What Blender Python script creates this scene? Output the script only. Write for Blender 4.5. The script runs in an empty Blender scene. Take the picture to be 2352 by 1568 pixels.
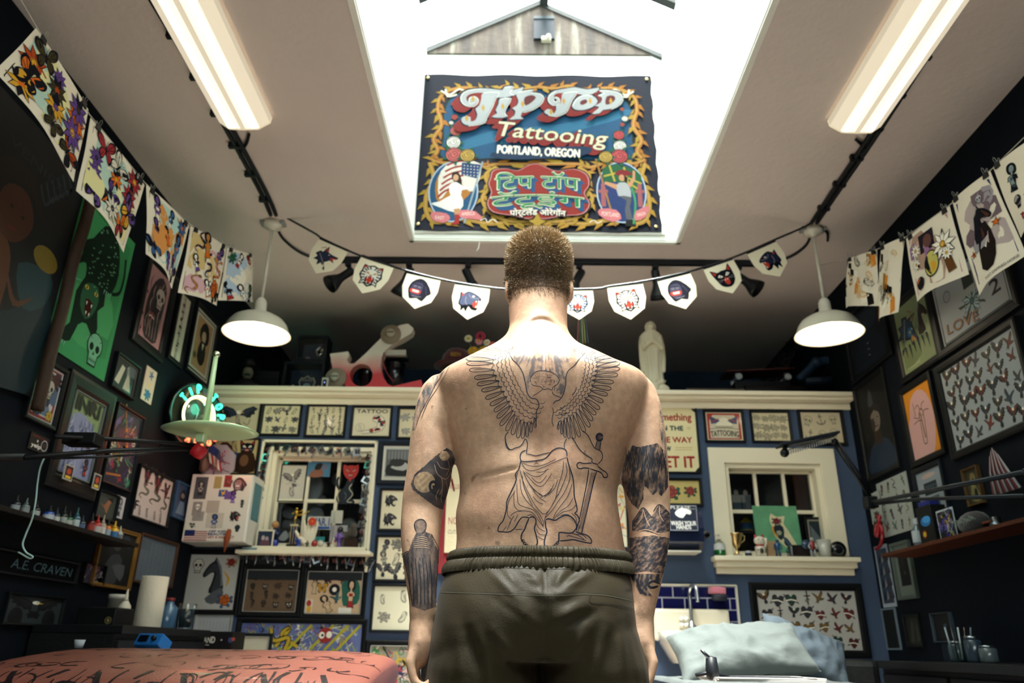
import bpy,bmesh,math,random
import numpy as np
from mathutils import Vector,Matrix
from mathutils.bvhtree import BVHTree
C=bpy.context.scene.collection
SC=bpy.context.scene
PI=math.pi
# ---------------------------------------------------------------- camera
FPX=1740.0;PITCH=math.radians(22.1);ROLL=math.radians(0.75);YAW=math.radians(0.5)
CAM=Vector((0,0,0.87))
_f=Vector((0,math.cos(PITCH),math.sin(PITCH)));_u=Vector((0,-math.sin(PITCH),math.cos(PITCH)));_r=Vector((1,0,0))
_r,_u=_r*math.cos(ROLL)+_u*math.sin(ROLL),_u*math.cos(ROLL)-_r*math.sin(ROLL)
_Z=Matrix.Rotation(YAW,3,'Z')
CF,CU,CR=_Z@_f,_Z@_u,_Z@_r
cam=bpy.data.cameras.new('camera');camo=bpy.data.objects.new('camera',cam);C.objects.link(camo)
camo.matrix_world=Matrix(((CR.x,CU.x,-CF.x,CAM.x),(CR.y,CU.y,-CF.y,CAM.y),(CR.z,CU.z,-CF.z,CAM.z),(0,0,0,1)))
cam.sensor_width=36;cam.lens=36*FPX/2352;cam.clip_start=0.02;cam.clip_end=200
cam.dof.use_dof=True;cam.dof.focus_distance=1.62;cam.dof.aperture_fstop=4.5
SC.camera=camo
def ray(px,py):return(CF+CR*((px-1176)/FPX)-CU*((py-784)/FPX))
def on(ax,val,px,py):
 d=ray(px,py);t=(val-CAM[ax])/d[ax];return CAM+d*t
 # ---------------------------------------------------------------- world, exposure
SC.view_settings.view_transform='Standard';SC.view_settings.look='None'
SC.view_settings.gamma=1;SC.view_settings.use_curve_mapping=False
SC.view_settings.exposure=0.55
W=bpy.data.worlds.new('sky');SC.world=W;W.use_nodes=True
nt=W.node_tree;bg=nt.nodes['Background']
bg.inputs[0].default_value=(0.90,1.0,0.97,1);bg.inputs[1].default_value=5.5
try:
 SC.cycles.use_denoising=True;SC.cycles.max_bounces=6;SC.cycles.diffuse_bounces=4;SC.cycles.glossy_bounces=3
 SC.cycles.transmission_bounces=4;SC.cycles.transparent_max_bounces=6;SC.cycles.sample_clamp_indirect=4
except Exception:pass
XL,XR,YB,YF,ZC=-2.08,2.275,5.0,-1.6,3.3
SX0,SX1,SY0,SY1,SZ=-0.675,1.005,0.62,4.25,4.80
def alight(name,loc,rot,sx,sy,power,col,portal=False):
 l=bpy.data.lights.new(name,'AREA');l.shape='RECTANGLE';l.size=sx;l.size_y=sy;l.energy=power;l.color=col
 o=bpy.data.objects.new(name,l);o.location=loc;o.rotation_euler=rot;C.objects.link(o)
 if portal:l.cycles.is_portal=True
 return o
alight('skylight_portal',((SX0+SX1)/2,(SY0+SY1)/2,SZ+0.02),(0,0,0),SX1-SX0,SY1-SY0,1,(1,1,1),True)
_s=bpy.data.lights.new('sun','SUN');_s.energy=21;_s.angle=math.radians(22);_s.color=(1,.98,.94)
_so=bpy.data.objects.new('sun',_s);C.objects.link(_so);_so.rotation_euler=(math.radians(-15),0,0);_so.rotation_euler=(Vector((.03,.30,-1))).to_track_quat('-Z','Y').to_euler()
FWX0,FWX1,FWZ0,FWZ1=-1.5,1.8,2.25,3.2  # opening of the added fill window, placed for the light it lets in
alight('fill_window_portal',((FWX0+FWX1)/2,YF-.06,(FWZ0+FWZ1)/2),(math.radians(90),0,PI),FWX1-FWX0,FWZ1-FWZ0,1,(1,1,1),True)
# ---------------------------------------------------------------- materials
def lin(c):
 if isinstance(c,str):
  c=[int(c[i:i+2],16)/255 for i in(0,2,4)]
 return tuple((x/12.92 if x<=0.04045 else((x+0.055)/1.055)**2.4)for x in c)
MATS={}
def mat(name,rough=0.6,metal=0.0,var=0.12,vscale=12.0,bump=0.0,bscale=60.0,coat=0.0,emit=0.0,trans=0.0,alpha=1.0,sss=0.0,sheen=0.0,ior=1.45,spec=0.5):
 """every material takes the thing's own colour (face colour) and breaks it up with procedural noise"""
 m=bpy.data.materials.new(name);m.use_nodes=True;n=m.node_tree;N=n.nodes;L=n.links
 b=N['Principled BSDF']
 at=N.new('ShaderNodeAttribute');at.attribute_name='Col'
 tc=N.new('ShaderNodeTexCoord')
 ns=N.new('ShaderNodeTexNoise');ns.inputs['Scale'].default_value=vscale;ns.inputs['Detail'].default_value=4
 L.new(tc.outputs['Object'],ns.inputs['Vector'])
 mr=N.new('ShaderNodeMapRange');mr.inputs[3].default_value=1-var;mr.inputs[4].default_value=1+var
 L.new(ns.outputs['Fac'],mr.inputs[0])
 mx=N.new('ShaderNodeVectorMath');mx.operation='SCALE'
 L.new(at.outputs['Color'],mx.inputs[0]);L.new(mr.outputs[0],mx.inputs['Scale'])
 L.new(mx.outputs[0],b.inputs['Base Color'])
 b.inputs['Roughness'].default_value=rough;b.inputs['Metallic'].default_value=metal
 b.inputs['Coat Weight'].default_value=coat;b.inputs['Coat Roughness'].default_value=0.08
 b.inputs['Transmission Weight'].default_value=trans;b.inputs['IOR'].default_value=ior
 b.inputs['Specular IOR Level'].default_value=spec
 b.inputs['Alpha'].default_value=alpha
 if sss:b.inputs['Subsurface Weight'].default_value=sss;b.inputs['Subsurface Radius'].default_value=(0.01,0.004,0.002)
 if sheen:b.inputs['Sheen Weight'].default_value=sheen
 if emit:
  L.new(at.outputs['Color'],b.inputs['Emission Color']);b.inputs['Emission Strength'].default_value=emit
 if bump:
  n2=N.new('ShaderNodeTexNoise');n2.inputs['Scale'].default_value=bscale;n2.inputs['Detail'].default_value=5
  L.new(tc.outputs['Object'],n2.inputs['Vector'])
  bp=N.new('ShaderNodeBump');bp.inputs['Strength'].default_value=bump;bp.inputs['Distance'].default_value=0.01
  L.new(n2.outputs['Fac'],bp.inputs['Height']);L.new(bp.outputs[0],b.inputs['Normal'])
 MATS[name]=m
 return m
mat('matte',0.75);mat('satin',0.45,bump=0.05,spec=.35);mat('gloss',0.2,coat=0.4);mat('metal',0.28,1.0,bump=0.05)
mat('brushed',0.45,1.0,bump=0.15,bscale=120);mat('paper',0.6,var=0.05,vscale=5,coat=0.06,spec=.3);mat('paperdull',0.9,var=0.06,vscale=6,spec=.1)
mat('frame',0.5,var=0.1,bump=0.08,spec=.25);mat('wood',0.6,spec=.25,var=0.35,vscale=9,bump=0.2)
mat('cloth',0.85,var=0.08,bump=0.25,bscale=90,sheen=0.3);mat('plaster',0.9,var=0.04,vscale=3,bump=0.35,bscale=28)
mat('trimpaint',0.45,var=0.04,vscale=4,bump=0.05);mat('wallpaint',0.75,spec=.12,var=0.08,vscale=2.5,bump=0.12,bscale=40)
mat('glass',0.03,trans=1.0,var=0.0);mat('lit',0.5,emit=1.0,var=0);mat('lamp',0.5,emit=6.0,var=0);mat('neon',0.4,emit=2.2,var=0)
mat('vinyl',0.38,var=0.06,bump=0.25,bscale=220,coat=0.1);mat('porcelain',0.15,coat=0.5,var=0.03)
mat('sheet',0.8,var=0.03,bump=0.15,bscale=60,spec=0.3);mat('ink',0.55,var=0.1,vscale=40)
mat('hairmat',.45,var=.0,spec=.3)
mat('inksoft',0.6,var=0.45,vscale=70)
def panemat(name,col,fac):
 m=bpy.data.materials.new(name);m.use_nodes=True;n=m.node_tree;N=n.nodes;L=n.links;N.remove(N['Principled BSDF'])
 t=N.new('ShaderNodeBsdfTransparent');t.inputs[0].default_value=(*col,1);g=N.new('ShaderNodeBsdfGlossy');g.inputs['Roughness'].default_value=.04
 lw=N.new('ShaderNodeLayerWeight');lw.inputs[0].default_value=.25;mr=N.new('ShaderNodeMapRange');mr.inputs[3].default_value=fac;mr.inputs[4].default_value=.6
 ms=N.new('ShaderNodeMixShader');L.new(lw.outputs['Fresnel'],mr.inputs[0]);L.new(mr.outputs[0],ms.inputs[0]);L.new(t.outputs[0],ms.inputs[1]);L.new(g.outputs[0],ms.inputs[2])
 L.new(ms.outputs[0],N['Material Output'].inputs[0]);MATS[name]=m
panemat('pane',(.96,1,.98),.04)
# ---------------------------------------------------------------- mesh builder
class MB:
 def __init__(s,m='matte'):s.v=[];s.f=[];s.c=[];s.mi=[];s.mats=[];s.sm=[];s.use(m)
 def use(s,m):
  if m not in s.mats:s.mats.append(m)
  s.cur=s.mats.index(m);return s
 def add(s,vs,fs,col,smooth=False):
  o=len(s.v);s.v+=[tuple(p)for p in vs];c=lin(col)if isinstance(col,str)else col
  for f in fs:
   s.f.append([i+o for i in f]);s.c.append(c);s.mi.append(s.cur);s.sm.append(smooth)
  return s
 def build(s,name,parent=None,loc=None,rot=None):
  me=bpy.data.meshes.new(name);me.from_pydata(s.v,[],s.f)
  for m in s.mats:me.materials.append(MATS[m])
  me.polygons.foreach_set('material_index',s.mi);me.polygons.foreach_set('use_smooth',s.sm)
  a=me.color_attributes.new('Col','FLOAT_COLOR','CORNER');cs=[]
  for f,c in zip(s.f,s.c):cs+=[c[0],c[1],c[2],1.0]*len(f)
  a.data.foreach_set('color',cs);me.update()
  o=bpy.data.objects.new(name,me);C.objects.link(o)
  if loc is not None:o.location=loc
  if rot is not None:o.rotation_euler=rot
  if parent is not None:o.parent=parent
  return o
 def box(s,x0,x1,y0,y1,z0,z1,col,bev=0.0,M=None):
  if bev>0:
   b=min(bev,abs(x1-x0)/2.01,abs(y1-y0)/2.01,abs(z1-z0)/2.01)
   bm=bmesh.new();bmesh.ops.create_cube(bm,size=1)
   for v in bm.verts:v.co=Vector(((x0+x1)/2+v.co.x*(x1-x0),(y0+y1)/2+v.co.y*(y1-y0),(z0+z1)/2+v.co.z*(z1-z0)))
   bmesh.ops.bevel(bm,geom=bm.edges[:],offset=b,segments=2,affect='EDGES',profile=0.6)
   vs=[v.co.copy()for v in bm.verts];fs=[[v.index for v in f.verts]for f in bm.faces]
   bm.verts.index_update();fs=[[v.index for v in f.verts]for f in bm.faces];bm.free()
  else:
   vs=[Vector(p)for p in((x0,y0,z0),(x1,y0,z0),(x1,y1,z0),(x0,y1,z0),(x0,y0,z1),(x1,y0,z1),(x1,y1,z1),(x0,y1,z1))]
   fs=[(0,3,2,1),(4,5,6,7),(0,1,5,4),(1,2,6,5),(2,3,7,6),(3,0,4,7)]
  if M is not None:vs=[M@v for v in vs]
  return s.add(vs,fs,col)
 def tube(s,pts,r,col,n=8,caps=True,M=None,sy=1.0):
  pts=[Vector(p)for p in pts];k=len(pts);rs=r if isinstance(r,(list,tuple))else[r]*k
  vs=[];fs=[];up=None
  for i,p in enumerate(pts):
   t=(pts[min(i+1,k-1)]-pts[max(i-1,0)])
   t=t.normalized()if t.length>1e-9 else Vector((0,0,1))
   if up is None:up=Vector((0,0,1))if abs(t.z)<0.9 else Vector((1,0,0))
   a=t.cross(up).normalized();b=a.cross(t).normalized();up=b
   for j in range(n):
    th=2*PI*j/n;vs.append(p+a*math.cos(th)*rs[i]+b*math.sin(th)*rs[i]*sy)
  for i in range(k-1):
   for j in range(n):fs.append((i*n+j,i*n+(j+1)%n,(i+1)*n+(j+1)%n,(i+1)*n+j))
  if caps:fs+=[tuple(reversed(range(n))),tuple(range((k-1)*n,k*n))]
  if M is not None:vs=[M@v for v in vs]
  return s.add(vs,fs,col,True)
 def lathe(s,prof,col,n=24,M=None,sx=1.0,sy=1.0,caps=True):
  vs=[];fs=[]
  for(r,z)in prof:
   for j in range(n):
    th=2*PI*j/n;vs.append(Vector((r*math.cos(th)*sx,r*math.sin(th)*sy,z)))
  k=len(prof)
  for i in range(k-1):
   for j in range(n):fs.append((i*n+j,i*n+(j+1)%n,(i+1)*n+(j+1)%n,(i+1)*n+j))
  if caps:
   if prof[0][0]>1e-6:fs.append(tuple(reversed(range(n))))
   if prof[-1][0]>1e-6:fs.append(tuple(range((k-1)*n,k*n)))
  if M is not None:vs=[M@v for v in vs]
  return s.add(vs,fs,col,True)
 def ball(s,c,r,col,n=12,sx=1,sy=1,sz=1,M=None):
  c=Vector(c);h=max(6,n//2);prof=[(math.sin(PI*i/h)*r,-math.cos(PI*i/h)*r)for i in range(h+1)]
  T=Matrix.Translation(c)@Matrix.Diagonal((sx,sy,sz,1))
  if M is not None:T=M@T
  return s.lathe(prof,col,n,T)
 def prism(s,pts,y0,y1,col,M=None,cols=None):
  """outline in x,z pushed from y0 to y1"""
  n=len(pts);vs=[Vector((x,y0,z))for x,z in pts]+[Vector((x,y1,z))for x,z in pts]
  if M is not None:vs=[M@v for v in vs]
  s.add(vs,[tuple(range(n)),tuple(reversed(range(n,2*n)))],col)
  s.add(vs,[(i,i+n,(i+1)%n+n,(i+1)%n)for i in range(n)],cols or col)
  return s
def emp(name,loc=(0,0,0),rot=(0,0,0)):
 o=bpy.data.objects.new(name,None);C.objects.link(o);o.location=loc;o.rotation_euler=rot;o.empty_display_size=0.05
 return o
def tag(o,label,cat,group=None,kind=None):
 if label:o['label']=label
 if cat:o['category']=cat
 if group:o['group']=group
 if kind:o['kind']=kind
 return o
def struct(o):o['kind']='structure';return o
def spline(pts,n=8,closed=False):
 P=[Vector(p)for p in pts];k=len(P);out=[]
 if k<3:return P
 rng=range(k)if closed else range(k-1)
 for i in rng:
  if closed:a,b,c,d=P[i-1],P[i],P[(i+1)%k],P[(i+2)%k]
  else:a,b,c,d=P[max(i-1,0)],P[i],P[i+1],P[min(i+2,k-1)]
  for j in range(n):
   t=j/n;out.append(0.5*((2*b)+(c-a)*t+(2*a-5*b+4*c-d)*t*t+(3*b-a-3*c+d)*t**3))
 if not closed:out.append(P[-1])
 return out
def RZ(a):return Matrix.Rotation(a,4,'Z')
def RX(a):return Matrix.Rotation(a,4,'X')
def RY(a):return Matrix.Rotation(a,4,'Y')
def T(x,y,z):return Matrix.Translation((x,y,z))
# ---------------------------------------------------------------- the room
CEIL='d8cbc4';CREAM='e6ddc4';BLUE='43526b';NAVY='080e16'
def rect_holes(mb,ax,val,u0,u1,v0,v1,holes,col,th=0.0):
 """wall in plane ax=val with rectangular holes; u,v are the remaining axes in order"""
 us=sorted({u0,u1,*[h[0]for h in holes],*[h[1]for h in holes]});vs=sorted({v0,v1,*[h[2]for h in holes],*[h[3]for h in holes]})
 ra=[a for a in(0,1,2)if a!=ax]
 for i in range(len(us)-1):
  for j in range(len(vs)-1):
   cu,cv=(us[i]+us[i+1])/2,(vs[j]+vs[j+1])/2
   if any(h[0]<cu<h[1]and h[2]<cv<h[3]for h in holes):continue
   lo=[0]*3;hi=[0]*3
   lo[ax],hi[ax]=min(val,val+th),max(val,val+th);lo[ra[0]],hi[ra[0]]=us[i],us[i+1];lo[ra[1]],hi[ra[1]]=vs[j],vs[j+1]
   mb.box(lo[0],hi[0],lo[1],hi[1],lo[2],hi[2],col)
YR=6.7
struct(MB('wood').box(XL-.1,XR+.1,YF,YR,-0.06,0,'b3a598').build('floor'))
m=MB('plaster');rect_holes(m,2,ZC,XL-.1,XR+.1,YF-.1,YR+.1,[(SX0,SX1,SY0,SY1)],CEIL,0.12);struct(m.build('ceiling'))
struct(MB('wallpaint').box(XL-.12,XL,YF,YR+.1,0,ZC,NAVY).build('wall_left'))
struct(MB('wallpaint').box(XR,XR+.12,YF,YR+.1,0,ZC,NAVY).build('wall_right'))
m=MB('wallpaint');rect_holes(m,1,YF-.12,XL-.1,XR+.1,0,ZC,[(FWX0,FWX1,FWZ0,FWZ1)],NAVY,.12);struct(m.build('wall_front'))
fw=struct(emp('fill_window',(FWX0,YF-.06,FWZ0)));m=MB('trimpaint');a_,b_=FWX1-FWX0,FWZ1-FWZ0  # unseen window added behind the camera to bring in fill daylight
for q in((0,.05,0,b_),(a_-.05,a_,0,b_),(a_/2-.02,a_/2+.02,0,b_),(0,a_,0,.05),(0,a_,b_-.05,b_)):m.box(q[0],q[1],-.03,.03,q[2],q[3],CREAM)
m.build('window_frame',fw);MB('pane').add([(0,-.01,0),(a_,-.01,0),(a_,-.01,b_),(0,-.01,b_)],[(0,1,2,3)],(1,1,1)).build('pane',fw)
struct(MB('wallpaint').box(XL-.1,XR+.1,YR,YR+.12,0,ZC,'2b3a4c').build('wall_rear'))
# partition wall with the two windows; its top carries the ledge
def WB(px,py):p=on(1,YB,px,py);return p.x,p.z
zled=WB(1200,905)[1]
w1x0,w1z1=WB(627,1034);w1x1,w1z0=WB(838,1262)
w2x0,w2z1=WB(1660,1062);w2x1,w2z0=WB(1914,1284)
m=MB('wallpaint');rect_holes(m,1,YB,XL,XR,0,zled-.005,[(w1x0,w1x1,w1z0,w1z1),(w2x0,w2x1,w2z0,w2z1)],BLUE,0.12);struct(m.build('wall_back'))
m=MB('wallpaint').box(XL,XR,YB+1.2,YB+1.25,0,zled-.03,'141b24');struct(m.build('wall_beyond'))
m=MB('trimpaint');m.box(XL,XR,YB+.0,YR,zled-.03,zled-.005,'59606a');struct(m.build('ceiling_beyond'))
m=MB('trimpaint')
z0=zled
m.box(XL,XR,YB-.13,YB+.14,z0-.028,z0,CREAM,.004);m.box(XL,XR,YB-.10,YB,z0-.05,z0-.028,CREAM,.006);m.box(XL,XR,YB-.028,YB,z0-.095,z0-.05,CREAM,.006)
struct(m.build('trim_1'))
# skylight shaft
m=MB('trimpaint');m.box(SX0-.1,SX0+.004,SY0,SY1,ZC+.001,SZ,'f2f4ee');struct(m.build('wall_skylight_left'))
m=MB('trimpaint');m.box(SX1-.004,SX1+.1,SY0,SY1,ZC+.001,SZ,'e8ebe4');struct(m.build('wall_skylight_right'))
m=MB('trimpaint');m.box(SX0-.1,SX1+.1,SY1-.004,SY1+.1,ZC+.001,SZ,'f2f4ee');struct(m.build('wall_skylight_back'))
m=MB('trimpaint');m.box(SX0-.1,SX1+.1,SY0-.1,SY0+.004,ZC+.001,SZ,'f2f4ee');struct(m.build('wall_skylight_front'))
m=MB('trimpaint')
for a in((SX0-.03,SX0,SY0-.03,SY1+.03),(SX1,SX1+.03,SY0-.03,SY1+.03)):m.box(a[0],a[1],a[2],a[3],ZC-.012,ZC,'f0efe6',.003)
m.box(SX0-.03,SX1+.03,SY1,SY1+.03,ZC-.012,ZC,'f0efe6',.003);m.box(SX0-.03,SX1+.03,SY0-.03,SY0,ZC-.012,ZC,'f0efe6',.003)
struct(m.build('trim_2'))
# ridge rooflight over the shaft
xm=(SX0+SX1)/2;zp=SZ+0.47
sk=struct(emp('window_3',(xm,SY1,SZ)))
hw=(SX1-SX0)/2
def gable():
 m=mat('gable',0.9,bump=0.3,bscale=30)
 n=m.node_tree;N=n.nodes;L=n.links;b=N['Principled BSDF']
 tc=N.new('ShaderNodeTexCoord');mp=N.new('ShaderNodeMapping');mp.inputs['Scale'].default_value=(9,9,1.3)
 ns=N.new('ShaderNodeTexNoise');ns.inputs['Scale'].default_value=1.6;ns.inputs['Detail'].default_value=8
 cr=N.new('ShaderNodeValToRGB');e=cr.color_ramp.elements
 e[0].position=.35;e[0].color=(*lin('3a3431'),1);e[1].position=.74;e[1].color=(*lin('7d7a70'),1)
 x=cr.color_ramp.elements.new(.55);x.color=(*lin('4d443d'),1)
 L.new(tc.outputs['Object'],mp.inputs[0]);L.new(mp.outputs[0],ns.inputs['Vector']);L.new(ns.outputs['Fac'],cr.inputs[0]);L.new(cr.outputs[0],b.inputs['Base Color'])
gable()
gm=MB('gable').prism([(-hw-.02,0),(hw+.02,0),(0,zp-SZ)],-.02,.02,'6e665c')
o=gm.build('gable_end',sk)
m=MB('matte');m.box(-.075,.075,-.045,-.021,.12,.32,'1c2530');m.box(-.075,.075,-.05,-.021,.30,.325,'3a4248');m.box(-.02,.05,-.06,-.02,.095,.13,'b8b4a2',.006);m.ball((.03,-.07,.115),.018,'c8c4b2');m.build('vent',sk)
for s in(-1,1):
 L_=math.hypot(hw,zp-SZ);a=math.atan2(zp-SZ,hw)
 m=MB('matte')
 for yy in(0,-.49,-1.4,-2.7,-4.1):
  m.box(-.02,L_+.02,yy-.03,yy+.03,0,.035,'2a2f30',M=T(s*hw,0,0)@(RY(-PI+a)if s>0 else RY(-a)))
 m.build('glazing_bar',sk)
 m=MB('pane');m.add([Vector((s*hw,0,.03)),Vector((s*hw,-(SY1-SY0),.03)),Vector((0,-(SY1-SY0),zp-SZ+.03)),Vector((0,0,zp-SZ+.03))],[(0,1,2,3)],(0.95,1,.98));m.build('glass_pane',sk)
MB('matte').box(-.03,.03,-(SY1-SY0),.05,zp-SZ-.03,zp-SZ+.05,'252a2c').build('ridge_beam',sk)
MB('matte').prism([(-hw-.02,0),(hw+.02,0),(0,zp-SZ)],-(SY1-SY0)-.02,-(SY1-SY0)+.02,'6e665c').build('gable_end',sk)
# ---------------------------------------------------------------- the man
YM=1.72
def PM(px,py,y=YM):return on(1,y,px,py)
def loftm(rings,n=48):
 """rings: (z, xl, xr, yb, yf, exponent) -> closed mesh arrays"""
 vs=[];fs=[]
 for(z,xl,xr,yb,yf,e)in rings:
  for j in range(n):
   th=2*PI*j/n;c,s_=math.cos(th),math.sin(th)
   x=(xl+xr)/2+(xr-xl)/2*math.copysign(abs(c)**(2/e),c);y=(yb+yf)/2+(yf-yb)/2*math.copysign(abs(s_)**(2/e),s_)
   vs.append((x,y,z))
 k=len(rings)
 for i in range(k-1):
  for j in range(n):fs.append((i*n+j,i*n+(j+1)%n,(i+1)*n+(j+1)%n,(i+1)*n+j))
 fs+=[tuple(reversed(range(n))),tuple(range((k-1)*n,k*n))]
 return vs,fs
class Soup:
 def __init__(s):s.v=[];s.f=[]
 def add(s,vs,fs):o=len(s.v);s.v+=[tuple(v)for v in vs];s.f+=[tuple(i+o for i in f)for f in fs]
 def tube(s,pts,n=20):
  """pts: (x,y,z,rx,ry) cross-sections that stay near horizontal"""
  mb=MB();P=[Vector(p[:3])for p in pts];k=len(P);vs=[];fs=[]
  for i,p in enumerate(pts):
   t=(P[min(i+1,k-1)]-P[max(i-1,0)]).normalized()
   a=Vector((1,0,0));a=(a-t*a.dot(t));a=a.normalized()if a.length>.1 else Vector((0,0,1));b=t.cross(a).normalized()
   for j in range(n):
    th=2*PI*j/n;vs.append(P[i]+a*math.cos(th)*p[3]+b*math.sin(th)*p[4])
  for i in range(k-1):
   for j in range(n):fs.append((i*n+j,i*n+(j+1)%n,(i+1)*n+(j+1)%n,(i+1)*n+j))
  fs+=[tuple(reversed(range(n))),tuple(range((k-1)*n,k*n))];s.add(vs,fs)
 def ball(s,c,rx,ry,rz,n=16,M=None):
  m=MB();m.ball((0,0,0),1,(0,0,0),n);T_=Matrix.Translation(c)@(M or Matrix())@Matrix.Diagonal((rx,ry,rz,1))
  s.add([T_@Vector(v)for v in m.v],m.f)
 def caps(s,pts,r,n=10):
  P=[Vector(p)for p in pts];m=MB();rs=r if isinstance(r,(list,tuple))else[r]*len(P)
  m.tube(P,list(rs),(0,0,0),n);s.add(m.v,m.f)
  s.ball(P[0],rs[0],rs[0],rs[0],10);s.ball(P[-1],rs[-1],rs[-1],rs[-1],10)
 def remesh(s,name,vox,smooth=6,fac=.5):
  me=bpy.data.meshes.new(name);me.from_pydata(s.v,[],s.f)
  bm=bmesh.new();bm.from_mesh(me);bmesh.ops.recalc_face_normals(bm,faces=bm.faces[:]);bm.to_mesh(me);bm.free()
  o=bpy.data.objects.new(name+'_tmp',me);C.objects.link(o)
  md=o.modifiers.new('r','REMESH');md.mode='VOXEL';md.voxel_size=vox
  ms=o.modifiers.new('s','SMOOTH');ms.factor=fac;ms.iterations=smooth
  dg=bpy.context.evaluated_depsgraph_get();r=bpy.data.meshes.new_from_object(o.evaluated_get(dg));bpy.data.objects.remove(o,do_unlink=True)
  r.name=name;return r
def interp(rows,z,k):
 zs=[r[0]for r in rows];return float(np.interp(z,zs[::-1],[r[k]for r in rows][::-1]))if zs[0]>zs[-1]else float(np.interp(z,zs,[r[k]for r in rows]))
def ringpx(rows,n=4):
 """rows (py, pxl, pxr, yb, yf, e): pixel silhouettes on the plane of the body axis, resampled smoothly"""
 R_=[]
 for(py,a,b,yb,yf,e)in rows:
  ya=(yb+yf)/2;p,q=PM(a,py,ya),PM(b,py,ya);R_.append(((p.z+q.z)/2,p.x,q.x,yb,yf,e))
 out=[]
 for i in range(len(R_)-1):
  for j in range(n):
   t=j/n;A=[R_[max(i-1,0)],R_[i],R_[i+1],R_[min(i+2,len(R_)-1)]]
   out.append(tuple(.5*((2*A[1][k])+(A[2][k]-A[0][k])*t+(2*A[0][k]-5*A[1][k]+4*A[2][k]-A[3][k])*t*t+(3*A[1][k]-A[0][k]-3*A[2][k]+A[3][k])*t**3)for k in range(6)))
 out.append(R_[-1]);return out
body=Soup()
torso=ringpx([(1470,1010,1462,1.60,1.87,2.2),(1400,1016,1456,1.60,1.88,2.3),(1320,1036,1442,1.608,1.89,2.4),(1250,1049,1431,1.606,1.90,2.4),(1190,1047,1421,1.602,1.89,2.4),(1145,1055,1416,1.600,1.88,2.4),(1100,1055,1421,1.598,1.87,2.4),(1050,1043,1438,1.60,1.87,2.4),(1000,1028,1462,1.59,1.87,2.4),(950,1020,1478,1.58,1.87,2.5),(900,1006,1486,1.575,1.86,2.5),(868,1012,1478,1.58,1.85,2.4),(846,1046,1432,1.595,1.84,2.2),(824,1086,1388,1.615,1.83,2.1),(800,1130,1338,1.64,1.82,2),(775,1160,1312,1.665,1.82,2),(745,1172,1300,1.70,1.825,2)])
body.add(*loftm(torso))
body.add(*loftm(ringpx([(790,1166,1308,1.668,1.82,2),(760,1170,1304,1.68,1.83,2),(730,1169,1303,1.69,1.835,2),(700,1168,1304,1.695,1.84,2),(665,1166,1308,1.70,1.86,2),(630,1180,1295,1.72,1.87,2)])))
hc=PM(1238,640,1.79)
HX,HZ=hc.x,hc.z
headr=[]
for(dz,w,yb,yf)in((-.130,.046,1.80,1.905),(-.112,.058,1.765,1.915),(-.085,.068,1.735,1.915),(-.055,.073,1.708,1.908),(-.02,.077,1.694,1.90),(.02,.080,1.688,1.90),(.055,.080,1.692,1.893),(.085,.073,1.706,1.878),(.108,.058,1.732,1.85),(.121,.036,1.762,1.82),(.126,.012,1.785,1.80)):
 headr.append((HZ+dz,HX-w,HX+w,yb,yf,2.1))
body.add(*loftm(headr))
body.ball((HX,1.925,HZ-.035),.012,.018,.022);body.ball((HX,1.905,HZ-.085),.022,.014,.01);body.ball((HX,1.895,HZ-.12),.03,.022,.018)
for s_ in(-1,1):body.ball((HX+s_*.03,1.897,HZ+.005),.016,.01,.008)
def ear(s_):
 for i in range(13):
  a=-1.9+i*.33;r=1
  body.ball((HX+s_*(.081+.005*math.cos(a*.7)),1.778-.013*math.cos(a),HZ-.038+.026*math.sin(a)),.006,.006,.007,8)
 body.ball((HX+s_*.077,1.785,HZ-.04),.007,.014,.025,10);body.ball((HX+s_*.077,1.783,HZ-.068),.006,.007,.009,8)
ear(-1);ear(1)
# shoulders: trapezius slopes and deltoids
for s_,(a,b,c_)in((-1,((1200,800),(1098,856),(1022,912))),(1,((1276,800),(1372,856),(1450,912)))):
 A,B_,D=PM(*a,1.74),PM(*b,1.735),PM(*c_,1.73)
 body.tube([(A.x,A.y,A.z,.03,.055),((A.x+B_.x)/2,1.737,(A.z+B_.z)/2-.004,.03,.062),(B_.x,B_.y,B_.z,.034,.068),(D.x,D.y,D.z,.046,.07)])
ARM={-1:[(872,1030,20,.035,1.735),(882,1024,36,.055,1.735),(905,1013,47,.064,1.735),(940,1003,48,.065,1.73),(1000,989,46,.062,1.725),(1055,990,52,.060,1.72),(1100,984,52,.058,1.72),(1140,975,50,.053,1.72),(1171,970,48,.048,1.72),(1205,967,47,.047,1.715),(1240,966,45,.047,1.71),(1290,967,41,.044,1.70),(1340,969,36,.038,1.69),(1385,971,31,.031,1.685),(1415,969,30,.029,1.685)],1:[(872,1444,20,.035,1.735),(882,1450,36,.055,1.735),(905,1460,46,.064,1.735),(940,1472,46,.065,1.73),(1000,1482,47,.062,1.725),(1060,1484,50,.060,1.72),(1100,1482,54,.058,1.72),(1140,1487,52,.053,1.72),(1171,1490,49,.048,1.72),(1205,1492,47,.047,1.715),(1240,1491,46,.047,1.71),(1290,1487,42,.044,1.70),(1340,1483,35,.038,1.69),(1385,1477,30,.031,1.685),(1415,1473,29,.029,1.685)]}
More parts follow.
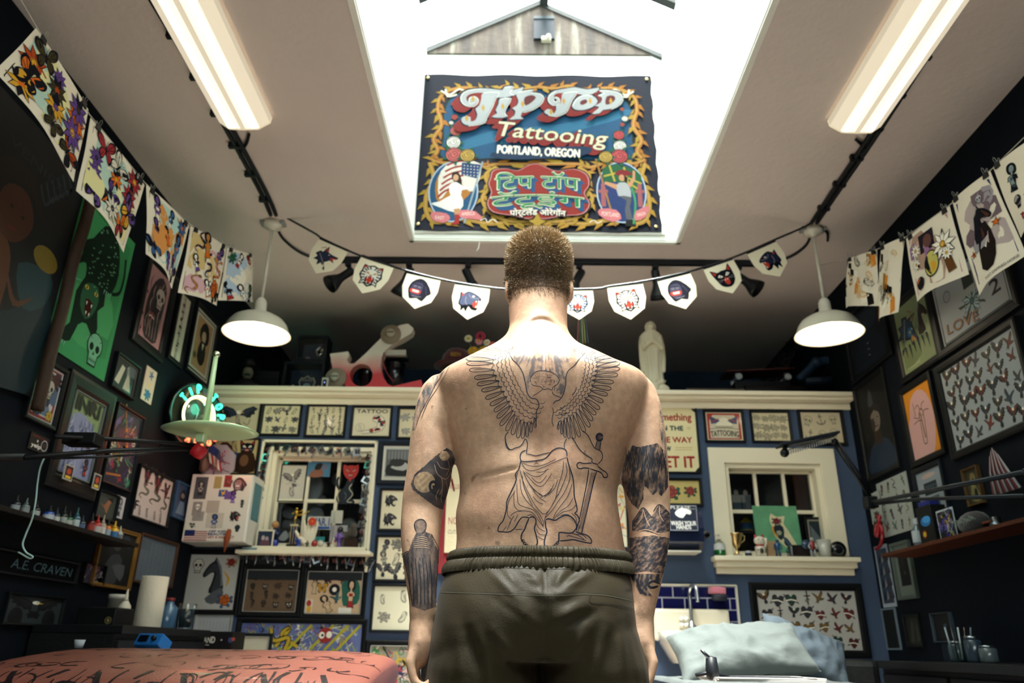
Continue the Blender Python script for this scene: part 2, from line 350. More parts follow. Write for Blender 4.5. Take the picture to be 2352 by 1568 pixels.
for s_,rows in ARM.items():
 L_=[]
 for(py,cx,hw_,ry,y)in rows:
  p,q=PM(cx-hw_,py,y),PM(cx+hw_,py,y);L_.append(((p.x+q.x)/2,y,(p.z+q.z)/2,(q.x-p.x)/2,ry))
 body.tube(L_,24)
 # hand: palm towards the thigh, fingers curled, thumb in front
 wx,wy,wz=L_[-1][:3];i_=-s_
 body.ball((wx,wy+.003,wz-.02),.027,.032,.05);body.ball((wx,wy+.005,wz-.05),.027,.040,.052)
 for k in range(4):
  fy=wy-.030+.0235*k;ln=(.9,1.03,1.08,1.0)[k]
  kx,kz=wx-i_*.016,wz-.088
  body.caps([(wx-i_*.008,fy*.6+wy*.4,wz-.05),(kx,fy,kz),(kx+i_*.010,fy,kz-.038*ln),(kx+i_*.032,fy,kz-.052*ln),(kx+i_*.044,fy,kz-.036*ln)],[.011,.0112,.0098,.0092,.0082])
 body.caps([(wx+i_*.006,wy+.035,wz-.03),(wx+i_*.016,wy+.062,wz-.060),(wx+i_*.028,wy+.060,wz-.090),(wx+i_*.034,wy+.05,wz-.108)],[.016,.0125,.0108,.0092])
hipx=(torso[0][1]+torso[0][2])/2;hipz=torso[0][0]
for s_ in(-1,1):
 x=hipx+s_*.115
 body.tube([(x-s_*.005,1.735,hipz+.06,.11,.12),(x,1.735,hipz-.08,.108,.115),(x,1.73,.62,.09,.095),(x+s_*.01,1.72,.50,.062,.066),(x+s_*.01,1.72,.46,.06,.064),(x+s_*.012,1.71,.34,.06,.068),(x+s_*.012,1.715,.2,.042,.046),(x+s_*.012,1.72,.1,.035,.042),(x+s_*.012,1.73,.05,.036,.05)])
bme=body.remesh('body',.0045,16)
n=len(bme.vertices);co=np.empty(n*3);bme.vertices.foreach_get('co',co);co=co.reshape(-1,3)
nr=np.empty(n*3);bme.vertices.foreach_get('normal',nr);nr=nr.reshape(-1,3)
X=co[:,0]-(HX+.004);Z=co[:,2];back=np.clip(-nr[:,1],0,1)**.7;back[np.abs(X)>.27]=0
def G(a,b,sx,sz):return np.exp(-((X-a)/sx)**2-((Z-b)/sz)**2)
def sm(a,b,x):t=np.clip((x-a)/(b-a),0,1);return t*t*(3-2*t)
zw=PM(1240,1262).z;zs=PM(1240,850).z
D=-.0085*np.exp(-(X/.016)**2)*sm(zw-.05,zw+.05,Z)*(1-sm(zs-.02,zs+.06,Z))
D+=.0055*(np.exp(-((X-.045)/.026)**2)+np.exp(-((X+.045)/.026)**2))*sm(zw-.05,zw+.06,Z)*(1-sm(zw+.18,zw+.3,Z))
for s_ in(-1,1):
 D+=.010*G(s_*.125,zs-.045,.05,.055)+.006*G(s_*.19,zs-.12,.05,.07)-.006*G(s_*.075,zs-.06,.012,.07)+.006*G(s_*.05,zs+.02,.03,.06)
 D+=.006*G(s_*.15,zw+.055,.06,.04)-.004*G(s_*.15,zw+.13,.08,.02)
t_=(X+.10)*.30
cr_=PM(1100,1108).z
D+=-.0045*np.exp(-((Z-(cr_+t_*.6))/.0035)**2)*sm(-.145,-.11,X)*(1-sm(-.075,-.045,X))
D+=.002*np.sin(X*38+3)*np.sin(Z*29)*sm(zw,zw+.1,Z)*.6
zn=PM(1240,737,1.69).z
cr2=zn-.9*(X**2)/.07
Dn=-.0022*np.exp(-((Z-cr2)/.006)**2)*(np.abs(X)<.068)+.004*np.exp(-((Z-cr2-.012)/.009)**2)*(np.abs(X)<.075)
co+=(np.stack([nr[:,0]*0,-np.ones(n),np.zeros(n)],1))*((D+Dn)*back)[:,None]
bme.vertices.foreach_set('co',co.reshape(-1));bme.update()
def skinmat():
 m=mat('skin',.42,sss=.12,spec=.4);n=m.node_tree;N=n.nodes;L=n.links;b=N['Principled BSDF']
 tc=N.new('ShaderNodeTexCoord')
 def noise(s,d):x=N.new('ShaderNodeTexNoise');x.inputs['Scale'].default_value=s;x.inputs['Detail'].default_value=d;L.new(tc.outputs['Object'],x.inputs['Vector']);return x
 a,f_,v=noise(7,4),noise(70,6),noise(38,2)
 cr=N.new('ShaderNodeValToRGB');e=cr.color_ramp.elements
 e[0].position=.36;e[0].color=(*lin('bb937b'),1);e[1].position=.64;e[1].color=(*lin('d5af93'),1);L.new(a.outputs['Fac'],cr.inputs[0])
 mt=N.new('ShaderNodeMapRange');mt.inputs[1].default_value=.42;mt.inputs[2].default_value=.62;mt.inputs[3].default_value=.90;mt.inputs[4].default_value=1.05;L.new(f_.outputs['Fac'],mt.inputs[0])
 sp=N.new('ShaderNodeMapRange');sp.inputs[1].default_value=.70;sp.inputs[2].default_value=.76;sp.inputs[3].default_value=1;sp.inputs[4].default_value=.55;L.new(v.outputs['Fac'],sp.inputs[0])
 mu=N.new('ShaderNodeMath');mu.operation='MULTIPLY';L.new(mt.outputs[0],mu.inputs[0]);L.new(sp.outputs[0],mu.inputs[1])
 sc=N.new('ShaderNodeVectorMath');sc.operation='SCALE';L.new(cr.outputs[0],sc.inputs[0]);L.new(mu.outputs[0],sc.inputs['Scale'])
 L.new(sc.outputs[0],b.inputs['Base Color'])
 bp=N.new('ShaderNodeBump');bp.inputs['Strength'].default_value=.25;bp.inputs['Distance'].default_value=.002
 n3=noise(260,4);L.new(n3.outputs['Fac'],bp.inputs['Height']);L.new(bp.outputs[0],b.inputs['Normal'])
 return m
skinmat()
for p in bme.polygons:p.use_smooth=True
bme.materials.clear();bme.materials.append(MATS['skin'])
man=bpy.data.objects.new('person',bme);C.objects.link(man)
tag(man,'shirtless heavily tattooed man seen from behind, arms hanging, in olive shorts','person')
BV=BVHTree.FromPolygons([v.co[:]for v in bme.vertices],[p.vertices[:]for p in bme.polygons])
# ---------------------------------------------------------------- lines and shades laid on a surface
from mathutils import noise as MN
def surf(bv,px,py):
 h=bv.ray_cast(CAM,ray(px,py).normalized());return(h[0],h[1])if h[0]is not None else None
def inkline(mb,bv,pts,w,col,off=.0006,sp=True,step=2.2,taper=True):
 """ribbon that follows the surface; w in metres"""
 P=spline([(x,y,0)for x,y in pts],8)if sp and len(pts)>2 else[Vector((x,y,0))for x,y in pts]
 Q=[P[0]]
 for p in P[1:]:
  d=(p-Q[-1]).length
  while d>step:Q.append(Q[-1]+(p-Q[-1])*(step/d));d=(p-Q[-1]).length
 Q.append(P[-1]);H=[surf(bv,q.x,q.y)for q in Q];run=[]
 def flush():
  if len(run)>1:
   vs=[];k=len(run)
   for i,(l,n_)in enumerate(run):
    t=run[min(i+1,k-1)][0]-run[max(i-1,0)][0];s_=n_.cross(t)
    s_=s_.normalized()if s_.length>1e-9 else Vector((1,0,0))
    ww=w/2*(min(1,.35+min(i,k-1-i)/3)if taper else 1)
    vs+=[l+n_*off+s_*ww,l+n_*off-s_*ww]
   mb.add(vs,[(2*i,2*i+1,2*i+3,2*i+2)for i in range(k-1)],col,True)
  run.clear()
 for h in H:
  if h is None or(run and(h[0]-run[-1][0]).length>.02):flush()
  if h is not None:run.append(h)
 flush()
def inpoly(x,y,P):
 c=False;n=len(P);j=n-1
 for i in range(n):
  if(P[i][1]>y)!=(P[j][1]>y)and x<(P[j][0]-P[i][0])*(y-P[i][1])/(P[j][1]-P[i][1])+P[i][0]:c=not c
  j=i
 return c
def inkpatch(mb,bv,poly,fn,step=1.7,off=.0004):
 x0=min(p[0]for p in poly);x1=max(p[0]for p in poly);y0=min(p[1]for p in poly);y1=max(p[1]for p in poly)
 nx=int((x1-x0)/step)+2;ny=int((y1-y0)/step)+2;cache={}
 def g(i,j):
  if(i,j)not in cache:
   h=surf(bv,x0+i*step,y0+j*step);cache[(i,j)]=None if h is None else h[0]+h[1]*off
  return cache[(i,j)]
 for i in range(nx):
  for j in range(ny):
   cx,cy=x0+(i+.5)*step,y0+(j+.5)*step
   if not inpoly(cx,cy,poly):continue
   c=fn(cx,cy)
   if c is None:continue
   q=[g(i,j),g(i+1,j),g(i+1,j+1),g(i,j+1)]
   if any(a is None for a in q)or(q[0]-q[2]).length>.02:continue
   mb.add(q,[(0,1,2,3)],c,True)
def nz(x,y,s,o=0):return MN.noise(Vector((x*s,y*s,o)))
def mixc(a,b,t):a,b=lin(a)if isinstance(a,str)else a,lin(b)if isinstance(b,str)else b;t=max(0,min(1,t));return tuple(a[i]*(1-t)+b[i]*t for i in range(3))
INK='1b1f33';SK='c8a187'
tb=MB('ink')
def c1(P):return[(1040+x/5.8075,760+y/5.8075)for x,y in P]
def c2(P):return[(1120+x/5.407,980+y/5.407)for x,y in P]
def L1(P,w=.0016,**k):inkline(tb,BV,c1(P),w,INK,**k)
def L2(P,w=.0016,**k):inkline(tb,BV,c2(P),w,INK,**k)
def feather(root,tip,wid,w=.0016,f=L1,mid=True):
 r,t=Vector(root),Vector(tip);d=t-r;n_=Vector((-d.y,d.x)).normalized()*wid
 f([tuple(r),tuple(r+d*.35+n_*.75),tuple(r+d*.8+n_),tuple(r+d*.95+n_*.6),tuple(t),tuple(r+d*.95-n_*.6),tuple(r+d*.8-n_),tuple(r+d*.35-n_*.75),tuple(r)],w)
 if mid:f([tuple(r+d*.1),tuple(r+d*.6+n_*.15),tuple(r+d*.86)],.0008)
LW=[((560,380),(175,370)),((545,430),(182,430)),((560,520),(220,520)),((590,590),(288,625)),((620,660),(325,712)),((650,740),(384,795)),((690,800),(437,900)),((730,870),(497,988)),((760,930),(550,1072)),((780,990),(592,1158)),((810,1050),(632,1262)),((830,1100),(716,1332)),((860,1150),(795,1385)),((905,1180),(868,1428)),((950,1200),(932,1434)),((995,1215),(990,1412)),((1045,1200),(1040,1350)),((1090,1150),(1098,1290))]
for i,(a,b)in enumerate(LW):feather(a,b,27-max(0,i-12)*2)
for a,b in(((600,330),(170,318)),((620,300),(220,262)),((640,280),(320,235)),((660,280),(420,220)),((690,290),(520,215)),((740,300),(680,235))):L1([a,((a[0]+b[0])/2,(a[1]+b[1])/2-12),b],.0008)
RW=[((1880,370),(2200,330)),((1900,420),(2205,372)),((1900,480),(2228,430)),((1880,540),(2228,500)),((1860,600),(2202,582)),((1850,660),(2146,682)),((1840,730),(2112,770)),((1830,790),(2064,850)),((1800,850),(2006,945)),((1770,900),(1958,1040)),((1740,950),(1905,1115)),((1710,990),(1862,1195)),((1680,1040),(1825,1280)),((1640,1080),(1760,1350)),((1600,1110),(1690,1415)),((1560,1130),(1620,1440)),((1520,1150),(1550,1440)),((1480,1170),(1500,1425)),((1445,1200),(1455,1380)),((1410,1220),(1405,1315))]
for i,(a,b)in enumerate(RW):feather(a,b,27-max(0,i-13)*2.5)
for a,b in(((1870,350),(2150,290)),((1850,330),(2080,270)),((1830,330),(1990,250)),((1800,330),(1900,255)),((1900,400),(2190,350))):L1([a,((a[0]+b[0])/2,(a[1]+b[1])/2-12),b],.0008)
def scallop(curve,n_,depth,side,w=.0013):
 S=spline([(x,y,0)for x,y in curve],24);tot=[0]
 for a,b in zip(S,S[1:]):tot.append(tot[-1]+(b-a).length)
 def at(d):
  d=max(0,min(tot[-1],d));i=int(np.searchsorted(tot,d));i=min(max(i,1),len(S)-1);t=(d-tot[i-1])/max(1e-6,tot[i]-tot[i-1]);return S[i-1].lerp(S[i],t)
 for k in range(n_):
  a,b=at(tot[-1]*k/n_),at(tot[-1]*(k+1)/n_);d=b-a;nn=Vector((-d.y,d.x,0)).normalized()*side*depth;m_=(a+b)/2
  L1([tuple(a.xy),tuple((a+nn*.6+d*.1).xy),tuple((m_+nn).xy),tuple((b+nn*.6-d*.1).xy),tuple(b.xy)],w)
CL=[(620,320),(560,440),(575,560),(630,680),(690,790),(750,900),(800,990),(870,1110),(980,1190),(1095,1190)]
for dx,dy,n_,dp in((0,0,15,42),(62,-25,16,36),(118,-52,17,32),(168,-85,16,26),(215,-120,14,20)):
 scallop([(x+dx*(1-.35*i/9),y+dy+(0 if i<6 else-(i-5)*dx*.16))for i,(x,y)in enumerate(CL)],n_,dp,1)
CRt=[(1850,340),(1900,450),(1880,580),(1850,690),(1810,790),(1750,880),(1690,960),(1620,1050),(1530,1110),(1430,1190)]
for dx,dy,n_,dp in((0,0,16,42),(-55,-12,16,36),(-105,-25,17,30),(-150,-40,17,24)):
 scallop([(x+dx*(1-.4*i/9),y+dy+(0 if i<6 else(i-5)*dx*.12))for i,(x,y)in enumerate(CRt)],n_,dp,-1)
L1([(740,280),(800,380),(870,450),(935,560),(965,680),(985,790),(1010,860),(1060,900),(1110,905),(1140,950),(1145,1010),(1115,1070),(1112,1180),(1105,1270)],.002)
L1([(1770,285),(1690,370),(1620,460),(1540,530),(1510,610),(1505,720),(1475,840),(1420,920),(1370,935),(1338,975)],.002)
L1([(1330,1020),(1342,1080),(1328,1160),(1325,1210),(1345,1270)],.0014)
for P in([(1645,745),(1640,790),(1590,860)],[(1505,995),(1460,1030),(1428,1060)],[(1560,1090),(1500,1100),(1420,1118)],[(1450,1185),(1400,1225)],[(1570,900),(1550,908)]):L1(P,.0018)
# curled head of the angel
L1([(1050,690),(1030,640),(1060,590),(1110,545),(1180,528),(1260,535),(1340,560),(1400,610),(1420,660),(1395,710),(1340,745),(1320,790),(1280,770),(1215,780),(1170,745),(1120,735),(1060,720),(1050,690)],.0016)
rnd=random.Random(4)
for k in range(95):
 a=rnd.uniform(0,2*PI);r=math.sqrt(rnd.random())*.86;x=1225+185*r*math.cos(a);y=650+105*r*math.sin(a);q=rnd.uniform(0,2*PI);R_=rnd.uniform(14,26);s_=rnd.choice((-1,1))
 L1([(x+R_*math.cos(q+s_*j*.55)*(1-j*.09),y+R_*.8*math.sin(q+s_*j*.55)*(1-j*.09))for j in range(5)],.0009)
L1([(1060,870),(1130,830),(1200,775)],.0014);L1([(1325,800),(1350,850),(1440,885)],.0016);L1([(1370,710),(1350,800)],.0012);L1([(1370,815),(1460,830)],.0008)
# arms, robe, feet and sword
L1([(750,1340),(705,1390),(700,1450),(715,1540),(760,1590)],.0018)
L2([(262,60),(222,110),(228,190),(262,268),(300,282),(345,262),(400,245),(440,200),(468,148),(495,210),(486,290),(482,340)],.002)
L2([(985,140),(952,210),(955,270)],.0018);L2([(1030,120),(1080,180),(1120,250),(1180,320),(1300,400)],.002)
L2([(1165,40),(1240,100),(1290,200),(1330,265),(1400,300),(1425,350),(1415,410),(1370,460)],.002)
L2([(1300,400),(1295,445),(1360,465),(1365,485)],.0022)
L2([(480,290),(430,310),(405,355),(412,415),(450,432),(560,425),(700,400),(760,350),(800,300),(850,270),(900,262),(955,275),(980,310),(985,370)],.0024)
L2([(482,335),(540,345),(600,360),(680,340),(780,318)],.0018)
L2([(412,415),(390,520),(345,590),(355,660),(300,790),(240,920),(235,1010),(215,1100),(190,1170),(145,1225),(130,1295),(190,1302),(260,1305),(330,1265),(395,1160),(440,1120),(520,1130)],.0024)
L2([(985,375),(1010,480),(1055,620),(1070,740),(1075,860),(1100,960),(1110,1040),(1080,1075),(1115,1100),(1138,1165),(1110,1220)],.0026)
for P in([(412,430),(470,520),(560,545),(700,500),(850,430),(980,380)],[(430,450),(560,490),(700,470),(850,400)],[(400,530),(450,700),(520,850),(600,990),(690,1080),(760,1040),(830,920),(880,830)],[(440,540),(500,680),(600,800),(700,860),(820,780),(870,660)],[(450,560),(520,640),(600,720),(680,735),(760,640),(800,570)],[(470,560),(560,610),(650,610),(740,530)],[(540,620),(600,680),(660,690),(740,600)],[(400,640),(420,800),(470,900),(520,960),(640,1080),(690,1180)],[(365,700),(370,860),(390,960),(480,1000),(580,1040),(640,1130),(690,1235)],[(330,790),(330,960),(380,1035),(480,1045),(560,1070),(620,1150),(700,1250)],[(940,420),(930,560),(870,760),(840,900),(780,1010),(720,1110),(690,1235)],[(970,440),(985,560),(950,680),(900,800)],[(1010,520),(1020,640),(960,800),(880,920),(800,1040),(715,1130)],[(1050,700),(1000,850),(930,950),(850,1060),(810,1150)],[(1060,880),(1000,980),(900,1050),(820,1150)],[(1100,960),(1040,1030),(930,1060),(860,1120)],[(510,700),(580,790),(680,850)],[(560,860),(620,930),(690,960)],[(560,780),(640,880),(730,935)],[(600,560),(680,560),(760,520)],[(430,600),(450,740),(500,860),(560,990)],[(380,560),(345,640)],[(345,800),(260,930),(250,1090),(300,1150)],[(280,1110),(340,1060),(430,1045)],[(300,1150),(240,1290)],[(330,1100),(270,1200)],[(190,1295),(240,1230)],[(380,1090),(330,1180)],[(480,1110),(540,1090),(590,1130)],[(595,1180),(640,1260),(720,1300)],[(600,1260),(640,1330),(720,1345)],[(610,1350),(650,1380),(710,1405)],[(580,440),(620,430)],[(570,470),(610,450),(640,470)],[(900,1100),(1000,1090),(1060,1150)],[(1040,1070),(1090,1120),(1110,1190)],[(700,880),(780,800),(830,700)],[(650,880),(740,830),(800,760)],[(940,700),(880,840),(850,880)]):L2(P,.0013)
L2([(515,1130),(545,1118),(585,1130),(600,1180),(580,1260),(600,1340),(618,1430),(600,1475),(560,1500)],.0028)
L2([(515,1130),(485,1200),(460,1270),(425,1330),(418,1390),(440,1430)],.0028)
for x,y,r in((440,1415,17),(460,1445,17),(485,1470,17),(515,1488,17),(560,1500,26)):L2([(x+r*math.cos(a),y+r*.8*math.sin(a))for a in[j*PI/4 for j in range(9)]],.0022)
L2([(720,1160),(760,1142),(840,1160),(900,1125),(970,1098),(1040,1120),(1090,1180),(1105,1240),(1080,1285),(1030,1320),(900,1310),(885,1330),(885,1400),(870,1440)],.0028)
L2([(720,1160),(722,1240),(738,1300),(715,1370),(703,1440),(712,1490)],.0028)
for x,y,r in((870,1440,18),(848,1465,17),(822,1485,17),(790,1495,16),(740,1497,26)):L2([(x+r*math.cos(a),y+r*.8*math.sin(a))for a in[j*PI/4 for j in range(9)]],.0022)
L2([(890,1415),(980,1410),(1060,1400),(1150,1420),(1240,1440),(1290,1440),(1280,1390),(1230,1345),(1150,1320),(1090,1300)],.0026)
for P in([(980,1370),(1000,1350),(1080,1370),(1230,1415)],[(1040,1320),(1130,1350),(1200,1400)],[(1100,1330),(1180,1340),(1230,1390)],[(1120,1310),(1140,1220)],[(440,1270),(340,1275)]):L2(P,.0016)
L2([(1255,520),(1230,700),(1190,900),(1145,1120),(1100,1290)],.0022);L2([(1355,545),(1310,700),(1260,920),(1210,1130),(1165,1320)],.0024)
for d in(0,14,30,44):L2([(1290+d,560),(1250+d,740),(1200+d,960),(1135+d,1270)],.0011)
L2([(1270,515),(1190,510),(1150,522),(1115,500),(1110,460),(1145,440),(1185,455),(1290,450)],.0024)
L2([(1365,485),(1430,540),(1470,565),(1488,605),(1475,628),(1435,622),(1425,590),(1390,560),(1330,540),(1270,520)],.0024)
for r in(42,32,22,12):L2([(1388+r*math.cos(j*PI/5),128+r*1.15*math.sin(j*PI/5))for j in range(11)],.0016 if r<40 else .0026)
L2([(1358,170),(1350,210),(1335,265)],.0022);L2([(1408,178),(1398,230),(1390,290)],.0022)
for j in range(7):L2([(1357-j*3.4,180+j*15),(1380-j*3,176+j*16),(1406-j*3,190+j*15)],.0012)
# clouds and rays between the wings
def rays(x,y):
 X_,Y_=(x-1040)*5.8075,(y-760)*5.8075;a=math.atan2(X_-1230,Y_+260);s_=MN.noise(Vector((a*26,.3,0)))+.5*MN.noise(Vector((a*60,3,0)))
 g=MN.noise(Vector((X_*.006,Y_*.009,1)))+.5*MN.noise(Vector((X_*.02,Y_*.02,4)))+.25*MN.noise(Vector((X_*.06,Y_*.06,4)))
 v=g*1.1+.12+s_*.9
 if Y_<300:v-=(300-Y_)/400
 if 1100<X_<1370 and Y_<300:v-=.5
 return None if v<.05 else mixc(SK,'4a4650',min(.85,v*1.25))
tp=MB('ink')
inkpatch(tp,BV,c1([(770,290),(850,200),(1080,110),(1130,230),(1260,240),(1380,200),(1440,150),(1560,150),(1740,280),(1660,400),(1540,520),(1515,600),(1500,720),(1470,830),(1430,860),(1380,800),(1420,650),(1350,560),(1200,520),(1090,540),(1030,650),(1060,740),(1120,830),(1040,880),(990,780),(970,660),(940,540),(860,430)]),rays)
tla,tra=MB('ink'),MB('ink')
def c3(P):return[(900+x/2.667,980+y/2.667)for x,y in P]
def dark(base,lo=-.25,amp=1.0,sc=.03,st=(1,1)):
 def fn(x,y):
  X_,Y_=(x-900)*2.667,(y-980)*2.667;v=MN.noise(Vector((X_*sc*st[0],Y_*sc*st[1],2)))+.5*MN.noise(Vector((X_*sc*3*st[0],Y_*sc*3*st[1],7)))
  return None if v<lo-.25 else mixc(base,SK,max(0,v*amp))
 return fn
def moon(x,y):
 X_,Y_=(x-900)*2.667,(y-980)*2.667
 for cx,cy,r in((200,338,64),(322,178,30)):
  d=math.hypot(X_-cx,Y_-cy)
  if d<r:return mixc('d8b48e','8c7564',.35+.6*MN.noise(Vector((X_*.05,Y_*.05,3)))+.25*(d/r)**3)
 return mixc('34323a','6a5a56',.25+.8*MN.noise(Vector((X_*.02,Y_*.02,5))))
inkpatch(tla,BV,c3([(335,130),(372,150),(388,200),(385,300),(355,400),(335,470),(312,508),(270,490),(200,440),(130,385),(118,350),(140,290),(200,240),(265,180)]),moon)
def L3(P,w=.002,col='2a2830',mb=None):inkline(tla if P[0][0]<800 else tra,BV,c3(P),w,col,.0008)
L3([(360,460),(300,430),(240,390),(235,350),(255,335),(272,352),(262,368),(248,362)],.006)
for P in([(260,230),(280,290),(330,320),(360,280)],[(300,300),(310,360),(290,420)],[(330,330),(340,400),(320,460)],[(275,210),(300,250),(350,260)],[(340,200),(350,250),(330,300)],[(290,380),(270,420),(275,450)],[(310,380),(300,440),(305,465)]):L3(P,.0016,'b79c86')
def robe(x,y):
 X_,Y_=(x-900)*2.667,(y-980)*2.667
 if Y_<650:return mixc('8d7464','4b4248',.4+.9*MN.noise(Vector((X_*.04,Y_*.04,3))))
 v=MN.noise(Vector((X_*.045,Y_*.008,2)))+.5*MN.noise(Vector((X_*.12,Y_*.05,7)))
 return mixc('3b3940','8a7366',.35+.8*v)
inkpatch(tla,BV,c3([(138,600),(160,570),(195,568),(212,600),(200,640),(240,655),(262,720),(292,770),(288,900),(284,1000),(276,1100),(200,1125),(130,1100),(110,980),(92,880),(68,790),(105,760),(130,690),(150,650)]),robe)
L3([(150,640),(138,600),(155,572),(190,568),(210,595),(203,635),(180,655)],.002,'1e1c22')
for k in range(6):L3([(150-k*3,680+k*12),(185,672+k*13),(222+k*2,684+k*12)],.0016,'b0937d')
for k in range(7):L3([(100+k*22,800+k%2*30),(110+k*22,940),(112+k*22,1090)],.002,'1f1e26')
L3([(105,760),(68,790),(92,880),(112,990),(128,1100)],.0022,'1e1c22');L3([(240,655),(292,770),(288,900),(280,1100)],.0022,'1e1c22')
def fur(x,y):
 X_,Y_=(x-900)*2.667,(y-980)*2.667;a=.35*X_+Y_
 v=MN.noise(Vector((X_*.05+Y_*.01,Y_*.012,2)))+.6*MN.noise(Vector((X_*.14,Y_*.04,7)))
 return mixc('2a2a34','a5836b',.18+1.0*v)
inkpatch(tra,BV,c3([(1475,112),(1510,125),(1560,115),(1625,100),(1662,140),(1690,280),(1690,370),(1650,425),(1625,395),(1600,420),(1570,380),(1545,360),(1540,440),(1510,505),(1470,470),(1430,400),(1405,320),(1412,250),(1440,170)]),fur)
for k in range(30):x=1430+k*8.5;L3([(x,125+(k*37)%60),(x+4,165+(k*37)%60),(x-4,210+(k*37)%90)],.0016,'1b1b24')
def mount(x,y):
 X_,Y_=(x-900)*2.667,(y-980)*2.667;v=MN.noise(Vector(((X_+Y_)*.05,(X_-Y_)*.02,2)))+.5*MN.noise(Vector((X_*.1,Y_*.1,7)))
 return mixc('2f2d36','9c7c68',.2+1.1*v)
inkpatch(tra,BV,c3([(1472,580),(1540,495),(1590,550),(1640,475),(1702,530),(1702,640),(1640,655),(1560,640),(1472,640)]),mount)
inkpatch(tra,BV,c3([(1455,680),(1600,665),(1706,680),(1700,790),(1680,860),(1660,900),(1560,880),(1460,900),(1452,800)]),mount)
inkpatch(tra,BV,c3([(1455,900),(1660,900),(1640,960),(1580,930),(1560,980),(1590,1035),(1520,1020),(1490,960)]),fur)
L3([(1472,585),(1500,545),(1540,495),(1580,540),(1600,560)],.002);L3([(1600,520),(1640,475),(1700,530)],.002)
for P in([(1540,500),(1530,560),(1500,600)],[(1540,505),(1560,570),(1580,610)],[(1640,480),(1640,540),(1665,580)],[(1480,650),(1560,630),(1640,655),(1700,640)]):L3(P,.0018,'c09a80')
for P in([(1640,960),(1600,945),(1570,965),(1590,985),(1630,975)],[(1500,930),(1520,990),(1560,1030)]):L3(P,.005,'24222c')
def c4(P):return[(920+x/3.136,540+y/3.136)for x,y in P]
def sh(x,y):
 X_,Y_=(x-920)*3.136,(y-540)*3.136;v=MN.noise(Vector((X_*.05,Y_*.012,2)))+.4*MN.noise(Vector((X_*.1,Y_*.1,7)))
 return mixc('4e5358',SK,.45+1.1*v)
inkpatch(tla,BV,c4([(330,915),(300,940),(240,1010),(180,1080),(130,1180),(100,1290),(85,1400),(105,1400),(130,1300),(190,1210),(240,1100),(300,1000),(345,930)]),sh)
inkline(tla,BV,c4([(335,920),(300,1000),(250,1080),(210,1160),(150,1270),(110,1380)]),.0016,'2e3038');inkline(tla,BV,c4([(370,900),(320,1010),(260,1110),(200,1200),(150,1320)]),.0014,'2e3038')
inkpatch(tra,BV,c4([(1870,1240),(1890,1330),(1905,1450),(1915,1600),(1900,1600),(1880,1480),(1860,1360)]),sh)
o=tb.build('tattoo_lines',man);o['label']='dark outline tattoo of a kneeling winged angel with a sword'
o=tp.build('tattoo_shading',man);o['label']='grey shaded clouds and rays on the upper back'
o=tla.build('arm_tattoo',man);o['label']='moon and cloaked skeleton tattoos on the left arm'
o=tra.build('arm_tattoo',man);o['label']='wolf and mountain tattoos on the right arm'
# ---------------------------------------------------------------- hair
rs=np.random.RandomState(3);N_=42000;hv=[];hf=[];hcol=[]
hcen=Vector((HX,1.795,HZ+.005));k=0
HV=[]
for i in range(N_):
 d=Vector(rs.normal(size=3));d.normalize()
 if d.z<-.85:continue
 h=BV.ray_cast(hcen+d*.03,d)
 if h[0]is None:continue
 p,nn=h[0],h[1]
 zz=(p.z-HZ);lim=-.075+.012*math.sin(p.x*60)*.3
 lim_front=.05 if p.y>1.85 else(-.035 if p.y>1.80 else lim)
 if abs(p.x-HX)>.066 and zz<-.02 and 1.755<p.y:continue
 if zz<lim_front-(rs.rand()**2)*.02:continue
 t=min(1,max(0,(zz+.075)/.19));L_=.005+.017*t**1.3;L_*=rs.uniform(.7,1.15)
 comb=Vector((0,.25,.55*t-.75*(1-t)));comb+=Vector(rs.normal(size=3))*.22
 if t>.75:comb+=Vector((p.x-HX,-.02,0))*3
 dr=(nn*.75+comb*.8).normalized();sd=dr.cross(Vector(rs.normal(size=3))).normalized()*(.00050+.0002*rs.rand())
 b=len(hv);mid=p+dr*L_*.55+nn*.001;hv+=[p-nn*.001-sd,p-nn*.001+sd,mid+sd*.8,mid-sd*.8,p+(dr+comb*.35).normalized()*L_+nn*.0005]
 hf+=[(b,b+1,b+2,b+3),(b+3,b+2,b+4)];g=rs.uniform(.75,1.25);c=mixc('3a2c20','a88c66',.12+.88*t);hcol+=[tuple(x*g for x in c)]*2
hb=MB('hairmat' if 'hairmat' in MATS else 'satin');hb.v=hv;hb.f=hf;hb.c=hcol;hb.mi=[0]*len(hf);hb.sm=[False]*len(hf)
hair=hb.build('hair',man);hair['label']='short clipped light brown hair'
# stubble dark cap under the strands
cv=MB('satin');vmap={}
for p in bme.polygons:
 c=p.center
 if c.z>HZ-.07 and c.z>HZ+(.045 if c.y>1.85 else(-.03 if c.y>1.79 else-.07))and abs(p.normal.z)>-2 and c.z<HZ+.2 and not(abs(c.x-HX)>.068 and c.z<HZ-.0 and c.y>1.75):
  vs=[bme.vertices[i].co+bme.vertices[i].normal*.0006 for i in p.vertices];t=min(1,max(0,(c.z-HZ+.075)/.19));cv.add(vs,[tuple(range(len(vs)))],mixc('6a4e3c','6b5640',t),True)
cv.build('scalp',man)
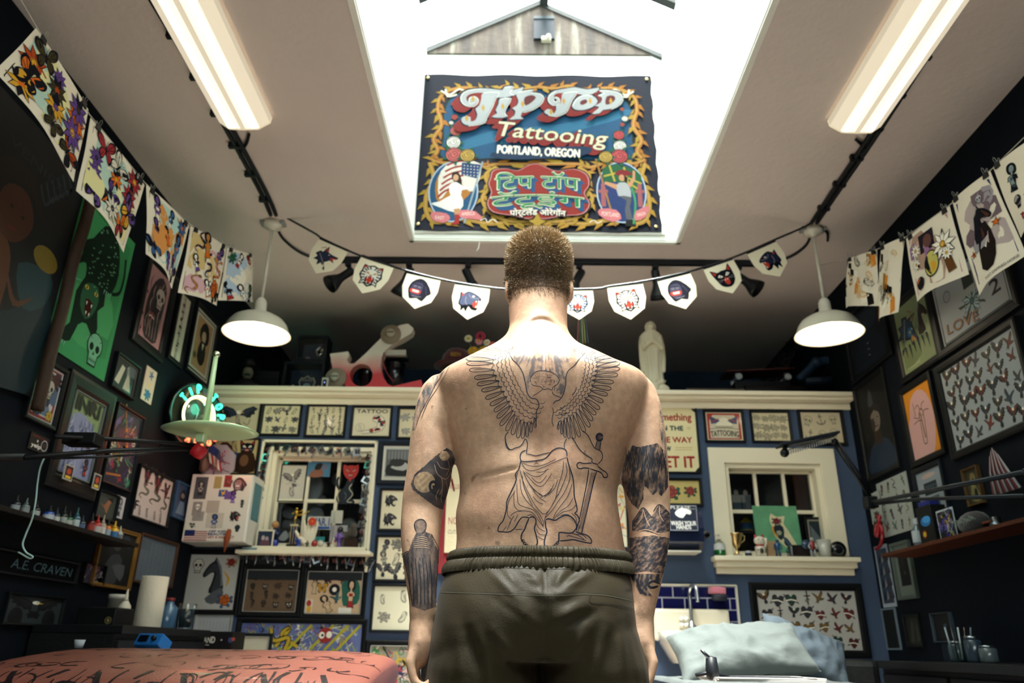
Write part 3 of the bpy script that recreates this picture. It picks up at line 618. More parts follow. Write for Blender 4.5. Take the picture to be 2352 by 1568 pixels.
# ---------------------------------------------------------------- shorts
so=Soup()
so.add(*loftm(ringpx([(1520,984,1468,1.575,1.89,2.6),(1480,988,1465,1.56,1.90,2.5),(1440,995,1461,1.55,1.905,2.4),(1400,1003,1457,1.552,1.905,2.4),(1355,1012,1453,1.57,1.905,2.4),(1320,1028,1445,1.590,1.91,2.4),(1298,1036,1441,1.600,1.912,2.4)]),64))
for s_ in(-1,1):
 x=hipx+s_*.118
 so.tube([(x-s_*.02,1.735,hipz+.05,.08,.12),(x-s_*.008,1.735,hipz-.0,.108,.158),(x,1.735,hipz-.06,.119,.16),(x+s_*.004,1.735,hipz-.12,.122,.15),(x+s_*.012,1.73,.62,.122,.135),(x+s_*.016,1.725,.50,.122,.13)],28)
sme=so.remesh('shorts',.005,10)
n=len(sme.vertices);co=np.empty(n*3);sme.vertices.foreach_get('co',co);co=co.reshape(-1,3);nr=np.empty(n*3);sme.vertices.foreach_get('normal',nr);nr=nr.reshape(-1,3)
X=co[:,0]-(HX+.004);Z=co[:,2];bk=np.clip(-nr[:,1]*1.6,0,1)
D=-.012*np.exp(-(X/.012)**2)*sm(PM(1240,1370).z,PM(1240,1430).z,Z)*0
zc1=PM(1240,1390).z
D=-.020*np.exp(-(X/.03)**2)*(1-sm(zc1-.09,zc1+.02,Z))-.003*np.exp(-(X/.004)**2)
def fold(a,b,w,amp):
 global D
 A=PM(900+a[0]/2.667,980+a[1]/2.667,1.56);B=PM(900+b[0]/2.667,980+b[1]/2.667,1.56);ax,az,bx,bz=A.x-(HX+.004),A.z,B.x-(HX+.004),B.z
 dx,dz=bx-ax,bz-az;l2=dx*dx+dz*dz;t=np.clip(((X-ax)*dx+(Z-az)*dz)/l2,0,1);d=np.hypot(X-(ax+t*dx),Z-(az+t*dz));D=D+amp*np.exp(-(d/w)**2)*(.3+.7*np.sin(PI*np.clip(t,.05,.95)))
for a,b,w,am in(((600,870),(830,1110),.010,.006),((690,870),(780,980),.008,.005),((820,880),(920,960),.010,.005),((1060,870),(990,990),.009,.006),((1230,880),(1020,1010),.010,.006),((1150,870),(1060,940),.007,-.004),((700,1090),(950,1260),.012,.006),((640,1060),(900,1240),.009,-.005),((980,1200),(1180,1080),.012,.006),((1000,1240),(1280,1120),.010,-.005),((380,1220),(420,1560),.014,.007),((500,1200),(640,1560),.012,.006),((460,1250),(560,1560),.010,-.006),((620,1250),(800,1480),.011,.005),((1330,1200),(1240,1500),.012,.006),((1420,1180),(1430,1560),.012,.006),((1200,1230),(1080,1440),.011,.005),((840,930),(850,900),.01,-.003),((980,1040),(860,1010),.01,.005),((980,1040),(1120,1010),.01,.005)):fold(a,b,w,am*1.2)
D+=.0015*np.sin(X*70+Z*30)*np.sin(Z*45+X*12)
co+=np.stack([np.zeros(n),-np.ones(n),np.zeros(n)],1)*(D*bk)[:,None]
sme.vertices.foreach_set('co',co.reshape(-1));sme.update()
mat('shortsmat',.5,var=.04,bump=.12,bscale=300,sheen=.05,spec=.22)
for p in sme.polygons:p.use_smooth=True
sme.materials.clear();sme.materials.append(MATS['shortsmat'])
a=sme.color_attributes.new('Col','FLOAT_COLOR','CORNER');a.data.foreach_set('color',[*lin('352e20'),1.0]*len(a.data))
sho=bpy.data.objects.new('shorts',sme);C.objects.link(sho);sho.parent=man;sho['label']='olive grey athletic shorts'
BS=BVHTree.FromPolygons([v.co[:]for v in sme.vertices],[p.vertices[:]for p in sme.polygons])
# gathered elastic waistband
wb=MB('shortsmat');A_,B_=PM(1238,1252,1.60).z,PM(1238,1306,1.58).z;nw=900;rows=16;vs=[];fs=[]
for i in range(rows+1):
 t=i/rows;z=A_*(1-t)+B_*t;pyy=1252+54*t
 xl=interp(torso,z,1);xr=interp(torso,z,2);yb=interp(torso,z,3);yf=interp(torso,z,4)
 grow=.009+.009*t+.004*math.sin(PI*min(1,t*2.2)if t<.45 else PI*(t-.45)/.55)
 if i in(0,):grow-=.004
 if abs(t-.45)<.04:grow-=.003
 for j in range(nw):
  th=2*PI*j/nw;c,s_=math.cos(th),math.sin(th);e=2.4;rip=(.0019+.0009*math.sin(th*11+1))*math.sin(th*150+5*math.sin(th*7)+t*3*math.sin(th*13))+.0006*math.sin(th*61+t*4)*(math.sin(PI*(t/.45))if t<.45 else math.sin(PI*(t-.45)/.55))
  g=grow+rip
  x=(xl+xr)/2+((xr-xl)/2+g)*math.copysign(abs(c)**(2/e),c);y=(yb+yf)/2+((yf-yb)/2+g)*math.copysign(abs(s_)**(2/e),s_)
  vs.append((x,y,z-.006*s_*0))
for i in range(rows):
 for j in range(nw):fs.append((i*nw+j,i*nw+(j+1)%nw,(i+1)*nw+(j+1)%nw,(i+1)*nw+j))
wb.add(vs,fs,'3b3425',True);o=wb.build('waistband',sho)
sb=MB('shortsmat')
for dy in(0,2.4):inkline(sb,BS,[(1012,1357+dy),(1120,1361+dy),(1266,1365+dy),(1340,1362+dy),(1400,1366+dy),(1456,1378+dy)],.0011,'5a5648' if dy else '26251f',.0009)
inkline(sb,BS,[(1030,1300),(1120,1302),(1266,1306),(1380,1305),(1446,1312)],.0014,'2a2922',.0009);inkline(sb,BS,[(1266,1306),(1266,1365),(1266,1420),(1262,1440)],.0012,'2a2922',.0009)
inkline(sb,BS,[(1358,1366),(1356,1384),(1400,1388),(1456,1398)],.0016,'1f1e19',.0009)
sb.build('seams',sho)
lg=MB('ink')
for k,P in enumerate(([(1437,1357),(1439,1352),(1441,1357)],[(1443,1352),(1443,1357)],[(1444,1352),(1447,1353),(1445,1355),(1447,1357)],[(1449,1352),(1449,1357)])):inkline(lg,BS,P,.0016,'0a0a0a',.001,step=1)
lg.build('logo',sho)
for s_ in(-1,1):
 x=hipx+s_*.127;sh_=MB('cloth').box(x-.055,x+.055,1.66,1.94,.025,.09,'1d1f22',.03);sh_.box(x-.06,x+.06,1.65,1.95,0,.03,'c9c6bd',.012);sh_.build('shoe',man)
 # ---------------------------------------------------------------- ceiling fixtures
mat('lens',0.35,emit=1.0,var=0);mat('white_enamel',0.3,coat=.3,var=.03)
def fluo(name,pxa,pxb,lab):
 a=on(2,ZC-.085,*pxa);b=on(2,ZC-.085,*pxb);yb_=(a.y+b.y)/2;x0,x1=a.x,b.x;xc=(x0+x1)/2;w=max(.26,min(.32,x1-x0));ln=2.44
 r=emp(name,(xc,yb_-ln/2,ZC));tag(r,lab,'ceiling light','fluorescent ceiling lights')
 m=MB('white_enamel');m.box(-w/2+.02,w/2-.02,-ln/2+.01,ln/2-.01,-.03,-.001,'d9d3c2',.004);m.build('housing',r)
 prof=[(-w/2,-.012),(-w/2+.004,-.045),(-w/2+.05,-.078),(-w*.28,-.084),(-w*.16,-.086),(-w*.05,-.087),(w*.05,-.087),(w*.16,-.086),(w*.28,-.084),(w/2-.05,-.078),(w/2-.004,-.045),(w/2,-.012)]
 em=[.35,.45,.8,1.9,.85,.42,.85,1.9,.8,.45,.35]
 m=MB('lens');y0,y1=-ln/2+.03,ln/2-.03
 for i in range(len(prof)-1):
  (xa,za),(xb_,zb)=prof[i],prof[i+1];c=tuple(v*em[i]*1.0 for v in lin('fff0d2'))
  m.add([(xa,y0,za),(xb_,y0,zb),(xb_,y1,zb),(xa,y1,za)],[(0,3,2,1)],c,True)
 m.build('diffuser',r)
 for yy in(-ln/2+.03,ln/2-.03):
  m=MB('lens');s_=1 if yy>0 else-1;cc=tuple(v*.42 for v in lin('ffedc8'))
  m.prism(prof,yy,yy+s_*.012,cc);m.build('end_cap',r)
 return r
fluo('fluorescent_light',(512,303),(614,304),'long glowing fluorescent wrap fitting on the ceiling, left of the skylight')
fluo('fluorescent_light',(1914,305),(2012,318),'long glowing fluorescent wrap fitting on the ceiling, right of the skylight')
def cable(pts,r,n=6):return MB('satin').tube(spline(pts,n),r,'10161c',8)
def CZ(px,py,dz=.02):return on(2,ZC-dz,px,py)
def conduit(name,P,lab,side):
 r=emp(name,CZ(*P[2]));tag(r,lab,'conduit','black conduits on the ceiling')
 inv=-r.location
 for k in(0,1):
  m=cable([CZ(*p)+inv+Vector((side*.032*k,0,0))for p in P],.0125);m.build('pipe',r)
 for t in(.15,.3,.45,.6,.75,.9):
  A_,B_=CZ(*P[0]),CZ(*P[-1]);c=A_.lerp(B_,t)+inv;MB('satin').box(min(c.x-.018*side,c.x+.05*side),max(c.x-.018*side,c.x+.05*side),c.y-.012,c.y+.012,c.z-.014,c.z+.018,'0c1014',.003).build('pipe_strap',r)
conduit('electrical_conduit',[(330,-30),(440,155),(528,312),(598,440),(622,494)],'pair of black conduits running along the left fluorescent light to the pendant box',1)
conduit('electrical_conduit',[(2195,30),(2110,160),(2012,312),(1925,440),(1876,512)],'pair of black conduits running along the right fluorescent light to the pendant box',-1)
for P,lab in(([(572,308),(566,330),(552,350),(552,362)],'short black cable looping from the left fluorescent light to the conduit'),([(1966,320),(1985,340),(1978,352),(1968,356)],'short black cable looping from the right fluorescent light to the conduit'),([(636,520),(650,548),(690,580),(740,598),(778,600)],'grey cable curving from left pendant box to the track rail'),([(1862,540),(1850,565),(1815,590),(1770,602),(1742,604)],'grey cable curving from right pendant box to the track rail'),([(1884,520),(1900,535),(1901,553)],'short cable end hanging by the right pendant box')):
 o=cable([CZ(*p,.015)for p in P],.008).build('power_cable');tag(o,lab,'cable','loose cables on the ceiling')
def pendant(px,py,pyr,lab,k):
 c=on(2,ZC,px,py);zr=on(1,c.y,px,pyr).z
 r=emp('pendant_lamp',(c.x,c.y,ZC));tag(r,lab,'pendant lamp','white enamel pendant lamps');h=ZC-zr
 m=MB('white_enamel');m.lathe([(.058,0),(.060,-.03),(.050,-.042),(.02,-.05),(.014,-.06)],'cfc9b8',8);m.box(-.075,.075,-.03,.03,-.022,0,'8d8f8e',.003);m.build('ceiling_box',r)
 MB('white_enamel').tube([(0,0,-.05),(0,0,-h+.21)],.0095,'d5cfbf',12).build('stem',r)
 MB('white_enamel').lathe([(.012,-h+.235),(.024,-h+.225),(.034,-h+.205),(.036,-h+.15),(.042,-h+.145),(.042,-h+.11),(.03,-h+.10)],'d8d3c4',20).build('socket',r)
 R_=.190;out=[(.036,.125),(.060,.123),(.105,.112),(.145,.088),(.168,.058),(.178,.03),(R_,.008),(R_+.004,0)]
 inn=[(R_,.002),(.172,.028),(.162,.055),(.14,.083),(.10,.106),(.055,.117),(.02,.118)]
 sh_=MB('white_enamel').lathe([(a,b-h)for a,b in out],'cdc9b8',48,caps=False);sh_.lathe([(a,b-h)for a,b in inn][::-1][::-1],'f4efe0',48,caps=False);sh_.lathe([(R_+.004,-h),(R_,.002-h)],'b9a993',48,caps=False)
 sh_.build('shade',r)
 MB('lamp').lathe([(.014,-h+.115),(.03,-h+.09),(.038,-h+.065),(.03,-h+.04),(.0,-h+.028)],lin('fff2d8'),20).build('bulb',r)
 l=bpy.data.lights.new('pendant_bulb','POINT');l.energy=3;l.color=(1,.88,.66);l.shadow_soft_size=.03
 lo=bpy.data.objects.new('pendant_bulb',l);C.objects.link(lo);lo.parent=r;lo.location=(0,0,-h+.015)
 return r
pendant(628,510,768,'white enamel pendant lamp on a thin stem, left side in front of the ledge',0)
pendant(1866,524,768,'white enamel pendant lamp on a thin stem, right side in front of the ledge',1)
# track rail with heads
p0=CZ(772,599,.02);p1=CZ(1745,604,.02);yt=(p0.y+p1.y)/2
r=emp('track_light',((p0.x+p1.x)/2,yt,ZC));tag(r,'black ceiling track with swivel spotlights behind the bunting','track light')
MB('satin').box(p0.x-r.location.x,p1.x-r.location.x,-.02,.02,-.035,0,'0f151c',.004).build('rail',r)
for(px,dx,dy,dz,big)in((803,-.5,-.25,-.55,1),(941,-.25,.15,-.6,1),(1076,.35,.45,-.6,1),(1200,0,.5,-.7,1),(1330,-.35,-.2,-.7,1),(1505,.12,.2,-.8,1),(1697,.5,-.2,-.55,1)):
 hx=CZ(px,602,.02).x-r.location.x;s=emp('spotlight',(hx,0,-.035));s.parent=r
 MB('satin').box(-.02,.02,-.018,.018,-.03,0,'10161d',.003).tube([(0,0,-.03),(0,0,-.075)],.006,'10161d',8).build('adapter',s)
 d=Vector((dx,dy,dz)).normalized();q=Vector((0,0,1)).rotation_difference(-d).to_matrix().to_4x4();M_=Matrix.Translation(Vector((0,0,-.085)))@q
 MB('satin').lathe([(.0,.05),(.024,.045),(.028,.03),(.028,-.05),(.034,-.075),(.058,-.13),(.062,-.155),(.058,-.155),(.045,-.11),(.0,-.09)],'0d1218',20,M_).build('lamp_head',s)
 # ---------------------------------------------------------------- drawn art: flat shapes of colour on the sheet they are printed on
class Dr:
 def __init__(s,mb,y=-.001,M=None,lay=None,fn=None):s.fn=fn;s.mb=mb;s.M=M or Matrix();s.lay=lay if lay is not None else[y]
 def at(s,x,z,sc,rot=0,flip=1,sz=None):
  return Dr(s.mb,M=s.M@T(x,0,z)@RY(rot)@Matrix.Diagonal((sc*flip,1,(sz or sc),1)),lay=s.lay,fn=s.fn)
 def _put(s,pts,col):
  s.lay[0]-=.00002;y=s.lay[0];vs=[]
  for p in pts:
   q=s.M@Vector((p[0],0,p[1]));vs.append(s.fn(q.x,q.z,y)if s.fn else Vector((q.x,y,q.z)))
  return vs
 def P(s,pts,col,sm=0):
  if sm:pts=[(p.x,p.y)for p in spline([(a,b,0)for a,b in pts],sm,True)]
  vs=s._put(pts,col);a=1
  s.mb.add(vs,[tuple(range(len(vs)))if a>0 else tuple(reversed(range(len(vs))))],col)
 def S(s,pts,w,col,sm=3,closed=False,taper=0):
  if sm and len(pts)>2:pts=[(p.x,p.y)for p in spline([(a,b,0)for a,b in pts],sm,closed)]
  if closed:pts=pts+[pts[0]]
  L_=[];R_=[];k=len(pts)
  for i,p in enumerate(pts):
   a,b=pts[max(i-1,0)],pts[min(i+1,k-1)];dx,dz=b[0]-a[0],b[1]-a[1];l=math.hypot(dx,dz)or 1;ww=w/2*((1-.8*abs(2*i/(k-1)-1))if taper else 1)
   L_.append((p[0]-dz/l*ww,p[1]+dx/l*ww));R_.append((p[0]+dz/l*ww,p[1]-dx/l*ww))
  vs=s._put(L_+R_,col);s.mb.add(vs,[(i,i+k,i+k+1,i+1)for i in range(k-1)],col)
 def O(s,x,z,rx,rz,col,n=14,a=0):s.P([(x+rx*math.cos(2*PI*i/n+a),z+rz*math.sin(2*PI*i/n+a))for i in range(n)],col)
 def RC(s,x0,z0,x1,z1,col):s.P([(x0,z0),(x1,z0),(x1,z1),(x0,z1)],col)
 def ring(s,x,z,r,w,col,n=16):s.S([(x+r*math.cos(2*PI*i/n),z+r*math.sin(2*PI*i/n))for i in range(n)],w,col,0,True)
TXT={}
def text_mesh(t):
 if t not in TXT:
  c=bpy.data.curves.new('lettering','FONT');c.body=t;c.align_x='CENTER';c.align_y='CENTER';c.resolution_u=3
  o=bpy.data.objects.new('lettering',c);C.objects.link(o);dg=bpy.context.evaluated_depsgraph_get();me=bpy.data.meshes.new_from_object(o.evaluated_get(dg))
  bpy.data.objects.remove(o,do_unlink=True);v=[(a.co.x,a.co.y)for a in me.vertices];f=[tuple(p.vertices)for p in me.polygons]
  if v:
   x0=min(a[0]for a in v);x1=max(a[0]for a in v);y0=min(a[1]for a in v);y1=max(a[1]for a in v)
   v=[((a[0]-x0)/(x1-x0)-.5,(a[1]-y0)/(y1-y0)-.5)for a in v]
  TXT[t]=(v,f)
 return TXT[t]
def dtext(D,t,x,z,w,h,col,rot=0,bold=0,warp=None,shear=0):
 """lettering fitted into w by h"""
 v,f=text_mesh(t);E=D.at(x,z,1,rot)
 offs=[(0,0)]if not bold else[(-bold,0),(bold,0),(0,bold),(0,-bold)]
 for ox,oz in offs:
  pts=[]
  for a,b in v:
   px,pz=a*w+ox+b*h*shear,b*h+oz
   if warp:px,pz=warp(px,pz)
   pts.append((px,pz))
  E.mb.add(E._put(pts,col),[tuple(q)for q in f],col)
K='15151c';RD='9c2a28';GN='2f6a4c';YL='c9962f';BL='3a5f8f';PR='5b4080';TN='b59468';GY='77757a';WH='e9e4d6';OR='c8641f';PK='c98a86';BR='6a4226'
def s_rose(D,c=RD,g=GN,k=K):
 for a in(200,250,310,350,20,150):
  r=math.radians(a);D.P([(.5*math.cos(r),.5*math.sin(r)),(.9*math.cos(r-.28),.9*math.sin(r-.28)),(1.1*math.cos(r),1.1*math.sin(r)),(.9*math.cos(r+.28),.9*math.sin(r+.28))],k);D.P([(.55*math.cos(r),.55*math.sin(r)),(.84*math.cos(r-.2),.84*math.sin(r-.2)),(.98*math.cos(r),.98*math.sin(r)),(.84*math.cos(r+.2),.84*math.sin(r+.2))],g)
 for i in range(5):a=i*1.256;D.O(.36*math.cos(a),.36*math.sin(a),.40,.36,k,10);D.O(.36*math.cos(a),.36*math.sin(a),.33,.29,c,10)
 D.O(0,0,.42,.40,k,10);D.O(0,0,.35,.33,c,10)
 D.S([(-.25,.1),(0,.25),(.25,.05),(.1,-.2),(-.15,-.12),(-.05,.08),(.1,.05)],.06,k);D.S([(-.6,-.1),(-.4,-.5),(0,-.62),(.4,-.5),(.62,-.05)],.06,k)
def s_heart(D,c=RD,g=GN,k=K):
 h=[(0,-1),(-.55,-.4),(-.85,.15),(-.7,.6),(-.3,.68),(0,.35),(.3,.68),(.7,.6),(.85,.15),(.55,-.4)]
 D.S([(-1.1,.7),(1.1,-.6)],.16,k,0);D.P(h,k,3);D.P([(x*.86,z*.86)for x,z in h],c,3);D.P([(-.9,-.1),(0,.1),(.9,-.1),(.85,-.35),(0,-.15),(-.85,-.35)],k);D.P([(-.84,-.14),(0,.04),(.84,-.14),(.8,-.3),(0,-.1),(-.8,-.3)],WH)
def s_dagger(D,c=GY,g=RD,k=K):
 D.P([(-.14,.35),(.14,.35),(.12,-.7),(0,-1.05),(-.12,-.7)],k);D.P([(-.08,.3),(.08,.3),(.06,-.65),(0,-.9),(-.06,-.65)],c)
 D.P([(-.5,.48),(.5,.48),(.45,.3),(-.45,.3)],k);D.P([(-.09,.45),(.09,.45),(.1,.9),(-.1,.9)],k);D.O(0,.98,.13,.13,g);D.S([(-.35,-.2),(0,0),(.35,-.3),(0,-.5)],.12,g)
def s_swallow(D,c=BL,g=RD,k=K):
 o=[(-1,.75),(-.5,.55),(-.1,.2),(.1,.5),(.55,1),(.65,.5),(.35,.05),(.6,-.15),(.75,-.05),(.7,-.3),(.35,-.4),(.0,-.45),(-.3,-.9),(-.35,-.6),(-.7,-.8),(-.4,-.3),(-.55,.15)]
 D.P(o,k,2);D.P([(x*.8+.02,z*.8)for x,z in o],c,2);D.O(.35,-.25,.17,.1,g,8)
def s_eagle(D,c=BR,g=RD,k=K):
 for f in(1,-1):
  E=D.at(0,0,1,0,f);E.P([(.05,.3),(.35,.75),(.85,1),(1.15,.75),(.95,.55),(1.0,.3),(.8,.25),(.75,-.0),(.55,.0),(.45,-.25),(.15,-.2)],k);E.P([(.12,.25),(.4,.65),(.82,.88),(.98,.72),(.7,.55),(.45,.1),(.2,-.1)],c)
  for i in range(4):E.S([(.3+.15*i,.15+.1*i),(.42+.16*i,.4+.12*i)],.05,k,0)
 D.P([(-.2,.35),(.2,.35),(.22,-.35),(.1,-.8),(-.1,-.8),(-.22,-.35)],k,2);D.P([(-.12,.25),(.12,.25),(.14,-.35),(-.14,-.35)],g);D.P([(-.3,-.6),(0,-.4),(.3,-.6),(.2,-1.05),(0,-.95),(-.2,-1.05)],k);D.O(.02,.45,.17,.17,WH,10);D.P([(.12,.5),(.36,.42),(.14,.34)],YL);D.O(.07,.49,.035,.035,k,6)
def s_skull(D,c=WH,g=GY,k=K):
 D.O(0,.25,.72,.68,k);D.P([(-.45,-.2),(.45,-.2),(.38,-.85),(-.38,-.85)],k);D.O(0,.26,.64,.60,c);D.P([(-.38,-.2),(.38,-.2),(.31,-.76),(-.31,-.76)],c)
 for f in(-1,1):D.O(f*.28,.12,.19,.21,k,10);D.S([(f*.5,.6),(f*.35,.5)],.04,g,0)
 D.P([(0,-.05),(-.1,-.25),(.1,-.25)],k)
 for i in range(5):D.S([(-.24+.12*i,-.42),(-.24+.12*i,-.7)],.035,k,0)
 D.S([(-.32,-.56),(.32,-.56)],.04,k,0)
def s_butterfly(D,c=OR,g=YL,k=K):
 for f in(1,-1):
  E=D.at(0,0,1,0,f);a=[(.05,.15),(.35,.8),(.95,.95),(1.0,.45),(.6,.05),(.05,0)];b=[(.05,0),(.55,-.05),(.75,-.45),(.45,-.85),(.12,-.45)]
  E.P(a,k,3);E.P(b,k,3);E.P([(x*.8+.06,z*.8+.04)for x,z in a],c,2);E.P([(x*.78+.05,z*.78-.04)for x,z in b],g,2)
  for q in((.8,.8),(.85,.45),(.5,-.6)):E.S([(.12,.05),q],.05,k,0)
 D.O(0,0,.07,.42,k,8);D.S([(0,.4),(-.2,.8)],.03,k,0);D.S([(0,.4),(.2,.8)],.03,k,0)
def s_flower(D,c=YL,g=OR,k=K,n=9):
 for i in range(n):
  a=2*PI*i/n;ca,sa=math.cos(a),math.sin(a);p=[(0,0),(.5,.16),(.95,.0),(.5,-.16)];D.P([(x*ca-z*sa,x*sa+z*ca)for x,z in[(0,0),(.5,.22),(1.02,0),(.5,-.22)]],k);D.P([(x*ca-z*sa,x*sa+z*ca)for x,z in p],c)
 D.O(0,0,.24,.24,g,10);D.ring(0,0,.2,.04,k,8)
def s_lady(D,c='c9a184',g=RD,k=K):
 D.P([(-.35,.95),(.1,1.02),(.4,.75),(.42,.35),(.2,.2),(-.25,.25),(-.45,.6)],k,3);D.O(0,.6,.22,.27,c,12);D.P([(-.1,.4),(.1,.4),(.1,.2),(.42,.1),(.5,-.25),(.3,-.2),(.26,-.55),(.38,-1),(-.38,-1),(-.26,-.55),(-.3,-.2),(-.5,-.25),(-.42,.1),(-.1,.2)],k);D.P([(-.07,.4),(.07,.4),(.08,.16),(.36,.04),(.4,-.18),(.24,-.15),(.19,-.55),(.3,-.95),(-.3,-.95),(-.19,-.55),(-.24,-.15),(-.4,-.18),(-.36,.04),(-.08,.16)],c);D.P([(-.22,.02),(.22,.02),(.19,-.2),(-.19,-.2)],g);D.P([(-.22,-.5),(.22,-.5),(.3,-.95),(-.3,-.95)],g)
 for f in(-1,1):D.O(f*.08,.62,.03,.02,k,6)
 D.S([(-.07,.47),(.07,.47)],.035,RD,0)
def s_snake(D,c=GN,g=YL,k=K):
 p=[(.7,.9),(.2,.8),(-.2,.5),(.1,.2),(.5,.0),(.3,-.4),(-.3,-.4),(-.6,-.7),(-.2,-.95)];D.S(p,.3,k,5,taper=1);D.S(p,.2,c,5,taper=1);D.O(.72,.9,.22,.14,k,8);D.O(.74,.9,.14,.09,c,8)
 for i in range(1,8):D.O(p[i][0]*.95,p[i][1]*.95,.05,.05,g,6)
def s_panther(D,c='22232e',g=RD,k='0c0c14'):
 o=[(-.9,-.3),(-.8,.2),(-.75,.75),(-.5,.55),(-.2,.75),(.2,.65),(.6,.4),(.85,.15),(.8,-.05),(.45,-.1),(.3,-.2),(.6,-.5),(.5,-.85),(.1,-.75),(-.1,-.5),(-.3,-1),(-.45,-.65),(-.7,-.95),(-.7,-.5)]
 D.P(o,k,2);D.P([(x*.88,z*.88+.02)for x,z in o[:12]+[(-.2,-.4),(-.6,-.5)]],c,2);D.P([(.3,-.12),(.72,-.02),(.62,-.2),(.52,-.55),(.3,-.6),(.2,-.35)],g,2)
 D.P([(.62,-.02),(.66,-.22),(.7,-.02)],WH);D.P([(.44,-.05),(.46,-.25),(.52,-.05)],WH);D.P([(.42,-.6),(.48,-.4),(.54,-.62)],WH);D.O(.25,.32,.1,.07,WH,8);D.O(.27,.32,.04,.05,RD,6);D.P([(-.68,.62),(-.55,.3),(-.45,.48)],g);D.S([(-.1,.5),(.1,.2),(.5,.15),(.7,.2)],.05,GY);D.S([(-.3,.3),(-.35,-.1),(-.2,-.4)],.06,GY)
def s_tiger(D,c=WH,g=RD,k=K,sp=1):
 o=[(-.8,.3),(-.75,.8),(-.4,.72),(0,.85),(.4,.72),(.75,.8),(.8,.3),(.9,-.1),(.65,-.5),(.7,-.9),(.4,-.75),(0,-1),(-.4,-.75),(-.7,-.9),(-.65,-.5),(-.9,-.1)]
 D.P(o,k,2);D.P([(x*.86,z*.86)for x,z in o],c,2)
 if sp:
  for f in(1,-1):
   for q in([(.25,.65),(.12,.45)],[(.5,.6),(.3,.4)],[(.78,.2),(.45,.15)],[(.78,-.08),(.45,-.05)],[(.68,-.35),(.42,-.25)],[(.55,-.6),(.4,-.45)],[(.62,.45),(.4,.3)]):D.S([(f*a,b)for a,b in q],.1,k,0,taper=0)
 for f in(1,-1):D.P([(f*.12,.12),(f*.38,.28),(f*.4,.14),(f*.2,.05)],YL);D.O(f*.27,.16,.05,.05,k,6);D.O(f*.6,.62,.11,.1,g,8)
 D.P([(-.14,.02),(.14,.02),(0,-.12)],g);D.P([(-.3,-.15),(.3,-.15),(.36,-.5),(.2,-.75),(-.2,-.75),(-.36,-.5)],k,2);D.P([(-.22,-.2),(.22,-.2),(.26,-.5),(0,-.68),(-.26,-.5)],g,2)
 for f in(1,-1):D.P([(f*.24,-.16),(f*.14,-.16),(f*.19,-.38)],WH);D.P([(f*.2,-.66),(f*.1,-.7),(f*.15,-.5)],WH)
def s_gorilla(D,c='454452',g=RD,k='20202c'):
 D.P([(-.9,-.1),(-.8,.5),(-.3,.95),(.3,.8),(.95,.0),(.7,-.3),(.5,-.85),(0,-.7),(-.5,-.9),(-.75,-.5)],k,2);D.P([(-.7,.1),(-.6,.5),(0,.6),(.2,.2),(.1,-.5),(-.4,-.7),(-.65,-.3)],c,2);D.P([(-.7,-.05),(.1,-.02),(.05,-.35),(-.65,-.35)],g,2);D.P([(-.55,-.1),(0,-.08),(-.05,-.25),(-.5,-.25)],WH)
 for x in(-.45,-.1):D.O(x,.22,.12,.08,GY,8);D.O(x,.22,.05,.05,k,6)
 D.S([(-.65,.38),(-.3,.42),(.05,.36)],.08,k);D.S([(.3,.4),(.5,.1),(.6,-.2)],.06,c);D.S([(-.4,-.6),(0,-.6),(.3,-.5)],.05,GY)
def s_cat(D,c='24222c',g=RD,k='101018'):
 D.P([(-.75,-.2),(-.9,.95),(-.4,.55),(0,.6),(.45,.55),(.85,1.0),(.8,-.2),(.55,-.7),(.2,-.95),(-.2,-.95),(-.6,-.7)],k,2);D.P([(-.8,.8),(-.72,.35),(-.5,.5)],g);D.P([(.78,.85),(.72,.35),(.5,.5)],g)
 for f in(1,-1):D.P([(f*.1,.05),(f*.35,.32),(f*.55,.15),(f*.3,.0)],WH);D.O(f*.33,.13,.05,.07,k,6);[D.S([(f*.2,-.2),(f*.75,-.1-.15*i)],.025,GY,0)for i in range(3)]
 D.O(0,-.1,.1,.06,g,8);D.P([(-.22,-.2),(.22,-.2),(.15,-.7),(-.15,-.7)],g,2);D.P([(-.15,-.22),(-.05,-.22),(-.1,-.38)],WH);D.P([(.15,-.22),(.05,-.22),(.1,-.38)],WH)
def s_wolf(D,c='2c3146',g=RD,k='161724'):
 o=[(-.95,-.1),(-.7,.3),(-.5,.25),(-.3,.95),(-.05,.45),(.4,.4),(.95,.45),(.9,.25),(.6,.12),(.85,-.15),(.45,-.1),(.3,-.3),(.1,-.5),(.2,-.8),(-.05,-.6),(-.25,-.95),(-.4,-.55),(-.8,-.6),(-.65,-.25)]
 D.P(o,k);D.P([(x*.8-.02,z*.8)for x,z in o],c);D.P([(.35,.12),(.85,.3),(.8,.18),(.6,.1),(.7,-.08),(.45,-.02)],g);D.P([(-.3,.8),(-.28,.4),(-.12,.5)],g);D.O(.12,.28,.07,.04,WH,6)
 for i in range(6):D.S([(-.7+.15*i,.1-.1*i),(-.4+.12*i,-.15-.1*i)],.05,GY,0)
 D.S([(-.05,-.2),(.5,-1)],.05,k,0);D.P([(.45,-.75),(.6,-1.1),(.3,-.95)],k);D.S([(-.8,.5),(-.5,.75),(-.35,.5)],.06,BR,0)
def s_star(D,c=RD,g=BL,k=K):D.P([((1 if i%2==0 else .42)*math.sin(i*PI/5),(1 if i%2==0 else .42)*math.cos(i*PI/5))for i in range(10)],k);D.P([((.8 if i%2==0 else .3)*math.sin(i*PI/5),(.8 if i%2==0 else .3)*math.cos(i*PI/5))for i in range(10)],c)
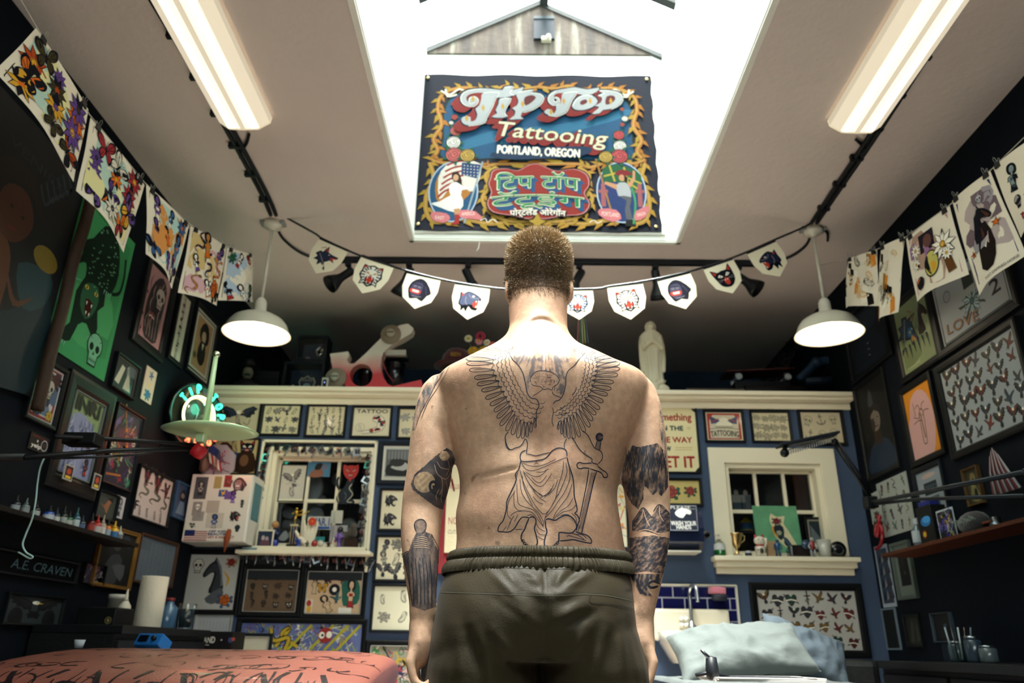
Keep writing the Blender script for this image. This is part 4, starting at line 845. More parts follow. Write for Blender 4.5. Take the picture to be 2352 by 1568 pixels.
def s_anchor(D,c=BL,g=RD,k=K):D.S([(0,.7),(0,-.85)],.2,k,0);D.S([(-.75,-.3),(-.5,-.75),(0,-.92),(.5,-.75),(.75,-.3)],.22,k);D.S([(-.4,.45),(.4,.45)],.14,k,0);D.ring(0,.82,.16,.1,k,8);D.S([(-.5,.3),(.3,.0),(-.3,-.3),(.5,-.6)],.1,g)
def s_horse(D,c=BR,g=GY,k=K):D.P([(-.6,-1),(-.5,-.2),(-.3,.5),(0,.85),(.1,1.05),(.2,.8),(.5,.6),(.85,.05),(.7,-.15),(.35,.1),(.1,.1),(.2,-.5),(.3,-1)],k,2);D.P([(-.45,-.95),(-.35,-.1),(-.1,.55),(.2,.65),(.45,.45),(.7,.05),(.6,-.02),(.2,.2),(-.05,.1),(.05,-.5),(.1,-.95)],c,2);D.O(.28,.42,.05,.05,k,6);D.S([(-.5,-.6),(-.4,0),(-.2,.5),(.05,.9)],.12,g)
def s_scrib(D,c=GY,g=GY,k=GY):
 for i in range(7):D.S([(.7*math.cos(i*2.4+j)*(.4+.1*j),.8*math.sin(i*1.9+j*.9))for j in range(4)],.05,k)
COL=[s_rose,s_heart,s_dagger,s_swallow,s_eagle,s_skull,s_butterfly,s_lady,s_snake,s_panther,s_star,s_anchor,s_tiger]
def flash(D,w,h,nx,ny,kinds,pal,seed,sz=.58,jit=.10,line=None):
 r=random.Random(seed);cw,ch=w/nx,h/ny
 y0_=D.lay[0]
 for i in range(nx):
  for j in range(ny):
   D.lay[0]=y0_
   s=min(cw,ch)*sz*r.uniform(.85,1.15);c,g=r.choice(pal),r.choice(pal)
   D_=D.at(-w/2+cw*(i+.5)+r.uniform(-jit,jit)*cw,-h/2+ch*(j+.5)+r.uniform(-jit,jit)*ch,s,r.uniform(-.35,.35),r.choice((1,-1)))
   r.choice(kinds)(D_,c,g,line or K)
MONO=['8f8a80','a9a294','4a4a50','6d6a66'];TRAD=[RD,GN,YL,'b5471f',BL,'2b2b30'];INKS=['2a2a33','3b3a40','55525a','8f8a80']
# ---------------------------------------------------------------- pictures on the walls
WROT={'B':0.0,'L':PI/2,'R':-PI/2}
def wallpt(w,px,py):
 p=on(1,YB,px,py)if w=='B' else on(0,XL if w=='L' else XR,px,py)
 return(p.x,p.z)if w=='B' else((p.y,p.z)if w=='L' else(-p.y,p.z))
def wallloc(w,u,v,out=0.0):return Vector((u,YB-out,v))if w=='B' else(Vector((XL+out,u,v))if w=='L' else Vector((XR-out,-u,v)))
def pic(w,tl,br,art,label,fw=.02,fc='0d0f12',paper='cfc5ae',cat='framed picture',name='framed_picture',mount=None,depth=.022,out=.0,inner='',group=None,pm='paper',mw=.03,ang=0,lip=None,tint=None):
 """frame between two photo corners on a wall; art(D, width, height) draws the print"""
 u0,v1=wallpt(w,*tl);u1,v0=wallpt(w,*br);W_,H_=abs(u1-u0),abs(v1-v0)
 r=emp(name,wallloc(w,(u0+u1)/2,(v0+v1)/2,out),(0,0,WROT[w]));tag(r,label,cat,group)
 if ang:r.rotation_euler.rotate_axis('Y',ang)
 a,b=W_/2,H_/2
 if fw>0:
  m=MB('frame');d=depth
  prof=[(0,0),(0,-d*.85),(fw*.25,-d),(fw*.75,-d*.9),(fw,-d*.5),(fw,0)]
  C4=[(-a,-b,1,1),(a,-b,-1,1),(a,b,-1,-1),(-a,b,1,-1)];vs=[]
  for cx,cz,sx,sz in C4:
   for o_,y_ in prof:vs.append((cx+sx*o_,y_,cz+sz*o_))
  k=len(prof);fs=[(i*k+j,i*k+j+1,((i+1)%4)*k+j+1,((i+1)%4)*k+j)for i in range(4)for j in range(k-1)]
  m.add(vs,fs,fc)
  if lip:
   for q in((-a+fw,a-fw,b-fw-.004,b-fw),(-a+fw,a-fw,-b+fw,-b+fw+.004)):m.box(q[0],q[1],-d*.8,-.004,q[2],q[3],lip)
   for q in((-a+fw,-a+fw+.004),(a-fw-.004,a-fw)):m.box(q[0],q[1],-d*.8,-.004,-b+fw,b-fw,lip)
  m.build('frame',r)
 a-=fw*.9;b-=fw*.9
 yb=-.006 if fw>0 else-.006
 if mount:
  m=MB(pm).box(-a,a,yb,-.0005,-b,b,mount);m.build('mount',r);a-=mw;b-=mw;yb-=.0012
 m=MB(pm);m.box(-a,a,yb,yb+(.0045 if not mount else .001),-b,b,paper)
 if art:art(Dr(m,yb-.0002),a*2,b*2)
 m.build('print',r)
 return r
 # ---------------------------------------------------------------- bunting of animal heads
YBU=4.02
def BU(px,py,dy=0):return on(1,YBU+dy,px,py)
cp=[(636,488),(720,534),(745,550),(830,588),(910,614),(1013,641),(1126,660),(1200,664),(1361,663),(1400,657),(1480,645),(1584,623),(1682,592),(1780,550),(1845,522),(1868,508)]
o=MB('gloss').tube(spline([BU(*p)for p in cp],5),.0065,'14181f',6).build('bunting_cord');tag(o,'shiny black ribbon cord strung between the pendant boxes across the room','cord')
PEN=[(735,546,801,575,711,590,728,627,775,628,s_wolf,'wolf head in blue and red with an arrow','2c3146',0),(832,586,906,612,808,637,834,667,880,664,s_tiger,'roaring white tiger face seen from the front','dcd8cc',0),(936,624,1013,640,917,676,950,708,994,699,s_gorilla,'baboon with a wide red mouth','3b3850',0),(1046,649,1126,659,1033,706,1072,732,1114,720,s_panther,'blue-grey wildcat in profile with open red mouth','4a5068',0),(1290,664,1361,663,1287,722,1324,745,1359,722,s_tiger,'blue-white tiger by the man\'s ear','b8c4d6',0),(1394,657,1475,648,1408,713,1453,730,1484,707,s_tiger,'striped white tiger turned to the left','e4e0d6',0),(1509,643,1584,624,1531,700,1574,709,1602,684,s_gorilla,'dark gorilla with red lips','403e50',0),(1614,616,1682,593,1640,668,1684,677,1710,650,s_cat,'black cat face with red ears','24222c',0),(1714,581,1780,552,1749,630,1785,633,1804,600,s_panther,'black panther facing left','1c2238',0)]
for i,(ax,ay,bx,by,lx,ly,mx,my,rx,ry,fn,lab,col,_)in enumerate(PEN):
 A_,B_=BU(ax,ay),BU(bx,by)
 if lx>mx-5:pass
 c=(A_+B_)/2;r=emp('pennant',c);tag(r,'cream pennant on the cord painted with '+lab,'pennant','pennants with animal heads');ox=Vector((B_.x-A_.x,0,B_.z-A_.z));w=ox.length;ang=math.atan2(ox.z,ox.x)
 r.rotation_euler=(0,-ang,0);h=w*1.02
 m=MB('paperdull');N=8
 out=[(-w/2,0),(w/2,0),(w/2+.004,-h*.45),(w*.42,-h*.78),(0.02*w*(1 if i<5 else-1),-h*1.06),(-w*.42,-h*.78),(-w/2-.004,-h*.45)]
 m.prism(out,-.0012,.0012,'e9dfc4')
 d=Dr(m,-.0018)
 d.S([(-w/2,-.004),(w/2,-.004)],.014,'101319',0)
 fl=-1 if fn in(s_panther,s_tiger)and('left' in lab)else 1
 fn(d.at(0,-h*.48,w*.37,.1*(-1)**i,fl),col,'b03a2c')
 m.build('printed_card',r);MB('gloss').box(-w/2,w/2,-.003,.003,-.006,.004,'14181f').build('hem',r)
 # ---------------------------------------------------------------- prints clipped to strings along both sides
def vplane(A,B):n=Vector((B[1]-A[1],-(B[0]-A[0]),0)).normalized();return Vector((A[0],A[1],0)),n
def onp(pl,px,py):d=ray(px,py);return CAM+d*((pl[0]-CAM).dot(pl[1])/d.dot(pl[1]))
sl=on(2,ZC,628,510);sr=on(2,ZC,1866,524)
PLL=vplane((-1.95,1.3),(sl.x-.02,sl.y-.05));PLR=vplane((2.14,1.3),(sr.x+.02,sr.y-.05))
def hung(pl,TL,TR,BR,BL,art,label,curl=.02,paper='d9d0be',name='clipped_print',clips=2,group=None):
 q=[onp(pl,*p)for p in(TL,TR,BR,BL)];c=(q[0]+q[1])/2;nrm=pl[1]if pl[1].dot(CAM-c)>0 else-pl[1]
 r=emp(name,c);tag(r,label,'print',group);q=[p-c for p in q];w=(q[1]-q[0]).length;h=(q[3]-q[0]).length
 def fn(x,z,y):
  u,v=x/w+.5,.5-z/h;P=(q[0]*(1-u)+q[1]*u)*(1-v)+(q[3]*(1-u)+q[2]*u)*v
  b=curl*(math.sin(PI*u)*.4-abs(2*u-1)**2*v*.8)+.006*math.sin(u*7+v*5)*v
  return P+nrm*(b-y)
 m=MB('paperdull');N=12;vs=[];
 for k in(0,1):
  for i in range(N+1):
   for j in range(N+1):vs.append(fn((i/N-.5)*w,(.5-j/N)*h,0 if k else .0007))
 o_=(N+1)**2;fs=[]
 for i in range(N):
  for j in range(N):a=i*(N+1)+j;fs+=[(a,a+1,a+N+2,a+N+1),(o_+a,o_+a+N+1,o_+a+N+2,o_+a+1)]
 m.add(vs,fs,paper,True);D=Dr(m,-.0012,fn=fn);art(D,w,h);m.build('sheet',r)
 for k in range(clips):
  u=(.12,.9)[k]if clips>1 else .5;p=fn((u-.5)*w,h*.5,0);cl=MB('satin');R_=(q[1]-q[0]).normalized();U_=Vector((0,0,1))
  Mx=Matrix.Translation(p)@Matrix(((R_.x,nrm.x,0,0),(R_.y,nrm.y,0,0),(R_.z,nrm.z,1,0),(0,0,0,1)))
  s_=.030
  cl.prism([(-s_/2,-.02),(s_/2,-.02),(s_/2.4,.004),(-s_/2.4,.004)],-.006,.006,'0b0c0e',Mx)
  cb=cl.build('binder_clip',r);wl=MB('metal')
  for s2 in(-1,1):wl.tube([Mx@Vector(v)for v in[(-.004,s2*.004,.002),(-.006,s2*.010,.022),(0,s2*.012,.030),(.006,s2*.010,.022),(.004,s2*.004,.002)]],.0009,'b8b8b4',5)
  wl.build('clip_wire',cb)
 return r
def bgpatch(D,w,h,cols,n,seed,s=.25):
 r=random.Random(seed)
 for i in range(n):
  x,z,q=r.uniform(-w*.38,w*.38),r.uniform(-h*.38,h*.38),r.uniform(.5,1)*s*min(w,h);D.P([(max(-w*.44,min(w*.44,x+q*(.7+.4*r.random())*math.cos(a*.785))),max(-h*.44,min(h*.44,z+q*(.7+.4*r.random())*math.sin(a*.785))))for a in range(8)],r.choice(cols))
def garden(seed,kinds,cols,n=9,bg=('cfd0a0','a9c3b8','d6cf9a'),sc=.17):
 def f(D,w,h):
  D.S([(-w*.44,-h*.44),(w*.44,-h*.44),(w*.44,h*.44),(-w*.44,h*.44)],.003,K,0,True);bgpatch(D,w,h,[*bg],12,seed,.3);r=random.Random(seed);y0=D.lay[0]-.001
  for i in range(n):
   D.lay[0]=y0-.0009*(i%2);x=(-.28+.28*(i%3)+r.uniform(-.06,.06))*w;z=(-.32+.64*(i//3)/max(1,(n-1)//3)+r.uniform(-.04,.04))*h
   c=r.choice(cols);k=r.choice(kinds);k(D.at(x,z,min(w,h)*sc*r.uniform(.8,1.3),r.uniform(-.7,.7)),c,r.choice(cols))
 return f
G_='prints clipped along the left string'
LPR=[((83,64),(203,252),(179,417),(0,162),garden(3,[s_butterfly,s_flower],[OR,'a3431c',YL,PR,'3a3320'],12),'large paper print of butterflies and orange poppies, nearest the camera on left string'),((208,270),(332,425),(293,579),(186,437),garden(5,[s_butterfly,s_flower],['c9c4b4',PR,YL,'8f2a30','2b2b36',OR],12),'white bordered butterfly print with purple flowers, second on the left string'),((336,424),(434,518),(403,663),(345,582),garden(8,[s_butterfly,s_flower,s_lady],[OR,BL,'d8d0bc',PR],9,('8fbcc0','a9c9c2','c98a4a')),'bright print of orange and blue butterflies, third on the left string'),((438,519),(519,566),(505,701),(418,671),garden(11,[s_lady,s_snake,s_rose],[OR,PR,'2b2530','b07a3a',WH],9,('c9a0a8','d8ccb4','c9b078')),'print with oval portraits and white blossoms, fourth on the left string'),((522,569),(579,585),(588,693),(509,689),garden(14,[s_rose,s_lady],[RD,'8fa6c0',GN,WH],6,('a9bccf','e2dccb')),'small print of roses held in hands, last on the left string')]
for a,b,c,d,f,l in LPR:hung(PLL,a,b,c,d,f,l,group=G_)
def strip_cards(seed):
 def f(D,w,h):
  r=random.Random(seed)
  D.RC(-w*.49,-h*.1,w*.49,h*.49,'17130f')
  for i in range(16):x=-w*.45+.9*w*((i*.37)%1);z=-h*.42+h*.84*((i*.61)%1);D.P([(x-w*.06,z-h*.12),(x+w*.07,z-h*.08),(x+w*.05,z+h*.1),(x-w*.08,z+h*.13)],r.choice(['e2dccb','c9802f','15120f','8f6a3a','d9cfb8']))
  for i in range(10):s_scrib(D.at(r.uniform(-.35,.35)*w,r.uniform(-.4,.4)*h,w*.16,r.random()*6),GY,GY,r.choice(['101014','c9a060','e2dccb']))
 return f
def ovals(D,w,h):
 D.RC(-w*.43,-h*.43,w*.43,h*.43,'b58e8c');bgpatch(D,w,h,['c9a090','8f6a8f','a88a78'],8,3);D.lay[0]-=.001;D.RC(-w*.2,h*.1,w*.12,h*.38,'221c26');D.O(-.02*w,h*.24,w*.09,h*.1,'5f4038');D.O(0,-h*.12,w*.16,h*.2,K,20);D.O(0,-h*.12,w*.14,h*.18,'b9b060',20);D.O(.02*w,-h*.18,w*.08,h*.08,YL)
 for x,z,s_ in((-.3,.2,.12),(-.33,0,.1),(.26,.05,.22),(.3,-.1,.1)):s_flower(D.at(x*w,z*h,s_*w),WH,YL)
 D.P([(.2*w,.0),(.32*w,.02*h),(.38*w,-.35*h),(.26*w,-.38*h)],'5b3a1c');D.O(-.3*w,-.3*h,.1*w,.1*h,K);D.O(-.3*w,-.3*h,.08*w,.08*h,OR)
def horseprint(D,w,h):
 D.RC(-w*.42,-h*.42,w*.43,h*.43,'26305a');bgpatch(D,w,h,['8f8a90','a99a98','6a5a60','c9b4a4'],12,6,.3);D.lay[0]-=.001;s_horse(D.at(.0,.08*h,w*.33),'4a2c1c','8f8a84');D.P([(-.1*w,0),(.12*w,.05*h),(.2*w,-.2*h),(.05*w,-.4*h),(-.2*w,-.35*h)],'1c1512',2);s_star(D.at(.3*w,-.03*h,w*.1,.3),OR);s_star(D.at(-.33*w,-.15*h,w*.08),OR);s_skull(D.at(.12*w,.3*h,w*.1),'a9a9b0')
 dtext(D,'THAT DAMNED HORSE',.12*w,-h*.46,w*.6,h*.028,K)
def figs(D,w,h):
 s_lady(D.at(-.15*w,.2*h,w*.26,.2),'7a8a8c','3a4448');s_skull(D.at(-.2*w,-.12*h,w*.14),'8f8a84');s_swallow(D.at(.18*w,-.2*h,w*.2),'3f7a80');s_snake(D.at(.2*w,.1*h,w*.2),'a83228','8fbac0');s_heart(D.at(-.1*w,-.34*h,w*.12))
G_='prints clipped along the right string'
for a,b,c,d,f,l in[((1946,595),(2014,574),(2013,702),(1936,703),strip_cards(2),'dark glossy sheet of collaged cards, first on the right string by the lamp'),((2022,568),(2078,543),(2055,716),(2010,738),strip_cards(9),'overlapping orange, black and white collage sheet, second on the right string'),((2081,549),(2181,473),(2216,629),(2097,692),ovals,'white bordered print with a yellow oval cameo and white daisies'),((2187,461),(2274,392),(2347,585),(2239,678),horseprint,'curling print of a dark horse rearing with orange stars'),((2281,384),(2380,310),(2425,480),(2333,545),figs,'white sheet with a tattooed couple and a bird at the right edge')]:hung(PLR,a,b,c,d,f,l,group=G_)
o=MB('satin').tube([onp(PLL,*p)for p in((-40,-150),(83,60),(205,262),(333,420),(436,515),(520,566),(580,583),(612,583))],.0022,'b9b4a6',5).build('hanging_string');tag(o,'thin string carrying the clipped prints on the left','string')
o=MB('satin').tube([onp(PLR,*p)for p in((1880,610),(1945,596),(2015,572),(2080,545),(2182,470),(2278,388),(2352,316),(2500,160))],.0022,'b9b4a6',5).build('hanging_string');tag(o,'thin string carrying the clipped prints on the right','string')
# ---------------------------------------------------------------- painted banner in the skylight
mat('banner_paint',.85,spec=.1,var=.10,vscale=6,bump=.2,bscale=90)
def banner():
 yb=SY1-.036
 P=lambda x,y:on(1,yb,x,y)
 tl,tr,br,bl=P(981,170),P(1496,177),P(1518,532),P(941,528);x0=(tl.x+bl.x)/2;x1=(tr.x+br.x)/2;z1=(tl.z+tr.z)/2;z0=(bl.z+br.z)/2
 W_,H_=x1-x0,z1-z0;r=emp('painted_banner',((x0+x1)/2,SY1-.006,(z0+z1)/2));tag(r,'large hand-painted cloth banner with ornate lettering hanging at the end of the skylight','banner')
 MB('trimpaint').box(-W_/2-.03,W_/2+.03,-.018,-.002,-H_/2-.01,H_/2-.12,'eef0e8',.003).build('backing_board',r)
 for s_ in(-1,1):MB('trimpaint').box(s_*(W_/2+.02)-.03,s_*(W_/2+.02)+.03,-.026,-.004,-H_*.28,-H_*.18,'e9ebe2',.004).build('batten',r)
 m=MB('banner_paint');n_=24
 ed=[(-W_/2+.006*math.sin(i*1.3),-H_/2+H_*i/n_)for i in range(n_+1)];et=[(-W_/2+W_*i/n_,H_/2+.006*math.sin(i*.9))for i in range(n_+1)];er=[(W_/2+.006*math.sin(i*1.7),H_/2-H_*i/n_)for i in range(n_+1)];eb=[(W_/2-W_*i/n_,-H_/2+.004*math.sin(i*1.1))for i in range(n_+1)]
 m.prism((ed+et+er+eb)[::-1],-.032,-.028,'232836');D0=Dr(m,-.0325)
 # canvas coordinates of the banner: 0..100 wide, 0..78 high, from top left
 sx=W_/100;sz=H_/78
 D=Dr(m,M=Matrix.Diagonal((sx,1,sz,1))@T(-50,0,39),lay=D0.lay)
 def p(L):return[(x,-y)for x,y in L]
 ORN,ORD,GLD='a8702c','6a4418','a88a34';BLU='1f4f74';BL2='2f6a8c'
 blue=[(12,14),(15,11),(20,9.5),(26,11),(31,12),(36,10),(43,9),(50,7.5),(57,9),(64,10),(69,12),(74,11),(80,9.5),(85,11),(89,15),(91,22),(90,34),(91,43),(84,45),(70,43.5),(50,45),(30,43.5),(16,45),(9.5,42),(10.5,34),(10,22)]
 D.P(p([(x+(x-50)*.02,y+(y-27)*.03)for x,y in blue]),'0c1a18',3);D.P(p([(x+(x-50)*.012,y+(y-27)*.015)for x,y in blue]),'1d4030',3);D.P(p(blue),BLU,3)
 for q in([(14,18),(30,14),(50,11),(70,14),(86,18),(80,16),(50,15),(20,17)],[(14,38),(30,30),(60,26),(88,18),(88,22),(60,31),(30,36),(14,42)]):D.P(p(q),BL2,3)
 # border scrollwork
 def leafy(pts,w,col,dk,seed,n=9):
  S_=[(a.x,a.y)for a in spline([(x,y,0)for x,y in pts],n)];D.S(p(S_),w*1.35,'17141a',0,taper=0);D.S(p(S_),w,col,0,taper=0);r_=random.Random(seed)
  for i in range(1,len(S_)-1,3):
   (ax,ay),(bx,by)=S_[i-1],S_[i+1];dx,dy=bx-ax,by-ay;l=math.hypot(dx,dy)or 1;s_=1 if(i//3)%2 else-1;nx,ny=-dy/l*s_,dx/l*s_
   t=[(ax,ay),(ax+nx*w*1.1+dx*.4,ay+ny*w*1.1+dy*.4),(bx+nx*w*1.9+dx*1.2,by+ny*w*1.9+dy*1.2),(bx,by)];D.P(p(t),col if i%2 else GLD);D.S(p(t[1:3]),w*.15,dk,0)
  D.S(p(S_),w*.22,'c9a060',0)
 for f in(0,1):
  X_=lambda L:[((100-x)if f else x,y)for x,y in L]
  leafy(X_([(50,6.5),(42,7.5),(36,6),(30,9),(24,7.5),(17,7),(11,9),(7.5,13),(7,20)]),1.7,ORN,ORD,1);leafy(X_([(7,19),(9,27),(6,34),(8,40),(5,45)]),1.9,ORN,ORD,2)
  leafy(X_([(5,44),(10,46),(20,45.5),(28,48),(33,46.5),(50,46.5)]),1.5,ORN,ORD,3);leafy(X_([(5,46),(7,54),(4.5,62),(5,70),(9,74.5),(20,73),(30,75),(40,74.5),(50,75)]),1.8,'b08a36',ORD,4)
  leafy(X_([(33,48),(28.5,52),(30,58),(27.5,63),(30,69),(36,73),(44,74),(50,72)]),1.5,'b08a36',ORD,5)
  for q in([(8,9),(12,11),(16,8),(20,10),(23,8)],[(10,8),(11,12),(15,11)]):D.S(p(X_(q)),.9,'d9d4c4',3)
  # oval with a figure
  cx=82 if f else 18;cx=84.5 if f else 15.5
  D.O(cx,-60,10.3,14.6,'a9bccf',28);D.O(cx,-60,9.7,14,'1f4f74' if not f else '24386a',28)
  if not f:
   D.P(p([(8,56),(12,49),(20,50),(24,56),(20,64),(10,66)]),'a8702c',3)
   D.P(p([(9,54),(12,47.5),(19,45.5),(27,47),(24,60),(20,58),(17,55),(13,60),(10,64)]),'d9d4c8',2)
   for i in range(6):D.S(p([(9.3+i*.6,63-i*3.1),(12+i*.9,60-i*2.9),(18+i*.8,57-i*2.4)]),.9,'8f2a26',3)
   D.P(p([(18.5,46),(26.5,47),(25.5,54),(18.5,52)]),'24406a')
   for i in range(4):
    for j in range(5):D.O(19.6+j*1.4,-(47.5+i*1.5+j*.15),.28,.28,'e6e2d6',5)
   D.S(p([(27.2,45.5),(20.5,75)]),.7,'8fa0a8',0)
   D.P(p([(14.6,54),(15,51),(17.2,50.8),(18.4,53.5),(19,57),(17.5,57)]),'2a1c16',2);D.O(16.3,-53.5,1.15,1.6,'c99a78')
   D.P(p([(13.8,57),(16.5,55.6),(19.2,57.4),(23.5,58),(23.4,59),(19,59.5),(18.6,63),(14.6,62.5)]),'e6e6de',2);D.P(p([(14.6,62),(18.8,62),(19.8,67),(16.5,70),(11,68),(6.5,66),(10,65)]),'e0e2da',2)
   D.P(p([(16,68.5),(18.5,68),(18.3,73),(16.8,73)]),'b98a5e');D.P(p([(16.6,71),(18.6,71),(18.4,75.5),(14.8,75.8),(16.6,74)]),'9c2a22')
   D.P(p([(7,70),(13,70.5),(14.8,73),(12,75),(7.5,73.5)]),'c9767a',2);D.P(p([(18.5,69),(25,69.5),(28,73.5),(24,73),(19,72.5)]),'c9767a',2);dtext(D,'AMERICA',22,-70.6,5.4,1.7,'e9dcd0',-.08);dtext(D,'EAST',10.5,-72.6,3.6,1.6,'e9dcd0',.1)
  else:
   D.P(p([(77,49),(82,46.5),(88,48),(93,52),(92,62),(88,58),(82,55),(78,56)]),'1f5a38',2)
   for q in([(80,47),(82,55)],[(77.5,52.5),(84,50.5)],[(86,48),(87.5,56)],[(84,51.5),(93,56)],[(84,53),(92,59)]):D.S(p(q),.8,'b0a040',0)
   D.S(p([(74.5,44),(81.5,76)]),.8,'9c7038',0)
   for x in(77,92):D.P(p([(x-.8,56),(x+.8,56),(x+1,67),(x-1,67)]),'9c5a5c');D.P(p([(x-2,59),(x+2,59),(x+2,60.4),(x-2,60.4)]),'9c5a5c')
   D.P(p([(82,51.5),(84,49.5),(86.5,49.4),(89.5,51.2),(86,52.4)]),'7a1f22',2);D.O(84.9,-53.2,1.2,1.6,'c08e6a');D.P(p([(86,52),(87.4,53),(87,56),(85.8,55)]),'24160f')
   D.P(p([(82.8,56.5),(85,55.4),(87.5,56.4),(88.4,62.5),(83.2,62)]),'a9acb0',2);D.P(p([(83,62),(88.4,62.4),(87.6,67),(88.6,74),(86.2,74),(85.6,68),(86.4,64)]),'55585e',2);D.P(p([(82.8,56.4),(78,55),(77.6,56.2),(82.6,59)]),'c08e6a');D.P(p([(87.2,56.6),(89.4,53),(89.6,49.5),(90.6,50),(90.4,54),(88.4,58)]),'c08e6a');D.P(p([(85.8,73),(89.4,73),(89.8,76),(85.4,76)]),'14161a')
   D.S(p([(88.8,58),(90,65),(88.8,75)]),.9,'3f8f5c');D.P(p([(75.5,68),(82,68.5),(84,72.5),(80,74),(75,71)]),'c9767a',2);D.P(p([(90,69),(95.5,66.5),(94,71.5),(89.5,73.5)]),'c9767a',2);dtext(D,'PORTLAND',79.6,-70.6,7,1.9,'e9dcd0',.12);dtext(D,'OREGON',92,-70.4,3.6,1.4,'e9dcd0',-.3)
   # roses
  base=[(13.5,16,.9,'a8443c',1),(14.5,23,1.4,'a8443c',1),(13.2,26,1,'d9d4c8',0),(15.5,30,2.6,'b8605a',0),(14.6,36,3.1,'d6d4cc',0),(15,42.2,3.6,'c0625e',0),(20.7,42.5,3.2,'b89a48',0)]if not f else[(86.5,18.5,.9,'a8443c',1),(87.5,23.5,1.4,'d9d4c8',1),(86.3,26.5,1,'a8443c',0),(84.6,32,2.3,'b8484a',0),(84.8,37.5,2.8,'d6d4cc',0),(84.4,42.6,3.5,'b84c50',0),(78.6,43,2.9,'b89a48',0)]
  for x,y,s_,c,_ in base:
   y0=D.lay[0];E=D.at(x,-y,s_)
   for a in range(5):E.P([(.4*math.cos(a*1.3+1),.4*math.sin(a*1.3+1)),(1.1*math.cos(a*1.3+.8),1.1*math.sin(a*1.3+.8)),(1.55*math.cos(a*1.3+1),1.55*math.sin(a*1.3+1)),(1.1*math.cos(a*1.3+1.25),1.1*math.sin(a*1.3+1.25))],'1f5a40')
   E.O(0,0,1.02,1.02,'1a1a20',16);E.O(0,0,.93,.93,c,16)
   for q in([(-.7,.1),(-.5,-.5),(0,-.75),(.5,-.5),(.72,.1)],[(-.45,.25),(-.3,-.3),(.2,-.4),(.45,.1),(.1,.45),(-.25,.3)],[(-.1,.15),(.12,.1),(.1,-.12)],[(-.75,.3),(-.4,.7),(.2,.75),(.65,.4)]):E.S(q,.09,'3a1c1e' if c[0]!='d' else '55585e',3)
   # ornate words with a thick red shadow
 def word(t,x,y,w,h,rot,col,edge,sh,ext=3.2,dirn=(-1,.75),shear=.12,n_=8,bold=.25):
  for i in range(n_,0,-1):
   k=ext*i/n_;dtext(D,t,x+dirn[0]*k,-(y+dirn[1]*k),w,h,sh if i%3 else '5f1c1c',rot,bold*1.2,shear=shear)
  dtext(D,t,x,-y,w,h,edge,rot,bold*1.6,shear=shear);dtext(D,t,x,-y,w,h,col,rot,bold*.45,shear=shear)
 RS='8a2a26'
 def bp(L,dx=0,dy=0):
  o_=[]
  for X_,Y_ in L:
   t=(Y_-75)/1355;v=t*4.83/(5.29-t*.46);xl=225-165*t;xr=2140+90*t;o_.append((max(.5,min(99.5,(X_+dx-xl)/(xr-xl)*100)),-(v*78)-dy))
  return o_
 GL=[[(628,365),(600,372),(588,350),(600,318),(640,305),(668,330),(664,368),(625,402),(560,395),(522,352),(530,290),(590,245),(700,228),(790,232),(905,246),(1000,235),(1062,212),(1040,262),(975,296),(905,300),(820,284),(720,272),(640,276),(585,300),(572,335),(590,365)],[(720,268),(850,262),(815,330),(790,400),(765,450),(735,510),(715,555),(650,575),(575,585),(528,562),(522,520),(560,498),(600,510),(600,548),(640,535),(660,480),(645,430),(680,395),(700,330)],[(900,212),(975,205),(940,262),(972,292),(900,318),(820,312),(870,278)],[(858,330),(950,322),(912,400),(890,460),(912,495),(870,512),(780,505),(830,470),(818,440),(845,380)],[(1010,262),(1060,250),(1140,235),(1120,262),(1200,275),(1228,320),(1195,385),(1120,435),(1050,455),(1030,500),(1055,520),(990,525),(930,528),(975,490),(985,445),(960,420),(1000,395),(1015,345),(1000,300)],[(1345,345),(1318,348),(1310,325),(1335,305),(1362,330),(1350,375),(1300,385),(1265,345),(1275,290),(1330,245),(1420,225),(1500,210),(1600,232),(1702,212),(1680,255),(1600,290),(1510,272),(1430,268),(1350,272),(1318,300)],[(1400,265),(1510,250),(1468,330),(1440,400),(1420,445),(1388,470),(1330,492),(1262,480),(1232,455),(1262,425),(1300,440),(1312,470),(1335,430),(1335,390),(1372,370),(1385,310)],[(1470,395),(1500,330),(1560,288),(1640,290),(1690,345),(1650,400),(1570,432),(1500,430)],[(1690,290),(1740,262),(1700,240),(1740,235),(1850,250),(1898,300),(1880,370),(1800,420),(1735,430),(1700,465),(1640,468),(1680,430),(1700,400),(1662,392),(1715,360),(1725,310)]]
 CT=[[(1075,310),(1130,292),(1165,315),(1130,360),(1075,395),(1062,350)],[(1548,345),(1590,330),(1600,360),(1560,385),(1538,372)],[(1765,300),(1825,292),(1838,330),(1800,368),(1755,378)]]
 for k in range(9,0,-1):
  for g in GL:D.P(bp(g,-k*7.2,k*.36),RS if k%2 else '701f1e',2)
 for g in GL:c_=[sum(q[0]for q in g)/len(g),sum(q[1]for q in g)/len(g)];D.P(bp([(x+(11 if x>c_[0]else-11),y+(10 if y>c_[1]else-10))for x,y in g]),'1a1f2a',2)
 for g in GL:D.P(bp(g),'a3a8aa',2)
 for g in CT:D.P(bp(g),'5a2224',2)
 for g in GL:
  D.S(bp(g[:max(4,len(g)//2)],5,.3),.28,'dcdcd4',2)
 for X_,Y_ in((712,420),(880,405),(1050,380),(1400,350),(1625,345),(1800,345),(628,335),(567,520),(1290,455)):D.P(bp([(X_,Y_-34),(X_+15,Y_),(X_,Y_+34),(X_-15,Y_)]),'b08a36')
 word('Tattooing',56,32.8,47,9.6,.105,'d2cfae','1a1f2a',RS,2.6,(-1,.9),.15)
 for i in range(9):D.O(35+i*5.6,-(36.6-i*.62),.35,.35,'2f6a4c',6)
